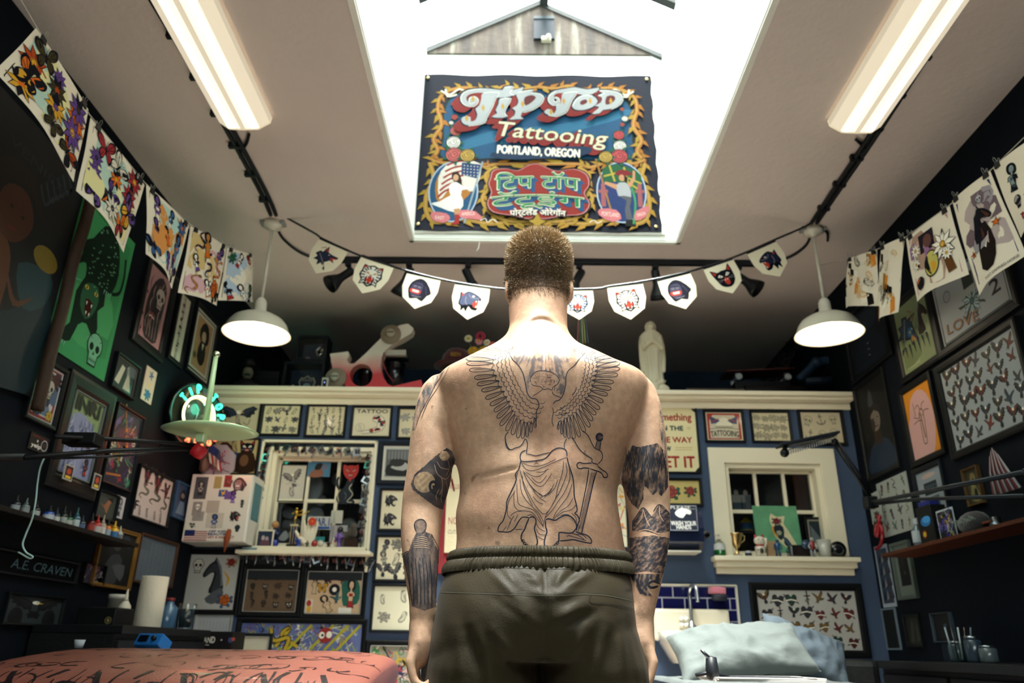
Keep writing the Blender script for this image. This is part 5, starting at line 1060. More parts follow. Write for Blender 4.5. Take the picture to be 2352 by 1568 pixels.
 D.P(p([(31,41.5),(52,38.8),(70,38),(73,40),(68,43),(50,44.5),(34,44.6)]),'17304c',2)
 dtext(D,'PORTLAND, OREGON',50.5,-41,34.5,4.6,'e9e4d4',.055,.22)
 # red cartouche
 red=[(31,54),(32,50.5),(37,49.5),(42,50.5),(46,48),(49.5,47),(53,48.5),(58,50.5),(65,49.5),(70,52),(71,57),(69,61),(71,66),(68,70.5),(60,71.5),(52,73),(49.5,70.5),(47,73),(40,71.5),(32.5,70),(30,66),(31.5,61),(30.3,57)]
 D.P(p([(x+(x-50)*.045,y+(y-60)*.045)for x,y in red]),'14181c',3);D.P(p([(x+(x-50)*.02,y+(y-60)*.02)for x,y in red]),'c98a88',3);D.P(p(red),'8c2c26',3)
 for t,x,y,w,h,s_ in(('िटप टॉप',50,54.6,35,8.2,0),('टॅटूइंग',50,64.2,38,8.8,0)):
  wf=(lambda cx:(lambda a,b:(a,b-.004*a*a)))(x)
  for i in range(6,0,-1):dtext(D,t,x+i*.28,-(y+i*.3),w,h,'24507a',0,.2,wf)
  dtext(D,t,x,-y,w,h,'14302a',0,.42,wf);dtext(D,t,x,-y,w,h,'dcd8b8',0,.24,wf);dtext(D,t,x,-y,w-.4,h-.4,'1f8050',0,.0,wf)
 dtext(D,'पोर्टलॅंड ओरेगॉन',50.5+.25,-70.6,22.5,4.2,'1c1416',.0,.2,lambda a,b:(a,b-.004*a*a));dtext(D,'पोर्टलॅंड ओरेगॉन',50.2,-70.2,22.5,4.2,'e9e2d4',.0,.1,lambda a,b:(a,b-.004*a*a))
 for f in(-1,1):D.P(p([(50,70.5),(50+f*1.4,73.5),(50+f*3.4,74),(50+f*1.5,75.5),(50,77)]),GLD,2)
 D.S(p([(27,74.3),(29,73.2),(30,75),(32,73.6),(34,75)]),.3,'e9e4d4');D.S(p([(71,74.6),(73,73.6),(74,75),(76,74)]),.3,'e9e4d4')
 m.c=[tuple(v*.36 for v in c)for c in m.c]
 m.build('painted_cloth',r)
 for x,z in((-W_/2+.03,H_/2-.03),(W_/2-.03,H_/2-.03),(W_/2-.035,-H_/2+.035),(-W_/2+.03,-H_/2+.04)):MB('metal').lathe([(.004,0),(.011,.002),(.012,.005),(.006,.007)],'b5a06a',12,T(x,-.033,z)@RX(PI/2)).build('grommet',r)
banner()
o=MB('satin').tube([on(1,SY1+.01,*p)for p in((1102,545),(1101,560),(1099,570),(1094,577))],.0025,'e9e6dc',5).build('loose_string');tag(o,'short white string end dangling from the skylight edge','string')
# ---------------------------------------------------------------- windows in the partition
def window(name,x0,x1,z0,z1,trim,sw,dk=False):
 r=struct(emp(name,((x0+x1)/2,YB,(z0+z1)/2)));a,b=(x1-x0)/2,(z1-z0)/2;m=MB('trimpaint')
 t=.035
 for q in((-a,-a+t,-b,b),(a-t,a,-b,b),(-a+t,a-t,b-t,b),(-a+t,a-t,-b,-b+t)):m.box(q[0],q[1],.0,.118,q[2],q[3],CREAM,.003)
 m.build('window_frame',r);m=MB('trimpaint');a2,b2=a-t,b-t
 for q in((-a2,-a2+.018,-b2,b2),(a2-.018,a2,-b2,b2),(-a2,a2,b2-.018,b2),(-a2,a2,-b2,-b2+.018)):m.box(q[0],q[1],.075,.105,q[2],q[3],CREAM,.003)
 m.build('sash',r);m=MB('trimpaint')
 for f in(-1/3,1/3):m.box(a2*f-.011,a2*f+.011,.078,.102,-b2,b2,CREAM,.003)
 m.box(-a2,a2,.076,.100,-.012,.012,CREAM,.003);m.build('muntin',r)
 MB('pane').add([(-a2,.09,-b2),(a2,.09,-b2),(a2,.09,b2),(-a2,.09,b2)],[(0,1,2,3)],(1,1,1)).build('pane',r)
 m=MB('trimpaint');T_=trim
 for q in((-a-T_,-a+.006,-b,b+T_),(a-.006,a+T_,-b,b+T_),(-a,a,b-.006,b+T_)):m.box(q[0],q[1],-.024,.0,q[2],q[3],CREAM,.005)
 m.build('casing',r);m=MB('trimpaint');m.box(-a-T_-sw,a+T_+sw,-.10,.075,-b-.024,-b+.004,CREAM,.005);m.build('window_sill',r)
 return r,a,b
w1,a1,b1=window('window_1',w1x0,w1x1,w1z0,w1z1,.022,.0)
w2,a2_,b2_=window('window_2',w2x0,w2x1,w2z0,w2z1,.098,.035)
m=MB('trimpaint');m.box(-a2_-.12,a2_+.12,-.07,.0,-b2_-.06,-b2_-.022,CREAM,.006);m.box(-a2_-.11,a2_+.11,-.035,0,-b2_-.10,-b2_-.058,CREAM,.006);m.build('apron',w2)
# outer moulding of the left window, shelf below it
o0=WB(606,1011);o1=WB(869,1016);o2=WB(562,1262)
cx1=(w1x0+w1x1)/2;cz1=(w1z0+w1z1)/2
m=MB('trimpaint');L0,L1_,TZ,BZ=o0[0]-cx1,o1[0]-cx1,o0[1]-cz1,-b1-.02
m.box(L0,L0+.018,-.03,0,BZ,TZ,CREAM,.004);m.box(L1_-.018,L1_,-.03,0,BZ-.12,TZ,CREAM,.004);m.box(L0,L1_,-.03,0,TZ-.018,TZ,CREAM,.004);m.build('outer_moulding',w1)
m=MB('matte')
for q in((L0+.018,-a1-.02,BZ,TZ-.018),(a1+.02,L1_-.018,BZ,TZ-.018),(-a1-.02,a1+.02,b1+.02,TZ-.018)):m.box(q[0],q[1],-.004,-.001,q[2],q[3],'1b2633')
m.build('dark_panel',w1)
xs0=WB(557,1260)[0]-cx1;xs1=WB(855,1268)[0]-cx1
MB('trimpaint').box(xs0,xs1+.01,-.13,.0,-b1-.045,-b1-.022,CREAM,.005).build('shelf_board',w1)
MB('matte').box(xs0+.03,xs1-.02,-.012,-.001,-b1-.19,-b1-.045,'131820').build('lower_panel',w1)
# ---------------------------------------------------------------- pictures on the partition
CP='d2c6a4';FK='0b0e13'
def a_wings(D,w,h):
 s_eagle(D.at(0,0,w*.40,0,1,h*.40),'26324a','a9a08a');D.lay[0]-=.0002
 for f in(1,-1):D.S([(f*w*.08,-h*.1),(f*w*.25,-h*.25),(f*w*.3,-h*.05)],.004,K)
 D.P([(-w*.22,-h*.05),(-w*.1,h*.05),(w*.12,h*.06),(w*.22,-h*.05),(w*.1,-h*.2),(-w*.1,-h*.22)],'b9ae90',3);s_scrib(D.at(0,-h*.08,w*.13),GY,GY,K);D.S([(-w*.2,-h*.3),(0,-h*.36),(w*.2,-h*.3)],.006,K)
def a_tattoo(D,w,h):
 dtext(D,'TATTOO',0,h*.38,w*.84,h*.13,K,0,.001);leg=[(.05,.2),(.2,.28),(.34,.12),(.38,-.12),(.3,-.3),(.1,-.38),(-.22,-.42),(-.26,-.34),(-.05,-.28),(.14,-.18),(.18,-.06),(.02,.06)]
 D.P([(x*w,z*h)for x,z in leg],'e0d4c0');D.S([(x*w,z*h)for x,z in leg],.003,K,0,True);r=random.Random(2)
 for i in range(22):x,z=r.choice([(.1,.15),(.22,.16),(.3,0),(.28,-.15),(.15,-.25),(.0,-.32),(.22,.05),(.2,-.3)]);D.O((x+r.uniform(-.04,.04))*w,(z+r.uniform(-.05,.05))*h,.012,.01,r.choice([RD,RD,K,GN,'3a3a40']),7)
 D.ring(-.3*w,-.2*h,.03,.002,GY);s_scrib(D.at(-.3*w,-.22*h,.03),GY,GY,'a09a8a')
def F(nx,ny,kinds,pal,seed,**k):return lambda D,w,h:flash(D,w*.94,h*.92,nx,ny,kinds,pal,seed,**k)
FRG='black framed flash sheets on the partition'
DL='343236'
pic('B',(502,921),(594,998),a_wings,'black framed print of a winged eagle and flags, top row beside neon clock',.016,FK,'bdb294',group=FRG)
pic('B',(605,927),(688,1002),F(4,3,[s_scrib,s_eagle,s_rose,s_swallow],MONO,4,sz=.5,line=DL),'black framed line-drawing flash sheet, twelve designs, above window\'s left end',.016,FK,CP,group=FRG)
pic('B',(707,929),(792,1005),F(5,4,[s_lady,s_scrib,s_dagger,s_anchor],MONO,5,sz=.58,line=DL),'black framed line-drawing flash sheet crowded with small figures, left of the TATTOO print',.016,FK,CP,group=FRG)
pic('B',(810,932),(898,1007),a_tattoo,'framed print headed TATTOO with a red inked leg',.016,FK,'d9cfb2',group=FRG)
pic('B',(915,935),(1003,1010),F(3,2,[s_rose,s_scrib],MONO,7,sz=.4,line=GY),'framed pale pencil flash half hidden by the man\'s left shoulder',.016,FK,CP,group=FRG)
def a_capitol(D,w,h):
 D.RC(-w*.46,-h*.46,w*.46,h*.46,'a8332c');D.P([(-w*.4,-h*.42),(w*.4,-h*.42),(w*.4,h*.2),(w*.3,h*.4),(-w*.3,h*.4),(-w*.4,h*.2)],'c9c0a8');D.P([(-w*.2,0),(-w*.16,h*.2),(0,h*.32),(w*.16,h*.2),(w*.2,0)],'e2dac2',3);D.RC(-w*.26,-h*.08,w*.26,h*.02,'b9b096')
 for f in(-1,1):D.P([(f*w*.1,h*.2),(f*w*.38,h*.36),(f*w*.36,h*.08),(f*w*.22,h*.1)],'3a4a6a');D.S([(f*w*.14,h*.26),(f*w*.36,h*.14)],.006,'a8332c',0)
 for i in range(8):D.S([(-w*.2+i*w*.057,-h*.07),(-w*.2+i*w*.057,h*.0)],.002,K,0)
 dtext(D,'TATTOOING',0,-h*.24,w*.78,h*.2,'241c1c',0,.001,lambda a,b:(a,b+a*a*-1.1));D.S([(-w*.4,-h*.1),(0,-h*.05),(w*.4,-h*.1)],.003,K)
pic('B',(1613.5,942),(1713,1017),a_capitol,'red and cream framed poster with a dome reading TATTOOING',.016,FK,'d9cfb2',group=FRG)
pic('B',(1719.6,943),(1821.5,1018),F(4,3,[s_rose],['c4b898','b8ac90'],9,sz=.52,line='3a3a40'),'black framed sheet of outlined roses, right of the red poster',.016,FK,CP,group=FRG)
pic('B',(1828,940),(1946,1024),F(3,2,[s_skull,s_rose,s_anchor],['c4b898'],10,sz=.44,line='6a675f'),'black framed sheet of faint skulls and ships at end of top row',.022,FK,'c9bc9e',group=FRG)
pic('B',(873,1014),(968,1114),lambda D,w,h:(D.RC(-w*.46,-h*.44,w*.46,h*.44,'5a5c5e'),D.P([(-.4*w,-.4*h),(.4*w,-.4*h),(.42*w,-.05*h),(.1*w,.1*h),(-.2*w,.02*h),(-.42*w,-.1*h)],'1d1f22',2),D.P([(-.3*w,-.15*h),(0,.06*h),(.3*w,-.1*h),(.1*w,-.25*h)],'a9a8a4',2),D.O(-.1*w,.02*h,.05,.03,'2a2a2c'),[D.RC(-.4*w+i*.1*w,.12*h,-.34*w+i*.1*w,.4*h,'77787a')for i in range(8)]),'thick navy framed black and white photograph of a tattooing scene',.03,'0d1622','b5b4ac',mount='cfcbbd',mw=.015)
pic('B',(874,1121),(965,1221),lambda D,w,h:(s_panther(D.at(-.24*w,.24*h,w*.19),'2b2b30','d2c6a4'),s_panther(D.at(-.24*w,-.24*h,w*.2,0,1),'2b2b30','d2c6a4'),s_cat(D.at(.26*w,.24*h,w*.18)),s_cat(D.at(.26*w,-.2*h,w*.18))),'framed sheet of four black panther heads beside the man\'s left arm',.016,FK,'ddd3b6',group=FRG)
pic('B',(865,1228),(957,1337),F(3,3,[s_lady,s_eagle,s_rose,s_scrib],MONO,12,sz=.56,line='2a2a30'),'framed sheet of black pin-up and bird line drawings, below the panther heads',.016,FK,'ddd3b6',group=FRG)
pic('B',(857,1340),(950,1453),F(2,2,[s_rose,s_scrib,s_flower],MONO,13,sz=.36,line='33333a'),'framed sheet with a few floral line designs, lowest of the column beside the man',.016,FK,'d9d4ba',group=FRG)
def collage(seed,bg,cols,n=60,sz=.13):
 def f(D,w,h):
  r=random.Random(seed);D.RC(-w*.49,-h*.49,w*.49,h*.49,bg);y0=D.lay[0]
  for i in range(n):
   D.lay[0]=y0-.0002*(i%6)-.0001;x,z=r.uniform(-.44,.44)*w,r.uniform(-.42,.42)*h;q=r.uniform(.4,1)*sz*h;a=r.uniform(0,6.3);k=r.randint(0,3);c=r.choice(cols)
   if k==0:D.S([(x-q,z),(x-q*.3,z+q),(x+q*.5,z-q*.4),(x+q,z+q*.6)],q*.28,c,4,taper=1)
   elif k==1:D.P([(x+q*(.6+.4*math.cos(j*3))*math.cos(a+j*.9),z+q*(.6+.4*math.cos(j*3))*math.sin(a+j*.9))for j in range(7)],c)
   elif k==2:D.S([(x-q*math.cos(a)*1.6,z-q*math.sin(a)*1.6),(x+q*math.cos(a)*1.6,z+q*math.sin(a)*1.6)],q*.22,c,0)
   else:D.ring(x,z,q*.5,q*.2,c,9)
 return f
def a_graf(D,w,h):
 collage(3,'5f6c9c',['3f5a9c','b9bccf','b59a2c','8f9c3a','6a4a8c','15151c','d9d4c4'],190,.16)(D,w,h);D.lay[0]-=.0015
 for q in([(-.2,-.3),(-.1,.3),(-.16,.1),(-.02,-.3)],[(-.25,.3),(-.22,-.1),(-.1,.0),(-.12,-.4)]):D.S([(a*w,b*h)for a,b in q],.03,K,4);D.S([(a*w,b*h)for a,b in q],.02,'b59a2c',4)
 for x in(.02,.2,.32,.42):D.S([((x-.12)*w,-.4*h),((x+.06)*w,.45*h)],.016,'a8a02c',0)
 D.O(.2*w,.1*h,.045,.045,'8f2a2c');D.O(.17*w,.1*h,.018,.02,WH);D.O(.23*w,.12*h,.018,.02,WH);D.O(.175*w,.1*h,.008,.008,K)
pic('B',(548,1418),(838,1512),a_graf,'long framed painting crowded with blue and yellow graffiti shapes',.03,'090b0e','5f6c9c',group=None)
pic('B',(562,1297),(688,1417),lambda D,w,h:(flash(D,w*.9,h*.85,4,4,[s_rose,s_skull,s_cat,s_lady],['3a2c22','4a3a30','2a2622'],5,sz=.42,line='1f1813'),D.RC(-w*.48,h*.36,-w*.26,h*.48,'b5ab98')),'dark framed sheet of brown faded flash with a white tag in the corner',.028,'07090c','5f4c3a',lip='8f8f8c')
def a_pins(D,w,h):
 s_lady(D.at(-.36*w,.2*h,w*.12,0,1,h*.24),'b9a488','b9a488');s_panther(D.at(-.12*w,.33*h,w*.1),'1a1a20');s_rose(D.at(.14*w,.34*h,.035),'6a2420',GN);s_swallow(D.at(.34*w,.34*h,.04),'2a3a44',RD)
 s_butterfly(D.at(-.22*w,.1*h,.035),YL,YL);D.O(.0,.07*h,.035,.035,K,16);D.O(.0,.07*h,.014,.014,WH);s_swallow(D.at(.05*w,-.12*h,w*.11,-.5),'2f5a60','8a9c9c');s_lady(D.at(-.12*w,-.26*h,w*.16,-.5),'c9ad8c','b99c7c');D.P([(.12*w,.2*h),(.2*w,.3*h),(.3*w,.34*h),(.42*w,.25*h),(.46*w,0),(.42*w,-.25*h),(.18*w,-.3*h),(.14*w,0)],'1f5a4c',2)
 s_lady(D.at(.3*w,-.02*h,w*.17,0,1,h*.33),'cfae90','8f2422');D.RC(-.49*w,-.46*h,-.36*w,-.16*h,'c9c4b4');D.O(-.43*w,-.25*h,.015,.02,RD);D.O(-.42*w,-.38*h,.015,.02,YL);D.RC(.1*w,-.49*h,.33*w,-.34*h,'d9d6cc')
pic('B',(701,1301),(837,1422),a_pins,'framed colour flash with pin-ups, dolphin, eight ball and green leaves',.028,'07090c','c0a486',lip='9a9a96')
pic('B',(842,1469),(975,1600),collage(8,'8f8a7c',['a8434a','3f7a4c','b59a3a','15151c','26304a','c9a4a0','d9d0bc'],90,.14),'colourful framed print of a woman in blossoms low behind the bench',.03,'07090c','8f8a7c',lip='a9a9a4')
pic('B',(432,1262),(545,1412),lambda D,w,h:(s_horse(D.at(.05*w,.12*h,w*.3,0,-1,h*.32),'33363c','6a6f78'),D.P([(-.1*w,-.3*h),(.2*w,-.1*h),(.25*w,-.3*h),(.05*w,-.4*h)],'55585f',2),s_skull(D.at(-.32*w,.28*h,.05),'c9c6ba'),s_rose(D.at(.3*w,-.32*h,.05),OR,BL),s_rose(D.at(.33*w,.36*h,.035),RD,YL),D.S([(.2*w,.2*h),(.32*w,.05*h),(.28*w,-.08*h)],.018,YL,4,taper=1)),'framed print of a wolf-headed figure with an orange rose',.03,'07090c','b5b4b0')
pic('B',(450,1407),(524,1500),lambda D,w,h:[D.S([(-.4*w+i*.1*w,-.4*h),(-.38*w+i*.1*w,.35*h)],.002,'8f9098',0)for i in range(9)],'small frame holding a pale pencil drawing of draped cloth, near the PORTLAND box',.016,'9a9c9a','a9acb0',depth=.012)
pic('B',(523,1453),(626,1530),None,'empty small frame with blank cream paper leaning behind the bench',.018,'1b2226','c9c4b0',out=.06,depth=.02,lip='9a9a96')
def a_chest(D,w,h):
 D.P([(-.45*w,.1*h),(-.35*w,.42*h),(-.1*w,.3*h),(-.05*w,-.45*h),(-.48*w,-.45*h)],'40221c',2);s_cat(D.at(.25*w,.26*h,w*.2),'a0522d');D.P([(.05*w,.1*h),(.42*w,.1*h),(.48*w,-.45*h),(0,-.45*h)],'2e1e16',2);D.O(.22*w,-.12*h,.03,.04,'6a4a34');D.RC(-.12*w,-.05*h,.05*w,.12*h,'2a4a7a');s_scrib(D.at(-.05*w,.3*h,.05),GY,GY,'4a3a2a');s_lady(D.at(-.05*w,-.25*h,.05),'a9a294')
pic('B',(494,1006),(588,1091),a_chest,'worn cream poster with brown animal figures, under top row left end',.012,'20100c','b8a478',pm='paperdull')
pic('B',(1338,1052),(1448,1263),collage(12,'c9c0a4',['c98a34','a8434a','3f6a8c','15151c','d9c070','8fae9c','c07a3a'],120,.06),'bright colour flash sheet glimpsed between torso and right arm',.02,FK,'d9d0b4')
def a_hearts(D,w,h):flash(D,w*.95,h*.92,7,4,[s_heart,s_heart,s_dagger,s_eagle,s_swallow],['5c1f1c','1f3a30','6a5228','2a2a30','4a1c1c'],21,sz=.46,jit=.12,line='12141a')
pic('B',(1718,1337),(2001,1512),a_hearts,'large black framed flash sheet of hearts, daggers and swallows',.045,'06080b','aaa8a4')
def a_roses2(D,w,h):s_rose(D.at(-.12*w,0,w*.2),'b84a40','2f6a4c');s_rose(D.at(.3*w,.05*h,w*.14),'b84a40','2f6a4c');s_rose(D.at(-.4*w,0,w*.1),'b84a40','2f6a4c')
pic('B',(1492,1097),(1615,1163),a_roses2,'black framed painting of two red roses on yellow paper',.018,FK,'cdb874')
def sign():
 r=pic('B',(1484,932),(1611,1088),lambda D,w,h:([D.P([(sx*w*.5,sz*h*.5),(sx*w*.40,sz*h*.5),(sx*w*.44,sz*h*.46),(sx*w*.5,sz*h*.42)],'0c0f14')for sx in(-1,1)for sz in(-1,1)],D.S([(-.46*w,-.42*h),(-.46*w,.42*h)],.004,'a8332c',0),dtext(D,'Something',0,.33*h,.82*w,.15*h,'9c2422',0,.002),dtext(D,'IN THE',-.02*w,.17*h,.48*w,.07*h,'14303a',0,.002),dtext(D,'THE WAY',.0,-.01*h,.78*w,.085*h,'9c2422',0,.002),dtext(D,'NOW',-.2*w,-.15*h,.26*w,.07*h,'14303a',0,.002),[D.S([(.02*w,z*h),(.38*w,z*h)],.003,'b0883a',0)for z in(-.13,-.165)],[D.S([(.3*w,z*h),(.38*w,z*h)],.003,'b0883a',0)for z in(.16,.185)],dtext(D,'GET IT',.0,-.35*h,.82*w,.17*h,'9c2422',0,.003)),'enamel sign in red and navy lettering ending WAY and IT',.012,'0b0f16','e2d6a8',cat='sign',name='enamel_sign')
 for x,z in((.0,0),):pass
sign()
# ---------------------------------------------------------------- sink corner
def PB(px,py,out=0.0):return on(1,YB-out,px,py)
t0=PB(1440,1343);t1=PB(1690,1344);zt0=PB(1600,1450).z
m=MB('porcelain');W_=t1.x-t0.x;H_=t1.z-zt0;m.box(t0.x,t1.x,YB-.008,YB-.0005,zt0,t1.z,'b9bccb');rows=4;th=H_/rows;tw=th*2.05
for j in range(rows):
 x=t0.x+.006-(tw/2 if j%2 else 0)
 while x<t1.x-.01:
  a,b=max(x,t0.x+.004),min(x+tw-.008,t1.x-.012)
  if b-a>.01:m.box(a,b,YB-.012,YB-.004,t1.z-.012-(j+1)*th+.006,t1.z-.012-j*th-.002,'14164a',.0015)
  x+=tw
m.box(t0.x,t1.x,YB-.018,YB,t1.z-.008,t1.z+.004,'d9d4c4',.003);m.box(t1.x-.008,t1.x+.004,YB-.018,YB,zt0,t1.z,'d9d4c4',.003)
tag(m.build('tile_backsplash'),'small backsplash of glossy dark blue tiles with white grout behind the sink','tiles')
s0=PB(1497,1398,.03);s1=PB(1672,1398,.03);zr=PB(1590,1450,.30).z;zb_=PB(1590,1398,.03).z;cx=(s0.x+s1.x)/2;hw_=(s1.x-s0.x)/2
r=emp('wall_sink',(cx,YB,zr));tag(r,'white porcelain wall sink with a high back under the blue tiles','sink')
m=MB('porcelain');m.box(-hw_,hw_,-.06,-.012,-.05,zb_-zr,'d6ceba',.02);m.build('splashback',r)
m=MB('porcelain');N=24;out=[];inn=[];bot=[]
for i in range(N):
 a=2*PI*i/N;ex=4;c,s_=math.cos(a),math.sin(a);X_=math.copysign(abs(c)**(2/ex),c);Y_=math.copysign(abs(s_)**(2/ex),s_)
 out.append((hw_*X_,-.25+.2*Y_));inn.append(((hw_-.03)*X_,-.26+.165*Y_));bot.append(((hw_-.08)*X_,-.26+.12*Y_))
V=[(x,y,0)for x,y in out]+[(x,y,.0)for x,y in inn]+[(x,y,-.13)for x,y in bot]+[(x*.97,-.25+(y+.25)*.97,-.06)for x,y in out]+[(x*.7,-.25+(y+.25)*.7,-.17)for x,y in out]
fs=[(i,(i+1)%N,N+(i+1)%N,N+i)for i in range(N)]+[(N+i,N+(i+1)%N,2*N+(i+1)%N,2*N+i)for i in range(N)]+[tuple(2*N+i for i in range(N))]+[(3*N+i,3*N+(i+1)%N,(i+1)%N,i)for i in range(N)]+[(4*N+i,4*N+(i+1)%N,3*N+(i+1)%N,3*N+i)for i in range(N)]+[tuple(4*N+i for i in reversed(range(N)))]
m.add(V,fs,'d6ceba',True);m.build('basin',r)
f0=PB(1589,1437,.09);f1=PB(1587,1346,.09);fx,fz0,fz1=f0.x-cx,f0.z-zr,f1.z-zr;fr=emp('faucet',(fx,-.09,fz0));fr.parent=r;hh=fz1-fz0
MB('metal').lathe([(.03,-.03),(.03,0),(.018,.012),(.016,.03)],'c9ccd0',16).build('faucet_base',fr);MB('metal').tube(spline([(0,0,.0),(0,0,hh*.5),(0,-.0,hh*.82),(.005,-.02,hh*.97),(.012,-.06,hh),(.02,-.1,hh*.92),(.022,-.11,hh*.7),(.022,-.112,hh*.58)],5),[.013]*1+[.011]*35,'c9ccd0',12).build('spout',fr)if False else MB('metal').tube(spline([(0,0,.0),(0,0,hh*.5),(0,-.0,hh*.82),(.005,-.02,hh*.97),(.012,-.06,hh),(.02,-.1,hh*.92),(.022,-.11,hh*.7),(.022,-.112,hh*.58)],5),.011,'c9ccd0',12).build('spout',fr)
m=MB('porcelain');m.box(-.08,-.02,-.065,-.058,.02,.10,'cfcabc',.006);[m.lathe([(.013,0),(.016,.006),(0,.008)],'e2decf',12,T(-.065+.03*(k%2),-.066,.04+.035*(k//2))@RX(PI/2))for k in range(4)];m.build('tap_plate',r)
q0=PB(1635,1350,.1);q1=PB(1677,1378,.1)
r=emp('soap_dish',((q0.x+q1.x)/2,YB,q1.z));tag(r,'dark dish fixed on the blue tiles','dish');a=(q1.x-q0.x)/2
MB('satin').lathe([(0,0),(a*.8,0),(a,.03),(a*.9,.032),(a*.7,.01),(0,.008)],'2a2f3a',20,T(0,-.06,0)@Matrix.Diagonal((1,.7,1,1))).build('bowl',r)
o=MB('cloth').box(-a,a*.9,-.03,.03,-.022,.022,'b56a7a',.01).build('sponge',None,((q0.x+q1.x)/2-.01,YB-.06,q1.z+.058),(0,.06,0));tag(o,'pink sponge lying on the dark dish by the faucet','sponge')
# towel dispenser
d0=PB(1497,1168,.12);d1=PB(1612,1268,.12);W_=d1.x-d0.x;H_=d0.z-d1.z
r=emp('towel_dispenser',((d0.x+d1.x)/2,YB,(d0.z+d1.z)/2));tag(r,'dark blue plastic towel dispenser marked WASH YOUR HANDS','dispenser')
pr=[(-.001,-H_*.5),(-.15,-H_*.46),(-.21,-H_*.3),(-.225,0),(-.215,H_*.25),(-.17,H_*.42),(-.08,H_*.5),(-.001,H_*.5)]
m=MB('gloss');vs=[(-W_/2,y,z)for y,z in pr]+[(W_/2,y,z)for y,z in pr];k=len(pr);m.add(vs,[tuple(range(k)),tuple(reversed(range(k,2*k)))]+[(i,i+k,(i+1)%k+k,(i+1)%k)for i in range(k)],'141d36');m.build('cover',r)
MB('gloss').tube([(W_/2,-.14,-H_*.1),(W_/2+.03,-.14,-H_*.1),(W_/2+.05,-.16,-.0-H_*.12)],[.03,.028,.012],'10131a',12).build('feed_lever',r)
MB('trimpaint').box(-W_*.42,W_*.44,-.19,-.02,-H_*.53,-H_*.49,'b9b6a9',.004).build('tear_bar',r)
m=MB('paper');cx_=PB(1568,1190,.22).x-r.location.x;m.box(cx_-.09,cx_+.09,-.236,-.23,-H_*.08,H_*.52,'1c2233',.004);D=Dr(m,-.2365)
D.S([(cx_-.085,-H_*.06),(cx_+.085,-H_*.06),(cx_+.085,H_*.5),(cx_-.085,H_*.5)],.003,'a9acb4',0,True);dtext(D,'PLEASE...',cx_,H_*.46,.15,.018,'cfcfca');dtext(D,'WASH YOUR',cx_,H_*.1,.155,.026,'d9d9d4',0,.0008);dtext(D,'HANDS',cx_,H_*.01,.09,.024,'d9d9d4',0,.0008)
D.P([(cx_-.05,.09),(cx_-.01,.12),(cx_+.05,.105),(cx_+.045,.08),(cx_+.02,.085),(cx_,.06),(cx_-.03,.065)],'e6e6e0',2);m.build('notice',r)
# red robe with a cream panel
a,b=PB(1000,1108),PB(1078,1318);r=emp('hanging_robe',((a.x+b.x)/2,YB,a.z));tag(r,'red cloth with cream lettered panel hanging on the wall behind the man','robe');w,h=b.x-a.x,a.z-b.z
m=MB('cloth');n_=20;vs=[(-w/2+w*i/n_,-.03-.012*math.sin(i*1.1),z)for z in(0.0,-h)for i in range(n_+1)];m.add(vs,[(i,i+1,n_+2+i,n_+1+i)for i in range(n_)],'8c1422',True);vs=[(-w/2+w*i/n_,-.002,z)for z in(0.0,-h)for i in range(n_+1)];m.add(vs,[(i,n_+1+i,n_+2+i,i+1)for i in range(n_)],'8c1422');m.build('red_cloth',r)
c,d=PB(1031,1052),PB(1080,1272);m=MB('cloth');X0,X1,Z0,Z1=c.x-r.location.x,d.x-r.location.x,d.z-r.location.z,c.z-r.location.z;m.box(X0,X1,-.056,-.046,Z0,Z1,'d9ccaa',.004);D=Dr(m,-.0565);D.S([(X0+.02,Z1*.2),(X0+.05,Z1*.2-.1),(X0+.03,Z1*.2-.02)],.012,'9c2430');dtext(D,'NO',X0+.05,Z0+.20,.06,.045,'9c2430');dtext(D,'CUTS',X0+.05,Z0+.13,.06,.025,'6a5a50');dtext(D,'KILLER',X0+.06,Z0+.42,.08,.03,'9c2430');m.build('lettered_panel',r)
# ---------------------------------------------------------------- things on the ledge
ZL=zled
def LP(px,y,):return on(1,y,px,905).x
def LH(py,y,px=1176):return on(1,y,px,py).z-ZL
def ledge(name,px,y,lab,cat,rz=0):r=emp(name,(LP(px,y),y,ZL),(0,0,rz));tag(r,lab,cat);return r
r=ledge('bust',562,5.18,'dark bust of a moustached man in a bowler hat, left end of the ledge','bust',.3);h=LH(828,5.18);k=h/.34
MB('satin').lathe([(.055,0),(.06,.01),(.045,.03),(.04,.05)],'8a8578',20,Matrix.Scale(k,4)).build('plinth',r)
MB('satin').lathe([(.05,.045),(.10,.06),(.115,.09),(.09,.125),(.05,.145),(.03,.165)],'23252a',24,Matrix.Scale(k,4)@Matrix.Diagonal((1,.6,1,1))).build('shoulders',r)
m=MB('satin');m.ball((0,0,.215),.048,'8a7a68',20,.85,1,1.15,Matrix.Scale(k,4));m.ball((0,-.045,.205),.012,'7a6a5a',8,1,1,1,Matrix.Scale(k,4));m.ball((0,-.038,.19),.026,'1b1815',10,1,.5,.3,Matrix.Scale(k,4));m.build('head',r)
MB('satin').lathe([(0,.325),(.035,.32),(.05,.295),(.05,.262),(.085,.258),(.09,.262),(.06,.252),(0,.25)],'15171b',24,Matrix.Scale(k,4)).build('hat',r)
r=ledge('black_box',614,5.46,'plain black cube behind the bust','box');s_=.14;MB('satin').box(-s_*.8,s_*.8,-s_,s_,0,LH(846,5.22),'11141a',.006).build('box_body',r)
MB('satin').box(-s_*.8,s_*.8,-s_-.002,-s_+.004,LH(846,5.22)*.82,LH(846,5.22)*.83,'2a2f38').build('lid_seam',r)
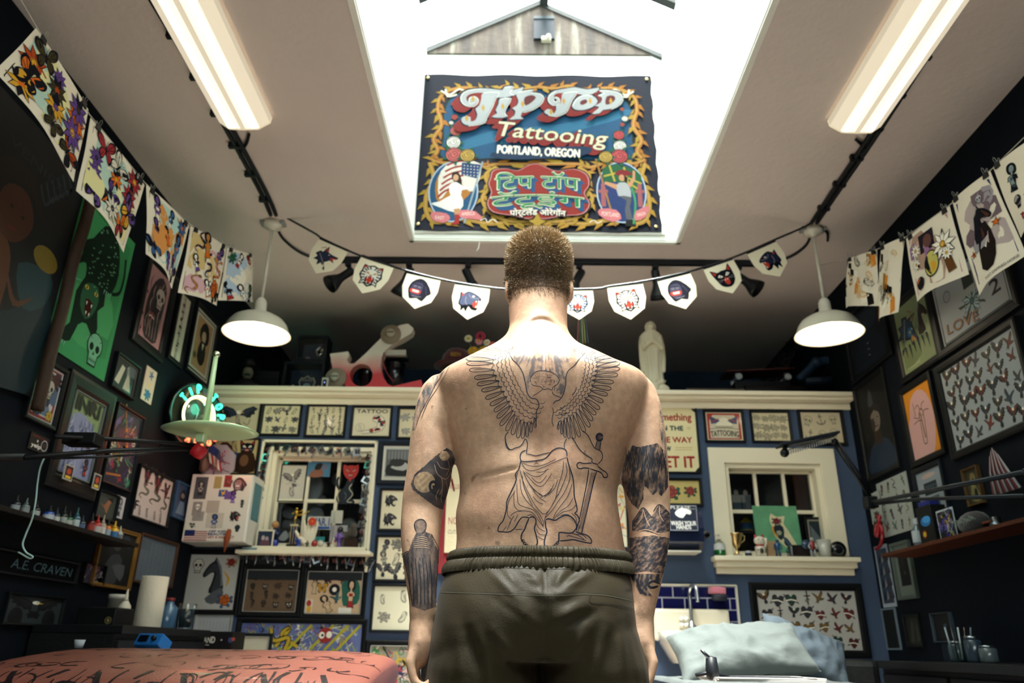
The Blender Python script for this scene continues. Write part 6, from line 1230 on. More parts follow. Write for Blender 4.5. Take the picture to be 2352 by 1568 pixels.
def shadowbox(px0,px1,pyt,pyb,y,lab,fn,dz=0):
 x0,x1=LP(px0,y),LP(px1,y);h=LH(pyt,y)-dz;r=emp('display_box',((x0+x1)/2,y+.08,ZL+dz));tag(r,lab,'display box');a=(x1-x0)/2
 m=MB('satin');t=.022;d=.075
 m.box(-a,a,d-.01,d,0,h,'0b0e14')
 for q in((-a,-a+t,0,h),(a-t,a,0,h),(-a+t,a-t,h-t,h),(-a+t,a-t,0,t)):m.box(q[0],q[1],-d,d,q[2],q[3],'0e131b',.003)
 m.build('case',r);MB('matte').box(-a+t,a-t,d-.014,d-.010,t,h-t,'16223a').build('backing',r)
 MB('pane').add([(-a+t,-d+.01,t),(a-t,-d+.01,t),(a-t,-d+.01,h-t),(-a+t,-d+.01,h-t)],[(0,1,2,3)],(1,1,1)).build('glass_front',r);fn(r,a,h);return h
def f_badge(r,a,h):
 m=MB('satin');S_=[(0,-1),(-.55,-.5),(-.8,.3),(-.6,.75),(-.3,.7),(0,.95),(.3,.7),(.6,.75),(.8,.3),(.55,-.5)];s_=h*.26;M_=T(.0,0,h*.52)
 m.prism([(x*s_,z*s_)for x,z in S_][::-1],.045,.055,'b7ab8c',M_);m.prism([(x*s_*.86,z*s_*.86)for x,z in S_][::-1],.043,.046,'22304c',M_);D=Dr(m,.0425,M_);D.O(0,-.01,s_*.35,s_*.3,'8fa6a8');dtext(D,'POLICE',0,s_*.45,s_*1.0,s_*.22,'c9bd9c');D.O(0,-.02,s_*.2,s_*.16,'3a4a5a');m.build('badge',r)
 MB('satin').tube([(-a*.66,.04,h*.5),(-a*.55,.03,h*.3),(-a*.4,.03,h*.12)],[.008,.014,.018],'c9b49a',10).build('tool',r);MB('satin').tube([(a*.62,.03,h*.5),(a*.55,.03,h*.25)],[.006,.012],'9c2c24',10).build('tool',r);MB('satin').box(a*.1,a*.5,.0,.04,.03,.06,'7a2a20',.01).build('tool',r)
def f_mach(r,a,h):
 MB('metal').tube(spline([(a*.35,.04,h*.75),(a*.1,.04,h*.6),(a*.25,.04,h*.4),(a*.5,.04,h*.55)],5),.009,'b7b7b0',8).build('tool',r);MB('metal').lathe([(.022,0),(.022,.02),(0,.022)],'a99a88',16,T(a*.5,.03,h*.6)@RX(PI/2)).build('dial',r);MB('satin').box(-a*.5,-a*.2,.0,.04,.03,.06,'a98f84',.01).build('tool',r)
hh=shadowbox(642,738,833,896,5.18,'lower black display box holding a shield badge',f_badge)
shadowbox(664,738,773,833,5.18,'upper black display box with small machine inside, stacked on badge box',f_mach,hh+.001)
r=ledge('camera_device',744,5.02,'small white upright device with a blue light beside the display boxes','camera');h=LH(872,5.02);MB('satin').box(-.022,.022,-.015,.015,0,h,'c6c4b8',.005).build('body',r);MB('gloss').box(-.013,.013,-.018,-.012,h*.2,h*.85,'10131c',.003).build('face',r);MB('neon').ball((0,-.019,h*.65),.003,(.3,.4,1),8).build('indicator_light',r)
# giant prop of a tattoo machine, cut from board, white fading to red
def prop():
 y=5.12;r=ledge('giant_tattoo_machine_prop',868,y,'oversized tattoo machine made of white and red painted board','prop');c=r.location
 def q(X_,Z_):p_=on(1,y,480+X_/3.675,700+Z_/3.675);return(p_.x-c.x,p_.z-c.z)
 mt=mat('red_fade',.55,bump=.15,bscale=30);n=mt.node_tree;N=n.nodes;L=n.links;tc=N.new('ShaderNodeTexCoord');sp=N.new('ShaderNodeSeparateXYZ');L.new(tc.outputs['Object'],sp.inputs[0])
 ns=N.new('ShaderNodeTexNoise');ns.inputs['Scale'].default_value=9;L.new(tc.outputs['Object'],ns.inputs['Vector']);ad=N.new('ShaderNodeMath');ad.operation='MULTIPLY_ADD';ad.inputs[1].default_value=.10;L.new(ns.outputs['Fac'],ad.inputs[0]);L.new(sp.outputs['Z'],ad.inputs[2])
 z1,z2=q(1400,560)[1],q(1400,380)[1];mr=N.new('ShaderNodeMapRange');mr.inputs[1].default_value=z1+.05;mr.inputs[2].default_value=z2+.05;L.new(ad.outputs[0],mr.inputs[0]);cr=N.new('ShaderNodeValToRGB');cr.color_ramp.elements[0].color=(*lin('cf3d44'),1);cr.color_ramp.elements[1].color=(*lin('e2dccd'),1);L.new(mr.outputs[0],cr.inputs[0]);L.new(cr.outputs[0],N['Principled BSDF'].inputs['Base Color'])
 out=[(1037,388),(1190,370),(1200,405),(1178,440),(1200,470),(1240,470),(1320,400),(1400,320),(1470,250),(1540,190),(1620,150),(1690,138),(1735,175),(1720,215),(1640,265),(1560,310),(1500,360),(1470,420),(1460,500),(1480,580),(1520,640),(1560,660),(1800,605),(1815,690),(1820,745),(1640,740),(1590,690),(1380,720),(1200,735),(1195,690),(1130,600),(1060,520)]
 out=out[:16]+out[16:];hole=[(1300+95*math.cos(-2*PI*i/20),567+95*math.sin(-2*PI*i/20))for i in range(20)]
 # bridge the outline to the coil hole so the board is one piece with a round opening
 o_=[q(*a)for a in out];h_=[q(*a)for a in hole];m=MB('red_fade')
 bm=bmesh.new();ev=[bm.verts.new((x,0,z))for x,z in o_];hv_=[bm.verts.new((x,0,z))for x,z in h_];ed=[bm.edges.new((L_[i],L_[(i+1)%len(L_)]))for L_ in(ev,hv_)for i in range(len(L_))]
 bmesh.ops.triangle_fill(bm,use_beauty=True,use_dissolve=False,edges=ed);bm.verts.ensure_lookup_table();bm.verts.index_update();V=[v.co.copy()for v in bm.verts];Fc=[[v.index for v in f.verts]for f in bm.faces];bm.free()
 m.add([(v.x,-.045,v.z)for v in V],Fc,'b8343a');m.add([(v.x,.045,v.z)for v in V],Fc,'b8343a')
 for L_ in(o_,h_):k=len(L_);m.add([(x,-.045,z)for x,z in L_]+[(x,.045,z)for x,z in L_],[(i,(i+1)%k,(i+1)%k+k,i+k)for i in range(k)],'b8343a')
 m.build('frame_board',r)
 for X_,Z_,R_ in((1548,230,86),(1088,595,88)):
  x,z=q(X_,Z_);R=R_/3.675*5.55/1740;w=MB('satin').lathe([(0,.03),(R*.42,.03),(R*.44,.02),(R*.5,.014),(R*.95,.014),(R,.006),(R,0)],'8f8270',28,T(x,-.047,z)@RX(PI/2));w.build('washer',r)
  MB('satin').lathe([(R*.40,.028),(R*.40,.045),(R*.36,.05),(0,.05)],'b9b3a4',24,T(x,-.047,z)@RX(PI/2)).box(x-R*.36,x+R*.36,-.1,-.096,z-.004,z+.004,'5a5248').build('screw_head',r)
 for X_ in(1300,1535):
  x,z=q(X_,640);xt,zt=q(X_,400);R=75/3.675*5.6/1740;MB('gloss').lathe([(R,0),(R*1.12,.005),(R*1.12,.02),(R,.025),(R,zt-z-.02),(R*1.12,zt-z-.015),(R*1.12,zt-z),(0,zt-z)],'0c0f18',24,T(x,.09+.05,z)).build('coil',r)
 a,b=q(1270,400),q(1720,345);MB('satin').box(a[0],b[0]-.04,.06,.14,(a[1]+b[1])/2-.01,(a[1]+b[1])/2+.02,'1a1c20',.004,).build('armature_bar',r)
 a,b=q(1500,368),q(1665,335);MB('satin').box(a[0],b[0],-.0,.04,a[1]-.012,b[1],'c6c2b6',.004).build('wrapped_bar',r)
 MB('satin').tube(spline([q2 for q2 in[(q(1490,380)[0],-.05,q(1490,380)[1]),(q(1485,460)[0],-.06,q(1485,460)[1]),(q(1520,560)[0],-.06,q(1520,560)[1]),(q(1575,625)[0],-.05,q(1575,625)[1])]],5),.004,'7a2020',6).build('wire',r)
 r.location.z=ZL-min(z for x,z in o_)*1.0+.0
prop()
r=ledge('baseball_cap',1046,5.15,'maroon cap with gold letters peeking over the man\'s left shoulder','cap');h=LH(806,5.15)*.8;MB('cloth').lathe([(.105,0),(.108,.04),(.10,.085),(.07,.12),(.02,.135),(0,.136)],'4a1420',24,T(0,0,h-.05)).build('crown',r);MB('cloth').lathe([(.108,0),(.16,-.012),(.16,-.016),(.108,-.008)],'4a1420',24,T(0,-.03,h-.045)).build('brim',r);m=MB('paperdull');D=Dr(m,-.112);dtext(D,'BEN',-.0,h+.005,.07,.03,'b8903a');m.build('lettering',r)
MB('satin').lathe([(.08,0),(.08,h-.045),(.05,h-.03),(0,h-.03)],'2a2a30',20).build('stand',r)
r=ledge('artificial_flowers',1100,5.25,'bouquet of yellow, pink and white flowers beside the maroon cap','flowers');h=LH(765,5.25)
MB('gloss').lathe([(.05,0),(.06,.08),(.045,.16),(.03,.2)],'3a3f4a',16).build('vase',r);rnd=random.Random(5)
for k,(dx,dz,c,s_)in enumerate(((-.09,-.02,'d9d4b0',.032),(.0,.0,'b02a48',.04),(-.01,-.04,'d98a98',.032),(.05,-.05,'e0d9c0',.028),(-.05,-.13,'d9a32a',.05),(.03,-.12,'d9a32a',.045),(.09,-.07,'c94a5a',.03),(-.02,-.2,'c98a1f',.05))):
 m=MB('cloth');cz=h-.04+dz
 for p_ in range(9):a=p_*2*PI/9;m.ball((dx+s_*.6*math.cos(a),-.03,cz+s_*.6*math.sin(a)),s_*.38,c,8,1,.4,1)
 m.ball((dx,-.04,cz),s_*.35,'d9b030' if c[0]!='b' else '6a1a2c',8);fl=m.build('flower',r);MB('satin').tube([(dx,-.02,cz),(dx*.4,0,cz*.6),(0,0,.15)],.003,'2f5a34',6).build('stem',r)
for k in range(6):MB('cloth').tube([(0,0,.18),(-.1+.04*k,-.02,h-.14),(-.13+.055*k,-.03,h-.1)],[.004,.02,.002],'2f4a30',6,sy=.3).build('leaf',r)
# ribbons hanging near the man's right ear
c=on(1,4.9,1335,735);r=emp('ribbon_bundle',(c.x,4.9,ZC));tag(r,'bundle of pink, green and white ribbons hanging behind the man\'s right ear','ribbons');zz=c.z-ZC
for k,col in enumerate(('c9606a','3f8a4a','d9d4c4','b9c94a','4a6a9c')):MB('cloth').tube(spline([(0,0,0),(.002*k,0,zz*.7),(-.02+.012*k,0,zz),(-.03+.018*k,-.005*k,zz-.18)],4),[.002]*8+[.009]*5,col,6,sy=.3).build('ribbon',r)
# statue of the praying woman
r=ledge('virgin_statue',1503,5.10,'cream plaster statue of a veiled praying woman on ledge','statue',-.08);H_=LH(735,5.10);k=H_/1.0;IV='e9e0c4';Mk=Matrix.Scale(k,4)
def stat():
 s_=Soup()
 prof=[(.0,.30,.12,.09),(.2,.30,.115,.085),(.28,.30,.13,.095),(.40,.30,.14,.10),(.55,.30,.145,.10),(.66,.30,.15,.10),(.75,.30,.135,.09),(.80,.30,.10,.075),(.835,.30,.062,.06),(.87,.30,.068,.068),(.92,.30,.07,.072),(.965,.30,.052,.06),(.99,.30,.02,.03)]
 vs=[];n_=72
 for z,_,rx,ry in prof:
  z2=.22+z*.78
  for j in range(n_):
   a=2*PI*j/n_;f=1+(.055*math.sin(a*9)+.03*math.sin(a*17+z*8))*max(0,min(1,(.75-z)*3))
   vs.append((rx*math.cos(a)*f,ry*math.sin(a)*f,z2))
 fs=[(i*n_+j,i*n_+(j+1)%n_,(i+1)*n_+(j+1)%n_,(i+1)*n_+j)for i in range(len(prof)-1)for j in range(n_)]+[tuple(reversed(range(n_))),tuple(range((len(prof)-1)*n_,len(prof)*n_))]
 s_.add(vs,fs)
 for f in(-1,1):
  s_.caps([(f*.10,-.05,.75),(f*.10,-.11,.61),(f*.015,-.145,.69)],[.035,.034,.02]);s_.caps([(f*.009,-.15,.68),(f*.005,-.155,.78)],[.016,.008])
  s_.caps([(f*.125,-.02,.68),(f*.135,-.03,.5),(f*.12,-.035,.35)],[.03,.022,.028])
 s_.ball((0,-.058,.915),.042,.04,.055)
 s_.caps([(0,-.096,.925),(0,-.104,.908)],.008)
 s_.ball((0,0,.16),.14,.10,.09);s_.ball((-.06,-.04,.13),.08,.07,.08);s_.ball((.08,-.03,.12),.10,.07,.06);s_.ball((.0,-.09,.13),.05,.04,.06);s_.ball((.0,-.10,.19),.028,.028,.032)
 s_.caps([(-.02,-.1,.16),(-.1,-.07,.21),(-.12,-.03,.24)],[.02,.025,.015]);s_.caps([(.02,-.1,.16),(.1,-.07,.2),(.13,-.03,.22)],[.02,.025,.015]);s_.caps([(.08,-.03,.12),(.18,-.04,.06),(.22,-.05,.03)],[.05,.03,.02])
 s_.add(*loftm([(0,-.13,.13,-.10,.09,4),(.06,-.13,.13,-.10,.09,4),(.10,-.10,.10,-.08,.07,3)],24))
 me=s_.remesh('figure',.007,1);
 for v in me.vertices:v.co=v.co*k
 me.materials.clear();me.materials.append(MATS['porc_matte']);a=me.color_attributes.new('Col','FLOAT_COLOR','CORNER');a.data.foreach_set('color',[*lin(IV),1.0]*len(a.data))
 for p_ in me.polygons:p_.use_smooth=True
 o=bpy.data.objects.new('figure',me);C.objects.link(o);o.parent=r;o.rotation_euler=(0,0,0)
mat('porc_matte',.55,bump=.1,bscale=50,var=.06);stat()
# plaster fragment, spring cylinder, barrel, glass tube, skateboard, pipes
y=5.06;r=ledge('plaster_fragment',1556,5.05,'small broken cream plaster piece at the foot of the statue','fragment');MB('porc_matte').ball((0,0,.022),.024,'b9b096',10,1.1,.8,.9).ball((.02,-.01,.012),.012,'b9b096',8).build('fragment_body',r)
def hcyl(name,p0,p1,py0,py1,y,col,lab,cat,mt,rib=0,z0=0):
 x0,x1=LP(p0,y),LP(p1,y);R=abs(on(1,y,1600,py0).z-on(1,y,1600,py1).z)/2;r=emp(name,((x0+x1)/2,y,ZL+z0));tag(r,lab,cat);a=(x1-x0)/2;prof=[(0,-a)]
 n_=rib or 1
 if rib:
  for i in range(rib):prof+=[(R*.96,-a+2*a*i/rib),(R,-a+2*a*(i+.3)/rib),(R,-a+2*a*(i+.6)/rib)]
 else:prof+=[(R*.93,-a),(R,-a+.01),(R,a-.01),(R*.93,a)]
 prof+=[(0,a)];MB(mt).lathe(prof,col,28,T(0,0,R)@RY(PI/2)).build('cylinder_body',r);return r,a,R
r,a,R=hcyl('wound_coil',1577,1705,882,908,5.08,'8d8478','large wound wire cylinder lying on ledge beside the statue','coil','brushed',26)
MB('metal').tube([(-a,0,R),(-a-.06,0,R)],R*.16,'b0aca0',10).build('axle',r);MB('satin').lathe([(R*1.08,0),(R*1.08,.008),(R*.3,.008)],'57534c',28,T(a,0,R)@RY(PI/2)).build('end_flange',r)
r,a,R=hcyl('black_barrel',1710,1850,876,909,5.08,'090a0d','thick black cylinder following the wound coil on the ledge','cylinder','satin')
r2,a2,R2=hcyl('clear_tube',1852,1900,886,904,5.08,'a9bcc4','short clear tube with a metal cap at right end of the ledge row','tube','gloss')
MB('metal').lathe([(R2*1.1,0),(R2*1.1,.05),(0,.05)],'8a8f94',20,T(-a2,0,R2)@RY(PI/2)).build('end_cap',r2)
x0,x1=LP(1668,5.45),LP(1825,5.45);r=emp('skateboard',((x0+x1)/2,5.42,ZL));tag(r,'brown skateboard deck with silver wheels lying behind black barrel','skateboard');a=(x1-x0)/2;hz=on(1,5.42,1745,860).z-ZL
MB('satin').box(-a,a,-.1,.1,hz,hz+.012,'4a1f18',.005,T(0,0,0)@RY(-.06)).build('deck',r)
for f in(-.7,.72):
 MB('metal').box(a*f-.02,a*f+.02,-.06,.06,hz-.035,hz,'8a8f94',.004).build('truck',r)
 for s_ in(-1,1):MB('gloss').lathe([(0,-.016),(.02,-.016),(.026,-.01),(.026,.01),(.02,.016),(0,.016)],'b9bcc0',18,T(a*f,s_*.075,hz-.045)@RX(PI/2)).build('wheel',r)
MB('satin').box(-a*.8,a*.8,-.06,.09,0,hz-.072,'14161a',.004).build('support_box',r)
c=LP(1880,5.22);r=emp('pipe_assembly',(c,5.22,ZL));tag(r,'dark blue elbow pipes mounted at right end of the ledge','pipe');U_=lambda px,py:(on(1,5.22,px,py).x-c,0,max(.03,on(1,5.22,px,py).z-ZL))
MB('satin').tube(spline([U_(1835,872),U_(1862,845),U_(1875,832),U_(1905,828),U_(1918,834),U_(1918,850),U_(1920,872)],5),.030,'22354a',12).build('upper_pipe',r);MB('satin').tube([U_(1850,876),U_(1928,874)],.032,'1c2c3e',12).build('lower_pipe',r)
for p_ in((1875,833),(1912,829),(1920,872)):MB('satin').ball(U_(*p_),.042,'22354a',14).build('elbow_collar',r)
MB('satin').lathe([(.09,0),(.09,.012),(.04,.02),(0,.02)],'121c28',20,T(U_(1928,874)[0],0,0)).build('foot_plate',r)
c=LP(1790,5.62);r=emp('dried_branch',(c,5.62,ZL));tag(r,'dark spiky dried branch rising behind the skateboard on the ledge','branch');H_=min(ZC-ZL-.12,on(1,5.62,1840,745).z-ZL);rnd=random.Random(9)
MB('matte').tube([(-.35,0,0),(-.1,0,H_*.35),(.1,.02,H_*.7),(.22,.02,H_)],[.03,.024,.016,.005],'10120f',8).build('stem',r);m=MB('matte')
for i in range(150):t=rnd.random();x=-.35+.57*t;z=H_*t;d=Vector((rnd.uniform(-1,1),rnd.uniform(-.6,.6),rnd.uniform(-.4,1))).normalized()*rnd.uniform(.04,.12);m.tube([(x,0,z),(x+d.x,d.y,z+d.z)],[.008,.001],'12150f',4)
lf=m.build('foliage',r);lf['kind']='stuff'
# ---------------------------------------------------------------- left wall
BK='090b0e'
FL='black framed artwork on the left wall'
def a_leopard(D,w,h):
 D.RC(-w*.5,-h*.5,w*.5,h*.5,'3f8f5c');bgpatch(D,w,h,['4a9c66','3a8554'],5,2,.5);D.lay[0]-=.0004;LB='16281f';LM='2c5a40'
 S=lambda L,c,k=2:D.P([(x*w,z*h)for x,z in L],c,k)
 S([(-.18,.28),(-.05,.42),(.12,.44),(.26,.36),(.34,.2),(.3,.06),(.2,.02),(.22,-.06),(.14,-.12),(.2,-.22),(.16,-.3),(.02,-.24),(-.1,-.28),(-.16,-.4),(-.3,-.42),(-.32,-.36),(-.22,-.3),(-.24,-.1),(-.16,.02),(-.2,.1),(-.3,.06),(-.42,-.02),(-.44,-.1),(-.36,-.06),(-.28,.14),(-.3,.22)],LB)
 D.S([(x*w,z*h)for x,z in[(.3,.05),(.42,.1),(.44,.22),(.4,.34)]],.035*w,LB,5);D.S([(x*w,z*h)for x,z in[(-.2,-.02),(-.4,-.06),(-.46,-.14),(-.42,-.26),(-.34,-.32),(-.3,-.36)]],.05*w,'5fa58c',5,taper=1)
 S([(-.1,.0),(.06,.02),(.12,-.06),(.08,-.16),(-.02,-.22),(-.14,-.16),(-.16,-.06)],LM);S([(-.08,-.1),(.04,-.1),(.02,-.18),(-.04,-.2)],'3a1414');
 for x in(-.1,.06):D.O(x*w,-.03*h,.03*w,.014*h,'c9b24a');D.O(x*w,-.03*h,.01*w,.012*h,K)
 for f in((-.06,-.11),(.02,-.11),(-.04,-.17),(.01,-.17)):D.P([(f[0]*w,f[1]*h),((f[0]+.02)*w,f[1]*h),((f[0]+.01)*w,(f[1]-.025)*h)],WH)
 r=random.Random(4)
 for i in range(110):
  x,z=r.uniform(-.2,.3),r.uniform(-.1,.42)
  if(x-.05)**2/.05+(z-.2)**2/.05<1:D.O(x*w,z*h,.008*w+.004,.004*h,'6aa57c',6)
 for px,pz in((-.28,-.42),(.14,-.3),(-.44,-.06),(.22,.04)):
  for i in range(4):D.P([((px-.06+.035*i)*w,pz*h),((px-.04+.035*i)*w,pz*h),((px-.06+.035*i)*w,(pz-.035)*h)],'7ab59a')
 s_skull(D.at(.22*w,-.36*h,w*.18),'6fae8c','2c5a40','16281f');s_scrib(D.at(-.34*w,-.46*h,w*.12),GY,GY,'16281f')
pic('L',(188,432),(236,876),a_leopard,'large bright green print of a crawling leopard above a skull',.0,BK,'3f8f5c',group=None,name='leopard_print',cat='print',pm='paperdull')
def a_reaper(D,w,h):
 D.RC(-w*.5,-h*.5,w*.5,h*.5,'9c7276');S=lambda L,c,k=2:D.P([(x*w,z*h)for x,z in L],c,k);S([(-.3,-.4),(-.36,0),(-.2,.3),(.1,.44),(.36,.3),(.34,-.1),(.3,-.42),(0,-.46)],'221a1e');r=random.Random(3)
 for i in range(22):x=r.uniform(-.4,.3);z=r.uniform(-.3,.4);D.S([(x*w,z*h),((x-.06)*w,(z-.1)*h),((x-.02)*w,(z-.2)*h)],.03*w,r.choice(['14101a','3a2c30','a88a86']),4,taper=1)
 D.lay[0]-=.001;s_skull(D.at(.14*w,.14*h,w*.3,0,1,h*.17),'a99a94');s_heart(D.at(-.08*w,-.14*h,w*.14),'7a2a30');
 for i in range(5):D.S([((-.2+.12*i)*w,-.1*h),((-.15+.12*i)*w,-.42*h)],.02*w,'8f7a78',0)
 for x,z in((-.44,-.2),(-.4,-.38),(-.42,.1)):D.O(x*w,z*h,.03*w,.025*h,'5a1f28')
pic('L',(341,572),(366,834),a_reaper,'tall dusky pink print of a hooded skull with dripping shapes',.055,BK,'9c7276',group=FL)
pic('L',(412,655),(412,848),lambda D,w,h:[dtext(D,c,0,(.4-.115*i)*h,w*.5,h*.07,'2a2426',1.35)for i,c in enumerate('SERPENTS')],'narrow vertical strip of hand lettering beside the pink skull print',.03,BK,'b3a79a',group=FL)
def a_lady(D,w,h):
 D.S([(-w*.44,-h*.45),(w*.44,-h*.45),(w*.44,h*.45),(-w*.44,h*.45)],.014,'0d1118',0,True);D.RC(-w*.36,-h*.4,w*.36,h*.4,'9c7a58');D.lay[0]-=.0003;D.P([(-.2*w,.2*h),(-.05*w,.36*h),(.16*w,.34*h),(.26*w,.16*h),(.18*w,.04*h),(-.12*w,.06*h)],'15130f',2);D.O(.02*w,.14*h,.1*w,.09*h,'a98c74');D.P([(-.1*w,.04*h),(.14*w,.04*h),(.2*w,-.2*h),(.05*w,-.32*h),(-.16*w,-.22*h)],'1d1a18',2);D.P([(-.02*w,.03*h),(.08*w,.03*h),(.03*w,-.08*h)],'c9bda8');s_flower(D.at(-.26*w,-.22*h,.03),'5a4a34','3a2c20')
pic('L',(450,690),(474,893),a_lady,'brown portrait of a curly haired woman in black and white border',.025,BK,'b5ada0',group=FL)
def a_skr(D,w,h):
 D.S([(-w*.4,-h*.44),(w*.4,-h*.44),(w*.4,h*.44),(-w*.4,h*.44)],.016,'7a1f24',0,True);bgpatch(D,w,h,['4a5f7a','26324a','5a6f8a','8f2a30'],14,4,.3);D.lay[0]-=.0005;D.P([(-.4*w,.4*h),(-.2*w,.44*h),(-.1*w,.3*h),(-.3*w,.25*h)],'b0a03a');s_rose(D.at(.24*w,.28*h,w*.24),'4a1418','101410');s_skull(D.at(.1*w,.08*h,w*.26),'a9a49a','5a5a60');s_rose(D.at(-.18*w,-.22*h,w*.26),'8a2428','1f3a2c');s_flower(D.at(.3*w,-.36*h,.03),'b0a03a',OR)
pic('L',(85,812),(118,990),a_skr,'white bordered print of a skull with a red rose, lower left of the leopard',.02,BK,'b7b2b4',group=FL)
def a_inri(D,w,h):
 bgpatch(D,w,h,['6f8a58','7a9466'],5,4,.4);D.P([(-.4*w,-.48*h),(-.44*w,.1*h),(-.2*w,.26*h),(.2*w,.2*h),(.44*w,0),(.44*w,-.48*h)],'7f86a8',2);r=random.Random(7);D.lay[0]-=.0004
 for i in range(100):x=r.uniform(-.4,.36)*w;z=r.uniform(-.45,.12)*h;D.S([(x,z),(x+.05*w,z+.04*h),(x+.03*w,z+.1*h)],.0035,r.choice(['34406a','4a5688','b9bcd0']),3)
 D.lay[0]-=.001;dtext(D,'INRI',.0,.36*h,w*.72,h*.16,'12120f',0,.006);D.RC(-.3*w,-.1*h,.3*w,-.06*h,'10141a')
 s_lady(D.at(.3*w,-.32*h,.04),'1b2233')
r=pic('L',(158,846),(208,1152),a_inri,'thick black framed blue scribbled portrait headed INRI',.075,BK,'7f9468',lip='6a6e70',group=FL)
for(tl,br,c,l)in(((134,1064),(146,1106),'2a2c40','small dark photo card tucked in the INRI frame corner'),((202,1085),(210,1126),'b59a3a','small colour cartoon card tucked in the INRI frame corner')):
 pic('L',tl,br,(lambda D,w,h:(D.RC(-w*.42,-h*.42,w*.42,h*.42,'2a1f24'),D.O(0,.08*h,w*.25,h*.2,'a8432c'),D.RC(-w*.3,-.38*h,w*.3,-.2*h,'c9a83a'))),l,0,BK,'a9a49c',cat='card',name='tucked_card',out=.03)
pic('L',(266,806),(302,920),lambda D,w,h:(D.RC(-w*.48,-h*.48,w*.48,h*.48,'16181c'),D.P([(-.4*w,-.3*h),(-.2*w,.3*h),(-.05*w,.25*h),(-.2*w,-.35*h)],'b9b4a4'),D.P([(.0,-.4*h),(.1*w,.1*h),(.2*w,.05*h),(.35*w,-.4*h)],'a9a494'),D.RC(.1*w,.1*h,.45*w,.42*h,'4a5058'),s_scrib(D.at(.1*w,.2*h,.03),GY,GY,'b9b4a8'),s_scrib(D.at(.2*w,-.1*h,.04),GY,GY,'8f8c84')),'dark print with white blades and tiles, between the leopard and wooden box',.012,BK,'a39c90',group=FL)
pic('L',(336,838),(344,930),lambda D,w,h:(s_flower(D.at(.05*w,.3*h,w*.25),'26427a','26427a','26427a',5),D.O(0,0,w*.12,h*.06,'c9b070'),s_rose(D.at(0,-.28*h,w*.3),'2c4c8c','26427a','1c2c54')),'pale wooden block painted with blue flowers near the neon clock',0,BK,'c0ad9c',cat='painted block',name='painted_block')
m=MB('wood');
pic('L',(266,922),(293,1132),collage(17,'1c2436',['3a2c5a','2f6a5a','b5b0a4','8a2430','14161a','5a4a7a','3f7a5a','a8642c'],90,.12),'crowded comic style poster in teal and purple with a white panel',.012,BK,'8f8c90',group=FL)
def a_devils(D,w,h):
 for x,z,s_ in((-.26,.16,.2),(.06,.12,.24),(.34,.02,.14)):s_skull(D.at(x*w,(z+.18)*h,w*s_*.6),'8a4448','3a2a30');s_snake(D.at(x*w,(z-.08)*h,w*s_,0,1,h*.2),'5a5f5a','a8893a');s_eagle(D.at(x*w,(z+.26)*h,w*s_*.6),'2a2430','7a2a30')
 for x in(-.3,-.1,.12,.3):s_scrib(D.at(x*w,-.36*h,w*.07),GY,GY,K)
 dtext(D,'F',-.4*w,-.28*h,.04,.05,K)
pic('L',(318,1064),(378,1214),a_devils,'leaning sheet of horned devil masks in red and grey ink',.012,BK,'b3a8a6',group=FL)
pic('L',(404,1102),(427,1200),lambda D,w,h:(D.RC(-w*.42,-h*.45,w*.42,h*.45,'2a3c5a'),D.P([(-.2*w,.2*h),(0,.38*h),(.2*w,.2*h),(.1*w,0),(-.15*w,0)],'12141a',2),D.O(0,.18*h,.12*w,.08*h,'7a6a64'),D.P([(-.3*w,-.4*h),(-.1*w,0),(.15*w,0),(.3*w,-.4*h)],'5f6f84')),'small blue toned portrait in a blue frame near the corner',.012,'2c4a6a','3a4c66',group=None)
pic('L',(224,1122),(256,1200),lambda D,w,h:(D.RC(-w*.48,-h*.48,w*.48,h*.48,'3a403c'),D.P([(-.4*w,.1*h),(-.1*w,.0),(.1*w,.3*h),(.3*w,.35*h),(.2*w,.1*h),(.1*w,-.3*h),(-.05*w,-.1*h)],'8a5a40',2),D.P([(.0,.3*h),(.3*w,.4*h),(.35*w,.2*h)],'15110f')),'dim photograph of a seated woman just over the ink bottles',.008,BK,'4a4a44',group=None)
pic('L',(268,1136),(277,1192),lambda D,w,h:s_lady(D.at(0,0,w*.5,0,1,h*.42),'8a8f98','2a2f3a'),'narrow white card with a dark haired lady beside the devil sheet',0,BK,'b0aeb4',cat='card',name='picture_card')
def a_dark(D,w,h):
 D.P([(-.4*w,-.45*h),(-.1*w,.05*h),(.2*w,.0),(.1*w,-.45*h)],'30343a',2);D.O(.0,.2*h,.1*w,.07*h,'3a3c40');D.P([(.1*w,.4*h),(.3*w,.45*h),(.35*w,.2*h)],'2c3238',2);D.P([(-.05*w,-.15*h),(.3*w,-.1*h),(.25*w,-.4*h)],'4a4e52',2)
pic('L',(232,1200),(291,1357),a_dark,'gold rimmed dark photograph under the ink shelf',.014,'6a4a20','0d1014',group=None,lip='8a6428')
pic('L',(320,1222),(388,1352),lambda D,w,h:(flash(D,w*.8,h*.8,7,8,[s_scrib],['3a4450'],5,sz=.5,line='2a3440'),D.RC(-.48*w,.2*h,-.2*w,.42*h,'4a5560')),'wooden framed grey engraved map behind the paper towel roll',.016,'3a2418','55606c',group=None)
pic('L',(191,1290),(229,1345),collage(5,'2a2430',['5a3a5a','8a4a5a','34406a','a9a4a8','14121a'],40,.2),'small dark colourful photo print on the wall under the ink bottles',.004,BK,'2a2430',group=None)
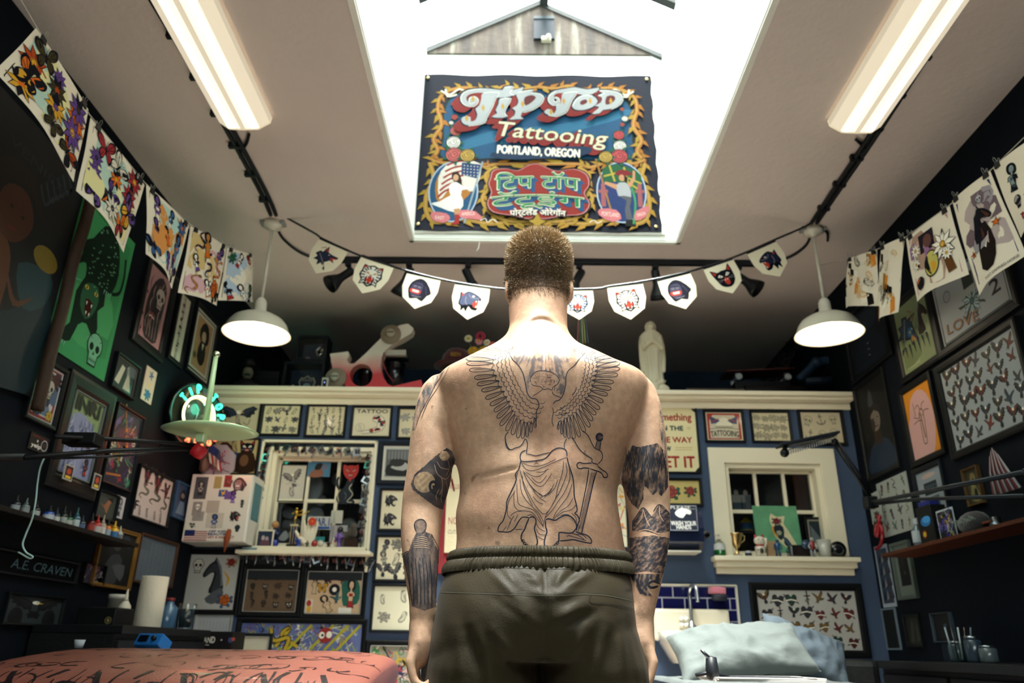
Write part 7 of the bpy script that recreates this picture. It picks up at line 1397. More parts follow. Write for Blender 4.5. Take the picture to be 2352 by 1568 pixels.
pic('L',(70,990),(103,1046),lambda D,w,h:(dtext(D,'REVIEW US ON',.0,.34*h,w*.8,h*.1,'8a2424'),dtext(D,'yelp',-.12*w,-.22*h,w*.5,h*.3,'d9d6d0',0,.001),D.ring(.28*w,-.02*h,w*.16,.003,'c9ccd0'),D.O(.28*w,-.02*h,w*.1,h*.14,'3a2a24'),s_star(D.at(-.1*w,.1*h,.008),'d9d6d0',k='d9d6d0')),'small black sticker sign with white lettering on the wall',0,BK,'100a0c',cat='sticker sign',name='sticker_sign')
def a_chalk(D,w,h):dtext(D,'A.E. CRAVEN',.12*w,0,w*.68,h*.5,'4a6068',.0,0,None,.25);D.S([(-.45*w,-.1*h),(-.38*w,.3*h)],.003,'4a6068',0)
pic('L',(-40,1250),(166,1342),a_chalk,'black board hand lettered in grey chalk, lower left',.012,'06080a','07090b',cat='sign',name='chalk_sign',pm='paperdull')
pic('L',(14,1358),(130,1440),lambda D,w,h:(s_eagle(D.at(0,.1*h,w*.42,0,1,h*.4),'14181c','2a2f34','07090b'),D.O(-.3*w,-.3*h,.05,.04,'0c0e10'),D.O(.3*w,-.3*h,.05,.04,'0c0e10')),'dim grey print of spread black wings, lowest on the left wall',.01,BK,'2c3438',group=None)
# the dark painting with a driftwood frame
def a_mer(D,w,h):
 D.RC(-w*.5,-h*.5,w*.5,h*.5,'0b0f12');S=lambda L,c,k=3:D.P([(x*w,z*h)for x,z in L],c,k)
 S([(-.5,-.4),(-.2,-.2),(.1,-.3),(.46,-.1),(.46,-.5),(-.5,-.5)],'10242a');S([(.2,-.05),(.42,0),(.44,-.12),(.3,-.2)],'16343a');D.O(.36*w,.04*h,.09*w,.05*h,'6a5a1c',18)
 S([(-.1,-.3),(0,.0),(.1,.0),(.16,-.1),(.14,-.35)],'4a2c1c');S([(-.02,.1),(.02,.2),(.14,.22),(.22,.14),(.2,.06),(.12,0),(.02,.02)],'3f2418');S([(-.06,.05),(-.08,.25),(.06,.32),(.2,.28),(.28,.15),(.22,.2),(.1,.24),(.0,.2)],'15100e');D.O(.07*w,.13*h,.012,.008,'15100e');D.O(.15*w,.12*h,.012,.008,'15100e');D.S([(.08*w,.05*h),(.13*w,.055*h)],.008,'5a1f1c',0)
 D.S([(.14*w,-.1*h),(.24*w,-.2*h),(.34*w,-.14*h)],.03,'4a2c1c',4,taper=1)
 for i in range(7):D.S([((.2+.03*i)*w,(.3+.03*i)*h),((.26+.03*i)*w,(.24+.03*i)*h),((.3+.02*i)*w,(.3+.02*i)*h)],.012,'26323a',3)
 dtext(D,'VENICE',.16*w,.36*h,.42*w,.04*h,'1c2124')
r=pic('L',(-140,60),(56,912),a_mer,'huge dark painting of a woman under a yellow moon, far left',.0,BK,'0b0f12',cat='painting',name='large_painting',out=.02)
a_=[c for c in r.children][0].dimensions;w_,h_=0,0
u1=wallpt('L',56,912);u0=wallpt('L',-140,60);W_,H_=abs(u1[0]-u0[0]),abs(u1[1]-u0[1])
MB('wood').tube(spline([(W_/2+.02,-.035,-H_/2-.05),(W_/2+.01,-.035,-H_*.3),(W_/2+.03,-.025,-H_*.1),(W_/2+.01,-.03,H_*.12),(W_/2+.025,-.03,H_*.3),(W_/2+.01,-.035,H_/2+.05)],8),.026,'3a2a20',10).build('driftwood_edge',r)
# neon clock
def neon():
 u,v=wallpt('L',408,958);p=wallloc('L',u,v);R=wallpt('L',408,893)[1]-v;r=emp('neon_clock',p+Vector((.07,0,0)),(0,0,PI/2-.45));tag(r,'round black neon wall clock with green and red glowing letters','neon clock')
 Mx=RX(PI/2)
 MB('gloss').lathe([(0,0),(R*1.28,0),(R*1.3,.03),(R*1.28,.07),(R*1.22,.075),(R*1.2,.05),(0,.05)],'07090b',48,Mx).build('case',r)
 MB('paper').lathe([(0,.055),(R*.62,.055),(R*.62,.05)],'2a3634',40,Mx).build('dial',r);MB('pane').lathe([(0,.085),(R*.66,.085),(R*.7,.075)],(1,1,1),40,Mx,caps=False).build('dial_glass',r)
 MB('lit').tube([(R*.74*math.cos(i*PI/20),-.085,R*.74*math.sin(i*PI/20))for i in range(41)],.007,tuple(c*2.0 for c in lin('ffe7a8')),8).build('neon_ring',r)
 MB('metal').tube([(-R*.1,-.065,-R*.5),(0,-.065,0),(R*.1,-.065,R*.42)],.004,'8a8f8c',6).build('hand',r)
 G={'T':[[(-.5,1),(.5,1)],[(0,1),(0,-1)]],'I':[[(0,1),(0,-1)]],'P':[[(-.4,-1),(-.4,1),(.2,1),(.45,.6),(.2,.1),(-.4,.1)]],'O':[[(.0,1),(-.45,.6),(-.45,-.6),(0,-1),(.45,-.6),(.45,.6),(0,1)]],'A':[[(-.5,-1),(0,1),(.5,-1)],[(-.25,-.2),(.25,-.2)]]}
 def word(chars,a0,a1,RR,sz,col,top):
  for i,ch in enumerate(chars):
   if ch==' ':continue
   a=math.radians(a0+(a1-a0)*i/(len(chars)-1));cx,cz=RR*math.cos(a),RR*math.sin(a);rot=a-PI/2 if top else a+PI/2;m=MB('lit')
   for st in G[ch]:
    P_=[(x*sz,z*sz)for x,z in st];P_=[(cx+x*math.cos(rot)-z*math.sin(rot),cz+x*math.sin(rot)+z*math.cos(rot))for x,z in P_];P3=[Vector((x,-.095,z))for x,z in P_];m.tube(spline(P3,4)if ch in 'PO' else P3,.0065,col,8)
   m.build('neon_letter',r)
 word('TIP TOP',152,12,R*1.0,R*.15,tuple(c*1.3 for c in(.05,.95,.55)),True);word('TATTOO',232,322,R*1.04,R*.15,tuple(c*1.6 for c in(1,.16,.07)),False)
 MB('satin').tube([(0,0,0),(-.04,.06,0)],.03,'0a0b0d',10).build('wall_arm',r)
 for nm,col,e,dz in(('neon_green_glow',(.1,1,.6),1.6,.6),('neon_red_glow',(1,.18,.08),1.4,-1.1)):
  l=bpy.data.lights.new(nm,'POINT');l.energy=e;l.color=col;l.shadow_soft_size=.08;o=bpy.data.objects.new(nm,l);C.objects.link(o);o.parent=r;o.location=(0,-.2,R*dz)
neon()
# shelf with ink bottles
def WL(px,py,out):return on(0,XL+out,px,py)
a,b=WL(10,1178,.08),WL(285,1242,.08);zs_=(a.z+b.z)/2
o=MB('wood').box(XL,XL+.15,a.y-.4,b.y+.02,zs_-.02,zs_,'14100e',.003).build('ink_shelf');tag(o,'dark narrow wall shelf carrying the ink bottles','shelf')
INKB=[(22,1150,30,'16202c','8f9298','dark'),(46,1153,22,'5a6a6c','8a8f90','clear'),(72,1160,34,'14161c','a9aaa8','black'),(104,1156,42,'24489c','b9bcc4','royal blue'),(122,1168,26,'1a2a3c','c0c0c0','slim white labelled'),(139,1158,44,'122016','9aa09c','green capped'),(153,1170,36,'1f5a34','b0b4ac','green'),(170,1162,42,'2a5a66','b4bcc0','teal'),(185,1186,26,'16263c','5a6a8a','squat navy'),(207,1175,34,'5a1414','9a3a34','dark red'),(221,1180,44,'a3201c','b9b0ac','bright red'),(234,1180,46,'9c948c','c9c4bc','white tipped'),(247,1188,42,'c8681c','9aa4b0','orange'),(263,1195,36,'d1a01c','3a6a9a','round yellow'),(277,1207,26,'b0b0ac','7a7c80','small white')]
for i,(px,pyt,_,c,lc,nm)in enumerate(INKB):
 q=WL(px,1215,.085);R=.016 if i not in(3,10,13)else .021;t_=on(0,XL+.085,px,pyt);h=max(.07,min(.17,t_.z-zs_));r=emp('ink_bottle',(XL+.085,q.y,zs_));tag(r,nm+' tattoo ink bottle standing on the wall shelf','bottle','ink bottles on the left shelf')
 MB('gloss').lathe([(0,0),(R,0),(R*1.02,.004),(R*1.02,h*.5),(R*.9,h*.56),(R*.4,h*.62),(0,h*.62)],c,16).build('bottle_body',r);MB('paper').lathe([(R*1.05,h*.1),(R*1.05,h*.42)],lc,16,caps=False).build('ink_label',r)
 MB('satin').lathe([(R*.5,h*.6),(R*.5,h*.7),(R*.22,h*.74),(R*.12,h),(0,h)],c if i%3 else '10141a',12).build('nozzle_cap',r)
 # counter and the things standing on it
pz=on(1,4.15,340,1443);zk=pz.z
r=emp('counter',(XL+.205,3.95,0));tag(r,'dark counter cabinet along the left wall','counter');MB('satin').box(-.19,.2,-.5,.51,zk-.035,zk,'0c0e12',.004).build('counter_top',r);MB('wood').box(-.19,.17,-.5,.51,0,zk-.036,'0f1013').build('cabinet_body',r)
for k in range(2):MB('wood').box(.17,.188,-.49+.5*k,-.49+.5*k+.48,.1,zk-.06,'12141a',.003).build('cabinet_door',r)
def cpt(px,y):return on(1,y,px,1443).x
def citem(name,px,y,lab,cat,rz=0,z=0):r=emp(name,(cpt(px,y),y,zk+z),(0,0,rz));tag(r,lab,cat);return r
h=on(1,4.15,355,1324).z-zk;r=citem('paper_towel_roll',336,4.15,'upright white paper towel roll on the left counter','paper towel');MB('cloth').lathe([(.018,0),(.066,0),(.067,.004),(.067,h-.004),(.066,h),(.018,h)],'d6cbb8',32).build('roll',r);MB('satin').lathe([(.018,0),(.018,h)],'6a5a48',16,caps=False).build('core',r)
h=on(1,4.25,380,1380).z-zk;r=citem('squeeze_bottle',381,4.25,'squat blue liquid bottle right of the paper towels','bottle');MB('gloss').lathe([(0,0),(.042,0),(.044,.01),(.044,h*.75),(.02,h*.9),(.02,h),(0,h)],'3a5a78',20).build('bottle_body',r);MB('satin').lathe([(.022,h),(.022,h*1.12),(0,h*1.12)],'6a1f24',16).build('bottle_cap',r)
h=on(1,4.3,425,1385).z-zk;r=citem('drinking_glass',423,4.3,'tall clear glass of water beside the blue bottle','glass');MB('pane').lathe([(.034,.004),(.046,h)],(1,1,1),24,caps=False).build('glass_wall',r);MB('gloss').lathe([(0,0),(.035,0),(.035,.008),(0,.008)],'5a6a72',24).build('glass_base',r);MB('gloss').lathe([(.03,.01),(.040,h*.78),(0,h*.78)],'1a2a34',24).build('water',r)
h=on(1,4.0,262,1365).z-zk;r=citem('white_tub',258,4.0,'white lidded tub with a printed band on the left counter','tub');MB('satin').lathe([(0,0),(.04,0),(.042,h*.85),(.045,h*.85),(.045,h),(0,h)],'b9b4a8',24).build('tub_body',r);MB('paper').lathe([(.0435,h*.25),(.0435,h*.6)],'2a3440',24,caps=False).build('printed_band',r)
h=on(1,3.9,275,1352).z-zk;r=citem('pump_bottle',277,3.9,'cream teardrop nozzle bottle beside the white tub','bottle');MB('satin').lathe([(0,0),(.026,0),(.03,h*.35),(.028,h*.55),(.012,h*.68),(.009,h*.72),(.003,h),(0,h)],'c9bfae',20).build('bottle_body',r);MB('satin').lathe([(.012,h*.66),(.012,h*.72),(0,h*.73)],'8f887c',14).build('collar',r)
r=citem('black_case',250,3.80,'black equipment case with a small emblem in front of the tub','case');h=on(1,3.75,250,1395).z-zk;MB('satin').box(-.11,.07,-.1,.08,0,max(.06,h),'08090b',.008).build('case_body',r);m=MB('paper');D=Dr(m,-.1015);D.ring(.04,h*.3,.014,.003,'8a7a50');D.O(.04,h*.3,.006,.008,'8a7a50');m.build('emblem',r)
r=emp('power_supply',on(1,3.26,350,1480));tag(r,'small blue tattoo power supply box with a black screen','power supply');M_=RZ(-.3)@RX(-.5);MB('satin').box(-.06,.06,-.035,.035,-.02,.03,'1c62a8',.006,M_).build('supply_case',r);MB('gloss').box(-.045,.0,-.04,-.034,-.008,.02,'07101c',.002,M_).build('screen',r);MB('satin').lathe([(.01,0),(.009,.012),(0,.012)],'0a0d12',12,M_@T(.03,-.036,.005)@RX(PI/2)).build('control_knob',r);MB('wood').box(-.30,.1,-.05,.05,-.09,-.05,'0b0d10',.004).build('tray',r);MB('metal').box(-.28,-.25,-.02,.02,-r.location.z,-.09,'1a1c20').build('tray_post',r)
r=emp('disposable_cup',on(1,3.34,180,1488));tag(r,'small white ink cup at the near end of left counter','cup');MB('satin').lathe([(0,0),(.015,0),(.021,.032),(.019,.032),(.014,.004)],'a9aeb8',18).build('cup_wall',r);MB('wood').box(-.03,.03,-.03,.03,-.03,-.001,'0b0d10',.003).box(-.012,.012,-.012,.012,-r.location.z,-.03,'0b0d10').build('cup_stand',r)
c=on(1,3.9,78,1435);r=emp('plant_pot',c);tag(r,'dim cream plastic tub standing near the wing print','tub');MB('satin').lathe([(0,0),(.035,0),(.042,.07),(.046,.07),(.046,.082),(0,.082)],'6a6450',20).build('tub_body',r);MB('wood').box(-.2,.3,-.06,.06,-.03,0,'0a0b0d',.003).build('wood_shelf',r)
p=on(1,4.55,445,1492);q=on(1,4.55,512,1450);r=emp('black_carton',(p.x+.08,4.6,p.z-.06));tag(r,'black printed carton lettered PORTLAND behind the bench','box');w=(q.x-p.x);h=q.z-r.location.z
MB('satin').box(-.13,w+.0,-.1,.1,0,h,'0f0c10',.006).build('carton_body',r);tag(MB('wood').box(p.x-.06,p.x+w+.1,4.48,4.72,0,r.location.z-.001,'0b0c0f',.004).build('side_cabinet'),'low black cabinet standing under the PORTLAND carton','cabinet');m=MB('paper');D=Dr(m,-.1015);dtext(D,'PORTLAND',w*.5-.1,h*.72,.15,.032,'c9c6bd',0,.001);D.S([(-.1,h*.55),(.02,h*.55)],.003,'c9c6bd',0);D.S([(-.1,h*.9),(.02,h*.9)],.002,'c9c6bd',0);D.O(.135,h*.72,.014,.014,'34406a');D.O(.15,h*.75,.01,.01,'a8433a');D.O(.085,h*.72,.004,.004,'d9d4c8');m.build('carton_print',r)
# white cord hanging from the lamp arm
# articulated lamp; its green is neon light painted into the colour
def larm():
 y=2.75;P=lambda px,py,dy=0:on(1,y+dy,px,py);b=P(455,1040);r=emp('arm_lamp',b);tag(r,'articulated arm lamp, green neon light painted into its colour, with a wide flat shade seen edge-on','lamp');I=lambda px,py,dy=0:P(px,py,dy)-b;NEON_TINT='b9d6a4'
 ce=I(482,990);m=MB('white_enamel');R=(I(593,1000)-I(370,993)).length/2
 m.lathe([(0,.022),(R*.5,.02),(R*.85,.012),(R,0),(R*.85,-.008),(R*.4,-.012),(0,-.014)],NEON_TINT,40,Matrix.Translation(ce)@RY(.03)@RX(-.08)@Matrix.Diagonal((1,.55,1,1))).build('shade',r)
 for dx in(0,12):MB('white_enamel').tube([I(497+dx*.0,812,.01*dx/12),I(462+dx*.7,1012,.02*dx/12)],.0085,NEON_TINT,8).build('arm_rod',r)
 MB('metal').ball(I(497,814),.014,'c9d6b4',12).build('joint',r);MB('white_enamel').box(-.016,.016,-.02,.02,-.02,.06,NEON_TINT,.004,Matrix.Translation(I(463,1005))).build('joint_bracket',r)
 MB('satin').lathe([(0,-.028),(.022,-.026),(.027,-.012),(.027,.012),(.02,.02),(0,.022)],'b5202a',20,Matrix.Translation(I(457,1035))@RY(.5)).build('tension_knob',r)
 Q=lambda px,py,yy:on(1,yy,px,py)-b
 MB('satin').tube([I(455,1022),Q(250,1008,2.5),Q(125,1002,2.35)],.0075,'0b0d10',8).build('support_rod',r);MB('satin').tube([I(445,1030),Q(250,1035,2.5),Q(55,1050,2.3)],.0085,'0b0d10',8).build('support_rod',r);MB('satin').tube(spline([I(445,1025),I(380,1018),I(350,1038),Q(250,1048,2.5),Q(120,1052,2.4)],6),.005,'14181c',6).build('power_cord',r)
 MB('satin').box(-.06,.05,-.03,.03,-.02,.02,'0a0b0d',.006,Matrix.Translation(Q(195,1010,2.45))).build('clamp',r)
 w=Q(55,1050,2.3);MB('satin').tube([w,Vector((XL+.0-b.x,w.y,w.z-.01))],.012,'0b0d10',8).build('wall_bracket',r)
larm()
P_=[on(1,2.4,x,y)for x,y in((102,1050),(92,1075),(86,1110),(82,1150),(74,1190),(60,1225),(52,1250),(60,1268),(75,1278),(68,1282),(50,1272),(42,1268))]
o=MB('satin').tube(spline(P_,5),.0028,'9ab4b0',6).build('dangling_cord');tag(o,'thin white cord dangling from the lamp arm in front of left wall','cord')
# ---------------------------------------------------------------- right wall
FR='black framed artwork on the right wall'
def a_clown(D,w,h):
 D.P([(-.35*w,.3*h),(0,.45*h),(.3*w,.3*h),(.2*w,.1*h),(-.2*w,.1*h)],'1c2430',2);D.O(-.05*w,.2*h,.12*w,.09*h,'26303a');D.P([(-.4*w,-.45*h),(-.2*w,.05*h),(.2*w,.05*h),(.4*w,-.45*h)],'141d28',2);[D.O(0,(-.1-.1*i)*h,.02*w,.008*h,'a9adb0',8)for i in range(3)]
pic('R',(1938,742),(2056,812),a_clown,'dark photograph of a seated figure with pale buttons, behind right pendant',.03,'07090c','0e141b',group=None)
def a_man(D,w,h):
 D.P([(-.42*w,-.46*h),(-.4*w,-.3*h),(-.15*w,-.16*h),(.2*w,-.16*h),(.42*w,-.3*h),(.44*w,-.46*h)],'16263a',2);D.P([(-.12*w,-.2*h),(.12*w,-.2*h),(.1*w,.0),(-.1*w,.0)],'2c1d16');D.O(0,.06*h,.16*w,.12*h,'6a6058',20);D.P([(-.2*w,.1*h),(-.22*w,.2*h),(.0,.24*h),(.2*w,.18*h),(.19*w,.1*h),(0,.17*h)],'1a1714',2);D.P([(-.15*w,.24*h),(-.05*w,.42*h),(.02*w,.24*h)],'3a3f40',2)
 D.P([(-.16*w,-.0*h),(-.14*w,.1*h),(-.02*w,.04*h),(-.08*w,-.06*h)],'2a2420',2);D.O(-.05*w,.08*h,.02*w,.01*h,K);D.O(.08*w,.08*h,.02*w,.01*h,K);D.S([(-.04*w,-.01*h),(.08*w,-.01*h)],.008,'3a2420',0)
pic('R',(1963,893),(2074,1072),a_man,'dark painted portrait of a man in a blue shirt and tall hat',.02,'07090c','0a0c0e',group=FR)
def a_wolfh(D,w,h):
 D.RC(-w*.5,-h*.5,w*.5,h*.5,'6f7a58');bgpatch(D,w,h,['7f8a68','5f6a48'],6,4,.4);D.lay[0]-=.0003;s_wolf(D.at(-.16*w,.08*h,w*.32,1.2,1,h*.32),'2a3a48','8f6a3a');s_horse(D.at(.26*w,.14*h,w*.22,0,1,h*.22),'2c2018','3a4a58');s_flower(D.at(-.12*w,.05*h,.04),'3a6a8c','c9a03a')
 for i in range(6):D.P([((-.36+.13*i)*w,-.1*h),((-.3+.13*i)*w,-.12*h),((-.3+.13*i)*w,(-.3-.05*(i%2))*h)],'1c242c')
pic('R',(2045,712),(2169,822),a_wolfh,'framed green backed painting of a feathered wolf with a horse head',.04,'07090c','b0aca8',group=FR)
def a_love(D,w,h):
 D.S([(-w*.46,-h*.46),(w*.46,-h*.46),(w*.46,h*.46),(-w*.46,h*.46)],.012,'3a4446',0,True);s_flower(D.at(.02*w,-.12*h,w*.14),'8fa6a8','3a5a60',n=14)
 for a in range(7):D.P([(.02*w,-.12*h),(.02*w+.2*w*math.cos(a*.9+.3),-.12*h+.16*w*math.sin(a*.9+.3)),(.02*w+.17*w*math.cos(a*.9+.5),-.12*h+.15*w*math.sin(a*.9+.5))],'26382c')
 dtext(D,'LOVE',-.16*w,-.32*h,w*.46,h*.15,'2c3a48',.12,.003);dtext(D,'LOVE',-.17*w,-.31*h,w*.46,h*.15,'8f6238',.12);dtext(D,'2',.33*w,-.15*h,w*.12,h*.2,'1c1c1c',0,.002);D.P([(-.2*w,.0),(.1*w,0),(.1*w,.16*h),(-.2*w,.16*h)],'8f9490');D.P([(-.05*w,.1*h),(.1*w,.1*h),(.1*w,.3*h),(-.05*w,.3*h)],'26302a');D.ring(-.3*w,.2*h,.03,.004,'3a4446');D.S([(.25*w,.2*h),(.15*w,.1*h),(.3*w,.0)],.015,'6a2420')
pic('R',(2128,655),(2352,700),a_love,'pale framed print lettered LOVE with a daisy and number 2',.05,'07090c','8f9496',group=FR)
pic('R',(2150,848),(2400,970),lambda D,w,h:flash(D,w*.94,h*.94,7,5,[s_eagle,s_eagle,s_eagle,s_swallow],['3a3a3c','5a2c24','4a4438','2a3a44','6a3028'],31,sz=.5,jit=.16,line='16181a'),'very large framed flash sheet crowded with eagles and flags',.04,'07090c','8b9294',group=FR)
def a_mantis(D,w,h):
 D.RC(-w*.5,-h*.5,w*.5,h*.5,'b8761c');D.P([(-.25*w,.36*h),(.05*w,.44*h),(.32*w,.32*h),(.44*w,.0),(.3*w,-.4*h),(.1*w,-.5*h),(-.5*w,-.5*h),(-.48*w,.0),(-.4*w,.1*h)],'b58e8c',2);k='3a2c1c'
 D.S([(-.05*w,.1*h),(-.06*w,-.28*h),(0,-.33*h),(.06*w,-.28*h),(.1*w,.1*h),(.02*w,.16*h),(-.05*w,.1*h)],.006,k);D.S([(0,.1*h),(.02*w,-.25*h)],.012,'6a5030',0)
 for q in([(-.25,.1),(-.1,.05),(.0,.12)],[(-.28,.0),(-.12,.02),(0,.0)],[(.3,.1),(.15,.12),(.05,.05)],[(-.15,.2),(-.05,.24),(.0,.16)],[(.2,.24),(.1,.22),(.05,.14)],[(-.2,.3),(-.18,.1)]):D.S([(x*w,z*h)for x,z in q],.005,k)
pic('R',(2067,899),(2179,1040),a_mantis,'black framed print of a mantis in a tall glass on orange',.035,'07090c','b8761c',group=FR)
pic('R',(2014,1112),(2106,1213),lambda D,w,h:flash(D,w*.94,h*.94,4,4,[s_lady,s_snake,s_rose,s_dagger,s_swallow],['3a5a50','6a3a28','7a6a3a','3a3a40'],33,sz=.42,line='15181a'),'ragged edged sheet of small dim colour flash beside the lamp arm',0,BK,'8f9692',cat='print',name='flash_sheet')
pic('R',(2000,1136),(2036,1196),lambda D,w,h:(D.RC(-.3*w,.0,.3*w,.35*h,'4a3a2c'),s_rose(D.at(0,-.25*h,w*.25),'5a3024'),s_lady(D.at(0,.2*h,w*.25),'7a5a48')),'small narrow card pinned over the ragged flash sheet',0,BK,'8f9692',cat='card',name='picture_card',out=.012)
def a_mirror(D,w,h):
 D.RC(-.26*w,-.1*h,.24*w,.2*h,'16222a');D.P([(-.3*w,.32*h),(-.1*w,.42*h),(.25*w,.38*h),(.1*w,.3*h)],'a08c86',2);[D.ring((-.15+.1*i)*w,.05*h,.015,.003,'4a6068')for i in range(4)];D.RC(-.2*w,-.4*h,.25*w,-.15*h,'3a4446')  # pale blob near the top is glare painted into the print
pic('R',(2098,1082),(2190,1172),a_mirror,'white matted dark engraving with a painted-in glare spot above the bottles',.028,'0a1018','7a848c',group=FR)
pic('R',(2214,1080),(2268,1154),lambda D,w,h:(D.O(0,.24*h,.2*w,.16*h,'6a5f3a'),D.O(0,.18*h,.07*w,.05*h,K),D.P([(-.3*w,-.4*h),(-.2*w,.05*h),(.1*w,.0),(.35*w,-.42*h)],'6a6440',2),D.O(.06*w,-.2*h,.12*w,.14*h,'15150f')),'old dim yellowed card of a skeletal figure on the right wall',.01,'4a3418','2f2c1c',group=None)
a_ph=lambda D,w,h:(D.RC(-.4*w,-.44*h,.4*w,.44*h,'2c3848'),[D.P([((-.3+.2*(i%4))*w,(-.4+.2*(i//4))*h),((-.12+.2*(i%4))*w,(-.36+.2*(i//4))*h),((-.2+.2*(i%4))*w,(-.22+.2*(i//4))*h)],['0c1016','6a747c','3a1c20','14202c'][i%4])for i in range(16)])
pic('R',(2009,1256),(2062,1392),a_ph,'tall white bordered strip of small photos under the red ornament',0,BK,'8a96a4',cat='print',name='photo_strip')
pic('R',(2024,1398),(2074,1492),lambda D,w,h:D.RC(-.38*w,-.46*h,.38*w,.46*h,'0c1010'),'second dark photo strip with pale border, lowest by the corner',0,BK,'5a6a78',cat='print',name='photo_strip')
pic('R',(2048,1250),(2114,1373),lambda D,w,h:(D.RC(-.3*w,-.3*h,.3*w,.3*h,'070a0e'),D.O(0,-.05*h,.05*w,.04*h,'26303a')),'silver grey frame with a small dark picture below the shelf',.02,'4a5450','56625e',group=None)
pic('R',(2078,1412),(2128,1486),lambda D,w,h:(D.P([(-.3*w,-.4*h),(-.1*w,.4*h),(0,.3*h),(-.1*w,-.4*h)],'2c3028'),D.P([(.1*w,-.4*h),(.2*w,.3*h),(.35*w,-.3*h)],'2c3028')),'nearly black framed print of faint figures low on right wall',.01,'0c0f10','181b18',group=None)
pic('R',(2142,1408),(2200,1474),lambda D,w,h:D.O(.1*w,.05*h,.1*w,.08*h,'2c3c4a'),'thin silver framed black print low above the right counter',.006,'3a4650','090c10',group=None)  # the lighter oval is glare put into the print colour
# shelf on the right wall and what it carries
a,b=on(0,XR-.1,2064,1272),on(0,XR-.1,2352,1202);zs2=(a.z+b.z)/2
o=MB('wood').box(XR-.2,XR,b.y-.2,a.y,zs2-.018,zs2,'4a2414',.003).build('wood_shelf');tag(o,'reddish brown wooden shelf on the right wall','shelf')
def RS(px):return on(0,XR-.1,px,1240).y
def ritem(name,px,lab,cat,x=.1):r=emp(name,(XR-x,RS(px),zs2),(0,0,-PI/2));tag(r,lab,cat);return r
def rh(px,pyt):return max(.04,on(0,XR-.1,px,pyt).z-zs2)
h=rh(2110,1188);r=ritem('spray_bottle',2111,'white labelled spray bottle at the near corner of right shelf','bottle');MB('gloss').lathe([(0,0),(.028,0),(.03,.01),(.03,h*.6),(.014,h*.75),(.014,h*.8),(0,h*.8)],'5a6a72',20).build('bottle_body',r);m=MB('paper').lathe([(.0312,h*.2),(.0312,h*.58)],'a9b4bc',20,caps=False);m.build('bottle_label',r);MB('satin').box(-.012,.03,-.01,.01,h*.8,h,'a9b4bc',.004).build('trigger_head',r)
h=rh(2150,1158);r=ritem('black_gift_box',2150,'black box with a bright blue oval and yellow dot','box');m=MB('satin').box(-.075,.075,-.04,.04,0,h,'07080b',.003);D=Dr(m,-.0415);D.O(.01,h*.6,.05,h*.13,'1c5f9c',24);D.O(.02,h*.64,.04,h*.09,'3a86c0',24);D.O(-.02,h*.28,.016,.014,'b09a2c');D.ring(-.02,h*.28,.02,.004,'8a2424');m.build('box_body',r);MB('satin').box(-.06,.05,-.03,.03,h,h+.03,'1c2470',.008).build('blue_top',r)
h=rh(2195,1165);r=ritem('picture_card',2196,'white edged card with yellow and violet cartoon shapes','card',.13);m=MB('paper').box(-.075,.075,-.003,.003,0,h,'a9b4b8',.0);D=Dr(m,-.0035);D.RC(-.068,.01,.075,h-.012,'0b0c10');collage(22,'0b0c10',['3a3484','b09a2c','8a8f94','26302a','5a4a9c'],40,.2)(D.at(0,h/2,1),.13,h*.9);m.build('card_face',r)
h=rh(2245,1170);r=ritem('patterned_cushion',2245,'black and pale green swirl patterned bundle on the right shelf','bundle');m=MB('cloth').ball((0,0,h*.5),1,'16181a',16,.11,.05,h*.5);D=Dr(m,-.052);[D.S([((-.08+.02*i),h*(.3+.05*(i%4))),((-.06+.02*i),h*(.7-.06*(i%3))),((-.03+.02*i),h*.5)],.008,'4a5c54',3,taper=1)for i in range(8)];m.build('bundle_body',r)
h=rh(2300,1150)*.6;r=ritem('metal_machine',2298,'dim metal tattoo machine part at the right end of shelf','machine');MB('metal').lathe([(0,0),(.03,0),(.03,h*.4),(.02,h*.5),(.02,h*.8),(0,h*.85)],'5a646a',16).build('machine_body',r);MB('satin').box(-.08,-.02,-.02,.02,h*.5,h*.65,'6a3418',.004).build('copper_bar',r)
# red white feather bundle
p0=on(0,XR-.06,2300,1090);r=emp('feather_bundle',(XR-.06,p0.y,p0.z),(0,0,-PI/2));r.scale=(.5,.5,.5);tag(r,'cone of red and white striped feathers on the upper right wall','ornament')
for i in range(14):
 a=(i-6.5)*.05;L_=.26-.012*abs(i-6.5);MB('cloth').tube([(a*.6+.02,.0,-.16),(a*.4,-.02-.004*(i%3),L_*.2),(a*.2-.02,-.02,L_)],[.012,.009,.003],['6a1f20','8f9498','3a1214'][i%3],6).build('feather',r)
p0=on(0,XR-.04,2024,1225);r=emp('dragon_ornament',p0,(0,0,-PI/2));tag(r,'red curled dragon ornament on the right wall by the lamp','ornament')
MB('gloss').tube(spline([(-.1,0,-.08),(-.02,-.01,-.07),(.05,-.02,-.03),(.06,-.02,.03),(.0,-.02,.05),(-.03,-.02,.0),(.02,-.03,-.01),(.05,-.02,.08)],6),.011,'8a1420',10).build('coiled_body',r);MB('gloss').ball((.05,-.02,.09),.02,'8a1420',10,1.2,.8,.8).build('head',r)
for i in range(3):MB('gloss').lathe([(.012,0),(0,.04)],'14181c',8,T(-.04+.03*i,-.01,.05)).build('dark_spike',r)
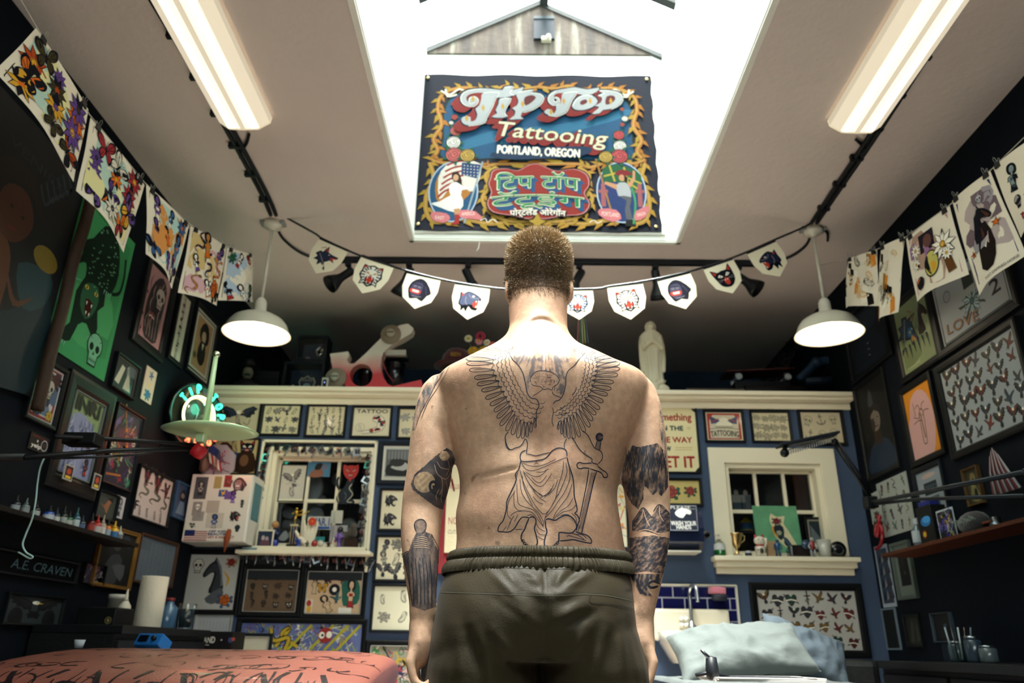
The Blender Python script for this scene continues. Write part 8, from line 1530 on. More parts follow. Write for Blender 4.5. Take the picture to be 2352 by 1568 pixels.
# black arm lamp on the right
def rarm():
 y=4.1;P=lambda px,py,yy=y:on(1,yy,px,py);b=P(1999,1150);r=emp('arm_lamp',b);tag(r,'black arm lamp reaching left with a slim bar head, at the right window','lamp');Q=lambda px,py,yy=y:P(px,py,yy)-b
 MB('satin').tube([Q(1999,1140),Q(1916,1018)],.011,'0b0d11',8).build('arm_rod',r);MB('satin').tube([Q(2004,1132),Q(1922,1012)],.007,'0b0d11',8).build('arm_rod',r)
 A_,B_=Q(1787,1024),Q(1922,996);d=B_-A_;L_=d.length;ang=math.atan2(d.z,d.x);M_=Matrix.Translation((A_+B_)/2)@RY(-ang)
 MB('satin').box(-L_/2,L_/2,-.05,.05,-.007,.007,'1a1f28',.005,M_).build('bar_head',r);MB('satin').box(-L_*.35,L_*.3,-.035,.035,-.012,-.007,'2a333c',.002,M_).build('lens',r)
 A_,B_=Q(1802,1040),Q(1914,1008);m=MB('metal');n_=120;pts=[A_+(B_-A_)*(i/n_)+Vector((0,.014*math.cos(i*1.1),.014*math.sin(i*1.1)))for i in range(n_+1)];m.tube(pts,.0028,'a9adb0',5);m.build('tension_spring',r)
 MB('satin').ball(A_,.024,'0a0c10',14).build('joint',r);MB('satin').tube([A_,Q(1804,1022)],.012,'0a0c10',10).build('joint_post',r);MB('satin').ball(Q(1917,1014),.02,'0a0c10',12).build('elbow',r)
 E_=on(1,2.6,2352,1084)-b;F_=on(1,2.6,2352,1138)-b
 MB('satin').tube([Q(1999,1154),E_],.010,'131b22',8).build('support_rod',r);MB('satin').tube([Q(2000,1158),Q(2110,1146,3.6),F_],.008,'131b22',8).build('support_rod',r)
 MB('satin').box(-.03,.03,-.03,.03,-.03,.03,'0a0c10',.005,Matrix.Translation(Q(1999,1154))).build('joint_block',r);MB('satin').tube([E_,Vector((XR-b.x-.005,E_.y,E_.z-.02))],.014,'0b0d11',8).build('wall_bracket',r)
rarm()
# right counter
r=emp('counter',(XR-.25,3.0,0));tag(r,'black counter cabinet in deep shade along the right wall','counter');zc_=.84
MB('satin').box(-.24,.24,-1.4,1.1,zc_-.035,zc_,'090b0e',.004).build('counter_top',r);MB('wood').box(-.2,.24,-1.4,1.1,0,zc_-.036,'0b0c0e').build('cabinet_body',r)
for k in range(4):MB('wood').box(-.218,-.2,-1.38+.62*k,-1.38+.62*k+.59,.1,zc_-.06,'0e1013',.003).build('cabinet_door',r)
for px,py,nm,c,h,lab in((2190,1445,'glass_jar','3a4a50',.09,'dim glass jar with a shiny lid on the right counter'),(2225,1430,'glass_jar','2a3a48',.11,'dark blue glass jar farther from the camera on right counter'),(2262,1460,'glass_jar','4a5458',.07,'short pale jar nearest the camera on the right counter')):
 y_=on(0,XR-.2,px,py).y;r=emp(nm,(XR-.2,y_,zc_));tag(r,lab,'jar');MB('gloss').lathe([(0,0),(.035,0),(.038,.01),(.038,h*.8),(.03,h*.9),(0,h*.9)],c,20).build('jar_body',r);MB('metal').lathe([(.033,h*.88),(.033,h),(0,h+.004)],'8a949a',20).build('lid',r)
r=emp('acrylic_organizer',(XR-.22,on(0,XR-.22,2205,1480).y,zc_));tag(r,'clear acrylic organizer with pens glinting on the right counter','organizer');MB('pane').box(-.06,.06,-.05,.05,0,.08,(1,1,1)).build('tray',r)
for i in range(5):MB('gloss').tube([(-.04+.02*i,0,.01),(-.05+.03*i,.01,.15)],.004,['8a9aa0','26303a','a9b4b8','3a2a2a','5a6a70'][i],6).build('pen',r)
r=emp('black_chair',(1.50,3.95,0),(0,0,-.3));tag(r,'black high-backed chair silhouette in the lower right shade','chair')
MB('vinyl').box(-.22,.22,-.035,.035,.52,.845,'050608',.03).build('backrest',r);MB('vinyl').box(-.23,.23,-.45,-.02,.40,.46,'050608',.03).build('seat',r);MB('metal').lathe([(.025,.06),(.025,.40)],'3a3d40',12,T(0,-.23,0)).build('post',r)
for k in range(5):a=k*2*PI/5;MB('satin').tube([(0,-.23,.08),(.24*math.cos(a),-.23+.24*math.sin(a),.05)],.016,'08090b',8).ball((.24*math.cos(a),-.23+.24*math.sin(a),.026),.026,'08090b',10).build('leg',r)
# ---------------------------------------------------------------- things on and around the left window
ZS1=w1z0+.004-.0;YS=YB-.05
ZS1=cz1-b1+.004
def S1(px,y=YS):return on(1,y,px,1255).x
def H1(py,y=YS,px=700):return max(.02,on(1,y,px,py).z-ZS1)
def si(name,px,lab,cat,y=YS,z=None,rz=0):r=emp(name,(S1(px,y),y,ZS1 if z is None else z),(0,0,rz));tag(r,lab,cat);return r
zsh=cz1-b1-.022
YSh=YB-.09
h=H1(1217,YSh)+(ZS1-zsh);r=si('polaroid_photo',606,'white polaroid of two people leaning at the left end of the window shelf','photo',YSh,zsh);w=h*.85;m=MB('paper').box(-w/2,w/2,-.002,.002,0,h,'d2cbb4');D=Dr(m,-.0025);D.RC(-w*.42,h*.22,w*.42,h*.92,'1c2a40');D.O(-w*.1,h*.6,w*.1,h*.12,'a99a9a');D.O(w*.12,h*.55,w*.1,h*.12,'9a8a8c');D.P([(-w*.3,h*.25),(-w*.2,h*.5),(w*.25,h*.48),(w*.35,h*.25)],'5a3a48');m.build('print',r)
r=si('book_stack',575,'two thin blue and white booklets lying at the shelf end','booklets',YSh,zsh);MB('paper').box(-.045,.045,-.03,.03,0,.008,'4a7a94',.001).build('booklet',r);MB('paper').box(-.04,.05,-.028,.03,.0085,.015,'b9c4c4',.001).build('booklet',r)
def figurine(px,pyt,cols,lab,y=YS,z=None,arms=1,wd=.3,cat='figurine',name='figurine'):
 r=si(name,px,lab,cat,y,z);h=H1(pyt,y,px);a,b,c=cols
 MB('gloss').lathe([(0,0),(h*wd*.8,0),(h*wd*.8,h*.05),(h*wd*.45,h*.08),(h*wd*.5,h*.25),(h*wd*.6,h*.45),(h*wd*.55,h*.6),(h*wd*.25,h*.7),(0,h*.72)],a,16).build('figure_body',r)
 MB('gloss').ball((0,0,h*.83),h*.14,b,14).build('head',r);m=MB('gloss')
 for s_ in(-1,1):m=MB('gloss');m.tube([(s_*h*wd*.5,0,h*.6),(s_*h*wd*.85,-h*.08,h*.48),(s_*h*wd*.5,-h*.2,h*.5+(.15*h if arms>1 and s_>0 else 0))],[h*.06,h*.055,h*.05],c,8);m.build('arm',r)
 return r
def sphere_thing(px,pyt,c,lab,cat,y=YS,name='ball'):h=H1(pyt,y,px);r=si(name,px,lab,cat,y);MB('gloss').ball((0,0,h/2),h/2,c,18).build('ball_body',r);MB('satin').lathe([(h*.2,0),(h*.25,0),(h*.2,h*.06)],'14161a',12).build('stand',r);return r
figurine(626,1194,('16204a','a97a4a','1c2c5c'),'dark blue robed figurine left of the trophy',YB-.02,wd=.24)
sphere_thing(631,1238,'1a2f8c','glossy dark blue glass ball at the left of the sill','glass ball',YB-.07)
r=si('photo_card',651,'black and white photo of two faces leaning on the lower left pane','photo',YB+.05);h=H1(1214,YB+.05);m=MB('paper').box(-h*.6,h*.6,-.002,.002,0,h,'16181c');D=Dr(m,-.0025);D.P([(-h*.3,h*.5),(0,h*.9),(h*.2,h*.6),(0,h*.4)],'8a8f94',3);D.O(h*.3,h*.7,h*.14,h*.18,'6a6f74');m.build('print',r)
# karate trophy
def trophy():
 y=YB-.03;r=si('karate_trophy',672,'gold kicking figure trophy on a blue column at the window','trophy',y);h=H1(1165,y,672);hb=h*.52;MB('gloss').box(-.035,.035,-.03,.03,0,.02,'2c2a1c',.003).build('base',r)
 m=MB('gloss').box(-.020,.020,-.018,.018,.02,hb,'14205a',.002);[m.box(x-.002,x+.002,-.0195,-.018,.02,hb,'b09a4a')for x in(-.016,0,.016)];m.build('column',r);MB('gloss').box(-.026,.026,-.022,.022,hb,hb+.012,'c6b98c',.003).build('capital',r);k=h-hb-.012;z0=hb+.012;G='d9b44a';m=MB('metal')
 m.tube([(0,0,z0),(-.004,0,z0+k*.3),(0,0,z0+k*.55)],[k*.035,k*.045,k*.06],G,8);m.tube([(0,0,z0+k*.55),(0,0,z0+k*.82)],[k*.07,k*.10],G,10);m.ball((0,0,z0+k*.92),k*.075,G,12);m.tube([(0,0,z0+k*.55),(k*.3,0,z0+k*.58),(k*.62,0,z0+k*.72)],[k*.06,k*.05,k*.035],G,8);m.tube([(k*.6,0,z0+k*.72),(k*.75,-.0,z0+k*.8)],k*.03,G,8)
 m.tube([(-k*.08,0,z0+k*.78),(-k*.22,-.01,z0+k*.62),(-k*.1,-.03,z0+k*.6)],k*.035,G,8);m.tube([(k*.08,0,z0+k*.78),(k*.28,-.01,z0+k*.76),(k*.4,-.02,z0+k*.86)],k*.035,G,8);m.build('golden_figure',r)
trophy()
figurine(685,1226,('1c3a9c','c85a28','1f4aa8'),'tiny blue and orange figurine right of the trophy base',YB-.07)
# plaster hand with five fingers
def hand():
 y=YB-.06;r=si('plaster_hand',708,'white plaster hand standing upright with spread fingers','hand sculpture',y);h=H1(1186,y,708);s_=Soup();k=h
 s_.add(*loftm([(0,-.17,.17,-.09,.09,2.4),(.12,-.16,.16,-.08,.08,2.4),(.3,-.22,.21,-.075,.075,2.4),(.5,-.235,.225,-.07,.07,2.5),(.54,-.2,.2,-.05,.05,2.5)],28))
 for x,a,L_ in((-.17,-.16,.32),(-.055,-.05,.41),(.065,.06,.39),(.175,.2,.28)):s_.caps([(x,0,.48),(x+a*L_*.5,-.01,.5+L_*.5),(x+a*L_,-.02,.52+L_)],[.062,.055,.045])
 s_.caps([(-.15,-.03,.14),(-.3,-.05,.28),(-.40,-.06,.42),(-.45,-.06,.50)],[.09,.07,.06,.048])
 me=s_.remesh('hand_form',.02,3)
 for v in me.vertices:v.co=v.co*k
 me.materials.clear();me.materials.append(MATS['porc_matte']);a=me.color_attributes.new('Col','FLOAT_COLOR','CORNER');a.data.foreach_set('color',[*lin('d9d2bc'),1.0]*len(a.data))
 for p_ in me.polygons:p_.use_smooth=True
 o=bpy.data.objects.new('hand_form',me);C.objects.link(o);o.parent=r
 c=on(1,y-.02,718,1198);r=emp('red_flower',c);tag(r,'small orange red flower stuck on the plaster fingertips','flower');m=MB('cloth');[m.ball((.016*math.cos(a*PI/4),-.01,.016*math.sin(a*PI/4)),.011,'c03a1a',8,1,.5,1)for a in range(8)];m.ball((0,-.014,0),.009,'d9602a',8);m.build('petals',r)
hand()
r=si('license_plate',728,'white licence plate with blue letters behind the plaster hand','licence plate',YB+.06,on(1,YB+.06,728,1216).z);m=MB('satin').box(-.075,.075,-.002,.002,0,.085,'b4b4b0',.002);D=Dr(m,-.0025);dtext(D,'WAR.1',.0,.05,.13,.05,'1c3a7a',0,.001);D.RC(-.07,.004,.07,.02,'1c4a94');m.build('plate_face',r);MB('satin').box(-.01,.01,-.001,.003,-(r.location.z-ZS1),0,'2a2a2c').build('plate_prop',r)
r=si('teal_card',733,'little teal card standing behind the plaster hand','card',YB+.01);MB('paper').box(-.03,.03,-.002,.002,0,H1(1232,YB+.01),'3a8f94').build('card_face',r)
sphere_thing(722,1240,'9c1f24','red ball with a white dot on the left window sill','ball',YB-.085)
sphere_thing(735,1240,'c6c0b0','white and black panda ball right of the red ball','ball',YB-.085)
figurine(705,1240,('4a4440','b8643a','5a5450'),'squat brown and orange toy before the plaster hand',YB-.095,wd=.4)
figurine(754,1240,('26181c','1a1a20','7a1f24'),'low black and red toy lying right of the panda ball',YB-.085,wd=.45)
figurine(764,1234,('c9c0aa','d2c9b4','a83a30'),'small cream and red figurine before the purple one',YB-.085,wd=.26)
figurine(778,1207,('6a4a9c','1c1a20','8a6ab4'),'purple standing figurine with a black head at the sill',YB-.03,wd=.2)
r=si('framed_card',789,'small leaning grey frame left of the bear figurine','small frame',YB-.02);h=H1(1220,YB-.02);MB('frame').box(-.03,.03,-.006,.006,0,h,'2a2a26',.002,RY(.15)).build('frame',r);MB('paper').box(-.024,.024,-.008,-.006,.006,h-.006,'5a5a4c',0,RY(.15)).build('print',r)
r=si('bear_figurine',806,'shaggy grey brown bear figurine on a dark wood base','figurine',YB-.05);h=H1(1200,YB-.05);MB('wood').box(-.04,.04,-.03,.03,0,h*.38,'2a1812',.004).build('base',r);m=MB('cloth');m.ball((0,0,h*.6),h*.24,'3a342c',14,.9,.8,1.1);m.ball((.01,-.01,h*.86),h*.14,'4a4238',12);m.ball((-.012,-.005,h*.98),h*.04,'3a342c',8);m.ball((.03,-.005,h*.98),h*.04,'3a342c',8);m.build('bear_body',r)
# stuck to the panes
yg=YB+.082
def pane_item(x0,y0,x1,y1,art,lab,cat,paper,name,fw=0,yy=None):
 yy=yy or yg;a,b=on(1,yy,x0,y0),on(1,yy,x1,y1);r=emp(name,((a.x+b.x)/2,yy,(a.z+b.z)/2));tag(r,lab,cat);A_,B_=abs(b.x-a.x)/2,abs(a.z-b.z)/2
 if fw:m=MB('frame');[m.box(q[0],q[1],-.010,.0,q[2],q[3],'0d0f12',.002)for q in((-A_,-A_+fw,-B_,B_),(A_-fw,A_,-B_,B_),(-A_,A_,B_-fw,B_),(-A_,A_,-B_,-B_+fw))];m.build('frame',r);A_-=fw;B_-=fw
 m=MB('paper').box(-A_,A_,-.004,-.0015,-B_,B_,paper);
 if art:art(Dr(m,-.0045),A_*2,B_*2)
 m.build('print',r);return r
pane_item(648,1066,698,1153,lambda D,w,h:(s_eagle(D.at(0,.12*h,w*.36,-.3,1,h*.24),'8f8a84','a9a49c','5a5458'),s_scrib(D.at(0,-.25*h,w*.25,0,1,h*.16),GY,GY,'5a5860'),D.S([(-.3*w,-.05*h),(0,.02*h),(.3*w,-.08*h)],.01,'b9b4a8')),'black framed pencil drawing of an eagle in upper left pane','framed picture','c9c2b6','framed_picture',.007)
pane_item(709,1061,757,1095,lambda D,w,h:(D.RC(-w*.5,-h*.5,w*.5,h*.5,'4a7a9c'),D.P([(-.45*w,-.5*h),(-.2*w,.0),(.0,.1*h),(.2*w,-.1*h),(.15*w,-.5*h)],'8a5a48',2),D.P([(-.2*w,.0),(-.1*w,.4*h),(.15*w,.4*h),(.05*w,.0)],'1c1416',2),D.S([(.1*w,.1*h),(.35*w,.1*h),(.15*w,.35*h)],.006,'8a5a48')),'postcard of a bather against blue sky in the upper middle pane','postcard','b9b4a8','postcard')
def cutout(name,pts,col,lab,cat,px,py,sc,extra=None,yy=None):
 c=on(1,(yy or yg)-.006,px,py);r=emp(name,c);tag(r,lab,cat);m=MB('satin');P_=[(p.x*sc,p.y*sc)for p in spline([(x,z,0)for x,z in pts],3,True)];m.prism(P_,-.004,.0,col);
 if extra:extra(Dr(m,-.0045).at(0,0,sc))
 m.build('cutout_shape',r);return r
cutout('black_cat_cutout',[(-.7,1),(-.95,.9),(-1,.3),(-.7,-.2),(-.85,-.9),(-.5,-1.3),(.3,-1.3),(.75,-1.25),(.7,-1),(.45,-.8),(.55,-.2),(.3,.2),(.55,.6),(.5,1.2),(.1,1.0),(-.1,.4),(-.45,-.1),(-.7,.2),(-.8,.7)],'101a26','black cat silhouette with white outline in the upper right pane','cutout',797,1122,.078,lambda D:(D.S([(-.6,-1.1),(-.75,-.5),(-.55,-.1)],.07,'c9b88c'),D.S([(.4,.4),(.2,.0),(.55,-.5),(.1,-1.1),(.55,-1.15)],.06,'c9c4b0'),D.S([(-.2,-.3),(.0,-.6),(-.1,-.9)],.05,'5a6a74')))
cutout('devil_mask',[(-.9,.9),(-.5,.75),(0,.85),(.5,.78),(.85,.95),(.95,.3),(.8,-.3),(.45,-.75),(.15,-.85),(0,-1.2),(-.2,-.85),(-.5,-.7),(-.85,-.2),(-.95,.35)],'b22c2a','bright red grinning devil face hanging in the upper right pane','mask',806,1084,.055,lambda D:([D.P([(f*.15,.12),(f*.5,.35),(f*.55,.18),(f*.3,.05)],'c9a08c')for f in(-1,1)],[D.O(f*.35,.18,.07,.07,'1a0c0c')for f in(-1,1)],D.P([(-.35,-.35),(.35,-.35),(.2,-.55),(-.2,-.55)],'2a0c0c'),D.P([(-.28,-.37),(.28,-.37),(.18,-.46),(-.18,-.46)],'d9c9b8'),D.S([(-.1,.05),(0,-.15),(.1,.05)],.05,'6a1414'),[D.S([(f*.7,.5),(f*.4,.42),(f*.15,.2)],.06,'6a1414')for f in(-1,1)]),yy=yg-.008)
pane_item(762,1172,786,1202,None,'blank white note stuck on the lower right pane','note','c6c2b4','paper_note')
pane_item(760,1206,795,1250,lambda D,w,h:(D.P([(-.3*w,-.4*h),(0,.2*h),(.3*w,-.3*h)],'5a4a7a'),D.O(0,.2*h,.1*w,.1*h,'1a1418')),'pale card with a purple drawing below the white note','card','a9a4a8','picture_card')
PLT=[(720,1120,20,32,'tall pale half-round plate shape behind upper middle pane'),(664,1178,16,13,'upper round paper plate behind the lower left pane'),(668,1205,22,17,'lower round paper plate behind the lower left pane'),(722,1185,20,20,'round paper plate behind lower middle pane'),(736,1148,13,12,'small round paper plate low behind upper middle pane'),(773,1100,12,15,'round paper plate behind the black cat\'s tail'),(800,1206,18,16,'round paper plate behind the lower right pane')]
for px,py,rx,rz,lab in PLT:
 c=on(1,YB+.24+.03*PLT.index((px,py,rx,rz,lab)),px,py);k=5.4/1740*1.05;r=emp('paper_plate',c);tag(r,lab,'plate','paper plates behind the left window');MB('paperdull').lathe([(0,.004),(.72,.004),(.8,0),(1,-.012),(1.02,-.012),(.8,.004),(0,.008)],'777a80',28,RX(PI/2)@Matrix.Diagonal((rx*k,rz*k,1,1))).build('plate_disc',r);MB('satin').tube([(0,0,rz*k),(0,0,max(.02,zled-.032-c.z))],.0015,'3a3c40',5).build('hanger',r)
 # little tattoo machines hung round the window
def machine(c1_,c2_):
 r=emp('tattoo_machine');m=MB('metal');m.prism([(-.022,-.02),(.014,-.02),(.014,-.012),(-.012,-.012),(-.012,.018),(.02,.024),(.02,.03),(-.022,.024)],-.004,.004,c1_);m.build('machine_frame',r)
 for x in(-.004,.01):MB('gloss').lathe([(0,-.01),(.006,-.01),(.006,.014),(0,.014)],c2_,10,T(x,0,0)).build('coil',r)
 MB('metal').tube([(.016,0,.028),(.018,0,-.012),(.019,0,-.045)],[.002,.004,.0055],'8a8d90',8).build('grip_tube',r);return r
MACH=[machine('6a6e74','10131a'),machine('2c3036','4a1a1c'),machine('8a8f94','14203a')]
def mcopy(src,loc,rot):
 r=src.copy();C.objects.link(r)
 for ch in list(src.children):c=ch.copy();C.objects.link(c);c.parent=r
 r.location=loc;r.rotation_euler=rot;return r
SPOT=[('top',[(637+20.3*i,1028+1.2*i)for i in range(10)]),('left',[(613-4.0*i,1032+20*i)for i in range(11)]),('right',[(846-1.8*i,1052+17*i)for i in range(12)]),('bottom',[(562+20.5*i,1276+1.2*i)for i in range(15)])]
rnd=random.Random(8);used=set();ORDN='first second third fourth fifth sixth seventh eighth ninth tenth eleventh twelfth thirteenth fourteenth fifteenth'.split()
for side,L_ in SPOT:
 for i_,(px,py)in enumerate(L_):
  k=rnd.randrange(3);p=on(1,YB-.030,px,py);rot=(rnd.uniform(-.2,.2),rnd.uniform(-.5,.5),rnd.uniform(-.5,.5))
  if k not in used:r=MACH[k];r.location=p;r.rotation_euler=rot;used.add(k)
  else:r=mcopy(MACH[k],p,rot)
  s_=rnd.uniform(.95,1.2);r.scale=(s_,s_,s_);tag(r,f'{ORDN[i_]} miniature tattoo machine from the {"left" if side in ("top", "bottom") else "top"} on the {side} edge of left window','tattoo machine',f'miniature tattoo machines along the {side} of the left window')
p=on(1,YB-.02,697,1280);r=emp('small_banner',p);tag(r,'small red strip with white block letters under the left window sill','sign');m=MB('satin').box(-.155,.155,-.003,.0,-.024,.024,'9c1c20',.001);D=Dr(m,-.0035);dtext(D,'OLD DEATH',0,0,.28,.032,'d6cfc2',0,.0015,None,.15);m.build('banner_face',r)
# ---------------------------------------------------------------- white sticker cabinet, flag
yc=YB-.24;a,b=on(1,yc,443,1088),on(1,yc,562,1246);r=emp('white_cabinet',((a.x+b.x)/2,YB,b.z));tag(r,'white metal wall cabinet covered in stickers beside the left window','cabinet');W_=abs(b.x-a.x);H_=a.z-b.z
MB('white_enamel').box(-W_/2,W_/2,-.235,-.004,0,H_,'c9c6bc',.006).build('body',r);m=MB('white_enamel');m.box(-W_/2+.004,W_/2-.004,-.25,-.236,.004,H_-.004,'d0ccc2',.004);D=Dr(m,-.2505)
D.RC(-W_*.46,.02*H_,-W_*.1,.17*H_,'c9c4ba')
for i in range(5):D.RC(-W_*.46,(.02+.03*i)*H_,-W_*.1,(.035+.03*i)*H_,'8a2430')
D.RC(-W_*.46,.09*H_,-W_*.3,.17*H_,'1c2a5c');dtext(D,'KEEP AMERICA',.1*W_,.155*H_,W_*.36,.025*H_,'1c2a5c',0,.0008);dtext(D,'BEAUTIFUL',.1*W_,.115*H_,W_*.38,.035*H_,'1c2a5c',0,.001);dtext(D,'GET A HAIRCUT',.12*W_,.07*H_,W_*.42,.03*H_,'8a2430',0,.0008)
for x0,z0,x1,z1,c in((-.42,.62,-.22,.95,'4a4c50'),(-.12,.78,.0,.96,'9c8a5a'),(.04,.8,.16,.98,'8a2a30'),(-.4,.38,-.25,.58,'8a8480'),(-.18,.42,.02,.6,'a99f94'),(-.02,.66,.12,.76,'24509c'),(-.38,.3,-.2,.44,'8f8a84'),(-.15,.2,.12,.42,'b9b4a8'),(.08,.62,.2,.74,'6a4a8a')):D.RC(x0*W_,z0*H_,x1*W_,z1*H_,c)
y0=D.lay[0]
for fn,x,z,s_,c,g in((s_lady,-.32,.78,.09,'a9a4a0','2a2c30'),(s_gorilla,.3,.84,.1,'a87a7c','7a5a64'),(s_lady,.22,.66,.08,'5a3a8a','8a6ab4'),(s_lady,-.02,.3,.09,'3a5a9c','a9a4a0'),(s_panther,.3,.38,.08,'14161a',RD),(s_skull,-.32,.5,.05,WH,GY),(s_heart,-.36,.24,.04,'2a4a34',GN),(s_swallow,.05,.71,.05,'d9a32a','3a9cc0'),(s_lady,.38,.56,.05,'26404a','3a2a2c'),(s_rose,.12,.88,.05,'b0545c',GN),(s_scrib,-.28,.4,.06,GY,GY),(s_skull,.36,.2,.05,'2a3a3c',GY)):D.lay[0]=y0;fn(D.at(x*W_,z*H_,s_*.48),c,g)
m.build('cabinet_door',r);m=MB('paper');m.box(W_/2+.0005,W_/2+.002,-.2,-.06,H_*.35,H_*.9,'4a7a84');m.build('side_sticker',r);MB('wood').tube([(.25*W_,-.26,.18*H_),(.24*W_,-.27,.05*H_),(.23*W_,-.27,-.06)],[.012,.02,.004],'7a3a1c',8).build('hanging_charm',r)
p=on(1,YB-.2,485,1040);r=emp('small_flag',on(1,YB-.02,478,1012));tag(r,'small striped stars flag drooping on a stick above the cabinet','flag');F_=on(1,YB-.15,482,1018)-r.location
MB('wood').tube([(0,.0,0),F_+Vector((.0,-.01,.02))],.003,'a98f5a',6).build('stick',r);m=MB('cloth');N_=8;Wf,Hf=.085,.13;vs=[F_+Vector((Wf*(i/N_)+.02*(j/N_),-.02*math.sin(i*.9+j*.4),-Hf*j/N_-.06*(i/N_)**1.2))for i in range(N_+1)for j in range(N_+1)]
for i in range(N_):
 for j in range(N_):q=i*(N_+1)+j;m.add([vs[q],vs[q+1],vs[q+N_+2],vs[q+N_+1]],[(0,1,2,3)],('1c2c6a' if j<4 and i<8 else('9c2430' if i%2 else 'd0c9ba'))if j<4 else('9c2430' if i%2 else 'd0c9ba'))
m.build('flag_cloth',r)
c=on(1,YB-.1,500,1062);r=emp('octagonal_plaque',c,(.1,-.1,0));tag(r,'tilted octagonal plaque with red marbled drawing behind the small flag','plaque');m=MB('paper').prism([(.125*math.cos(i*PI/4+.3),.125*math.sin(i*PI/4+.3))for i in range(8)][::-1],-.006,0,'a99aa4');D=Dr(m,-.0065);[D.S([(random.Random(i).uniform(-.08,.08),random.Random(i+50).uniform(-.08,.08))for _ in range(3)]+[(.05*math.cos(i),.05*math.sin(i*1.3))],.006,['8a2a3a','6a4a5c','b98a94'][i%3],4)for i in range(26)];m.build('plaque_face',r);MB('satin').tube([(0,0,0),(0,.085,0)],.01,'2a2a2c',8).build('plaque_mount',r)
c=on(1,YB-.05,411,1075);r=emp('pale_mask',(XL+.05,c.y-.1,c.z));tag(r,'small pale oval mask hanging on left wall below the neon clock','mask');MB('porc_matte').ball((0,0,0),.045,'8a6a5c',16,.5,.8,1.1).build('mask_face',r);MB('satin').tube([(0,0,.04),(-.045,0,.09)],.002,'2a2a2c',5).build('cord',r)
# ---------------------------------------------------------------- things on the right window sill
ZS2=(w2z0+w2z1)/2-b2_+.004
def S2(px,y):return on(1,y,px,1270).x
def H2(py,y,px):return max(.02,on(1,y,px,py).z-ZS2)
def s2(name,px,y,lab,cat,rz=0):r=emp(name,(S2(px,y),y,ZS2),(0,0,rz));tag(r,lab,cat);return r
y=YB-.04;h=H2(1226,y,1654);r=s2('soap_dispenser',1654,y,'clear pump bottle with green soap at left end of the sill','soap bottle');MB('pane').lathe([(.035,0),(.037,h*.35),(.028,h*.6),(.012,h*.75)],(1,1,1),20,caps=False).build('bottle_wall',r);MB('gloss').lathe([(0,.002),(.033,.002),(.034,h*.28),(0,h*.28)],'1f7a34',20).build('green_soap',r);MB('paper').lathe([(.038,h*.28),(.034,h*.55)],'b9bcb8',20,caps=False).build('soap_label',r);MB('satin').lathe([(.014,h*.74),(.014,h*.8),(.004,h*.82),(.004,h*.95),(.01,h*.96),(0,h)],'c9c4b4',12).box(-.028,.004,-.004,.004,h*.95,h,'c9c4b4',.002).build('pump',r)
y=YB+.0;h=H2(1225,y,1693);r=s2('cup_trophy',1693,y,'ribbed gold cup trophy on a pale base, right of the soap','trophy');MB('porcelain').box(-.03,.03,-.02,.02,0,h*.12,'c9b9a0',.002).build('base',r);MB('metal').lathe([(.018,h*.12),(.02,h*.16),(.008,h*.22),(.007,h*.34),(.02,h*.45),(.035,h*.7),(.045,h*.95),(.047,h),(.04,h),(.03,h*.72),(.0,h*.5)],'d9bc84',24).build('golden_cup',r)
for s_ in(-1,1):MB('metal').tube([(s_*.028,0,h*.6),(s_*.055,0,h*.72),(s_*.058,0,h*.9),(s_*.042,0,h*.94)],.0035,'d9bc84',6).build('cup_handle',r)
y=YB-.05;r=s2('espresso_cup',1719,y,'tiny white cup with dark print between the gold trophy and lucky cat','cup');h=H2(1265,y,1719);MB('porcelain').lathe([(0,0),(.018,0),(.02,h),(.017,h),(.015,.004)],'a9adb0',18).build('cup_wall',r);MB('paper').lathe([(.0205,h*.2),(.0212,h*.6)],'1c2430',18,caps=False).build('printed_band',r)
y=YB-.055;h=H2(1226,y,1747);r=s2('lucky_cat',1747,y,'white beckoning lucky cat with red ears and collar','figurine');W_='d6cdbc'
m=MB('porcelain');m.ball((0,0,h*.28),h*.25,W_,18,.95,.8,1.1);m.build('cat_body',r);m=MB('porcelain');m.ball((0,-.004,h*.70),h*.235,W_,18,1.1,.85,.9);m.build('head',r)
for s_ in(-1,1):MB('porcelain').lathe([(h*.085,0),(h*.05,h*.09),(0,h*.15)],'a82430',10,T(s_*h*.15,0,h*.85)@RY(s_*.25)).build('ear',r);MB('gloss').ball((s_*h*.085,-h*.20,h*.73),h*.03,'1a1c1c',8).build('eye',r);MB('porcelain').ball((s_*h*.15,-h*.08,h*.07),h*.09,W_,10,1,1.3,.8).build('paw',r)
MB('gloss').lathe([(h*.17,h*.46),(h*.19,h*.49),(h*.17,h*.52)],'b02a2c',18,caps=False).build('collar',r);MB('porcelain').tube([(h*.2,0,h*.38),(h*.28,-.005,h*.6),(h*.26,-.01,h*.82)],[h*.07,h*.07,h*.08],W_,10).build('raised_arm',r);MB('porcelain').tube([(-h*.2,-.01,h*.4),(-h*.16,-h*.2,h*.28)],[h*.07,h*.06],W_,10).build('lowered_arm',r);MB('gloss').ball((0,-h*.2,h*.24),h*.09,'3a342c',10,1,.4,1.4).build('chest_plaque',r)
y=YB+.05;h=H2(1159,y,1790);x0,x1=S2(1742,y),S2(1846,y);r=emp('green_painting',((x0+x1)/2,y,ZS2));tag(r,'green wooden board painted with a rose and curved horn, propped at window','painting');w=x1-x0;m=MB('wood').box(-w/2,w/2,-.006,.006,0,h,'5f9a74',.002,RX(-.10));
MM=RX(-.10);D=Dr(m,-.0068,fn=lambda x,z,yy:MM@Vector((x,yy,z)));Z_=lambda L:[(x*w,z*h)for x,z in L]
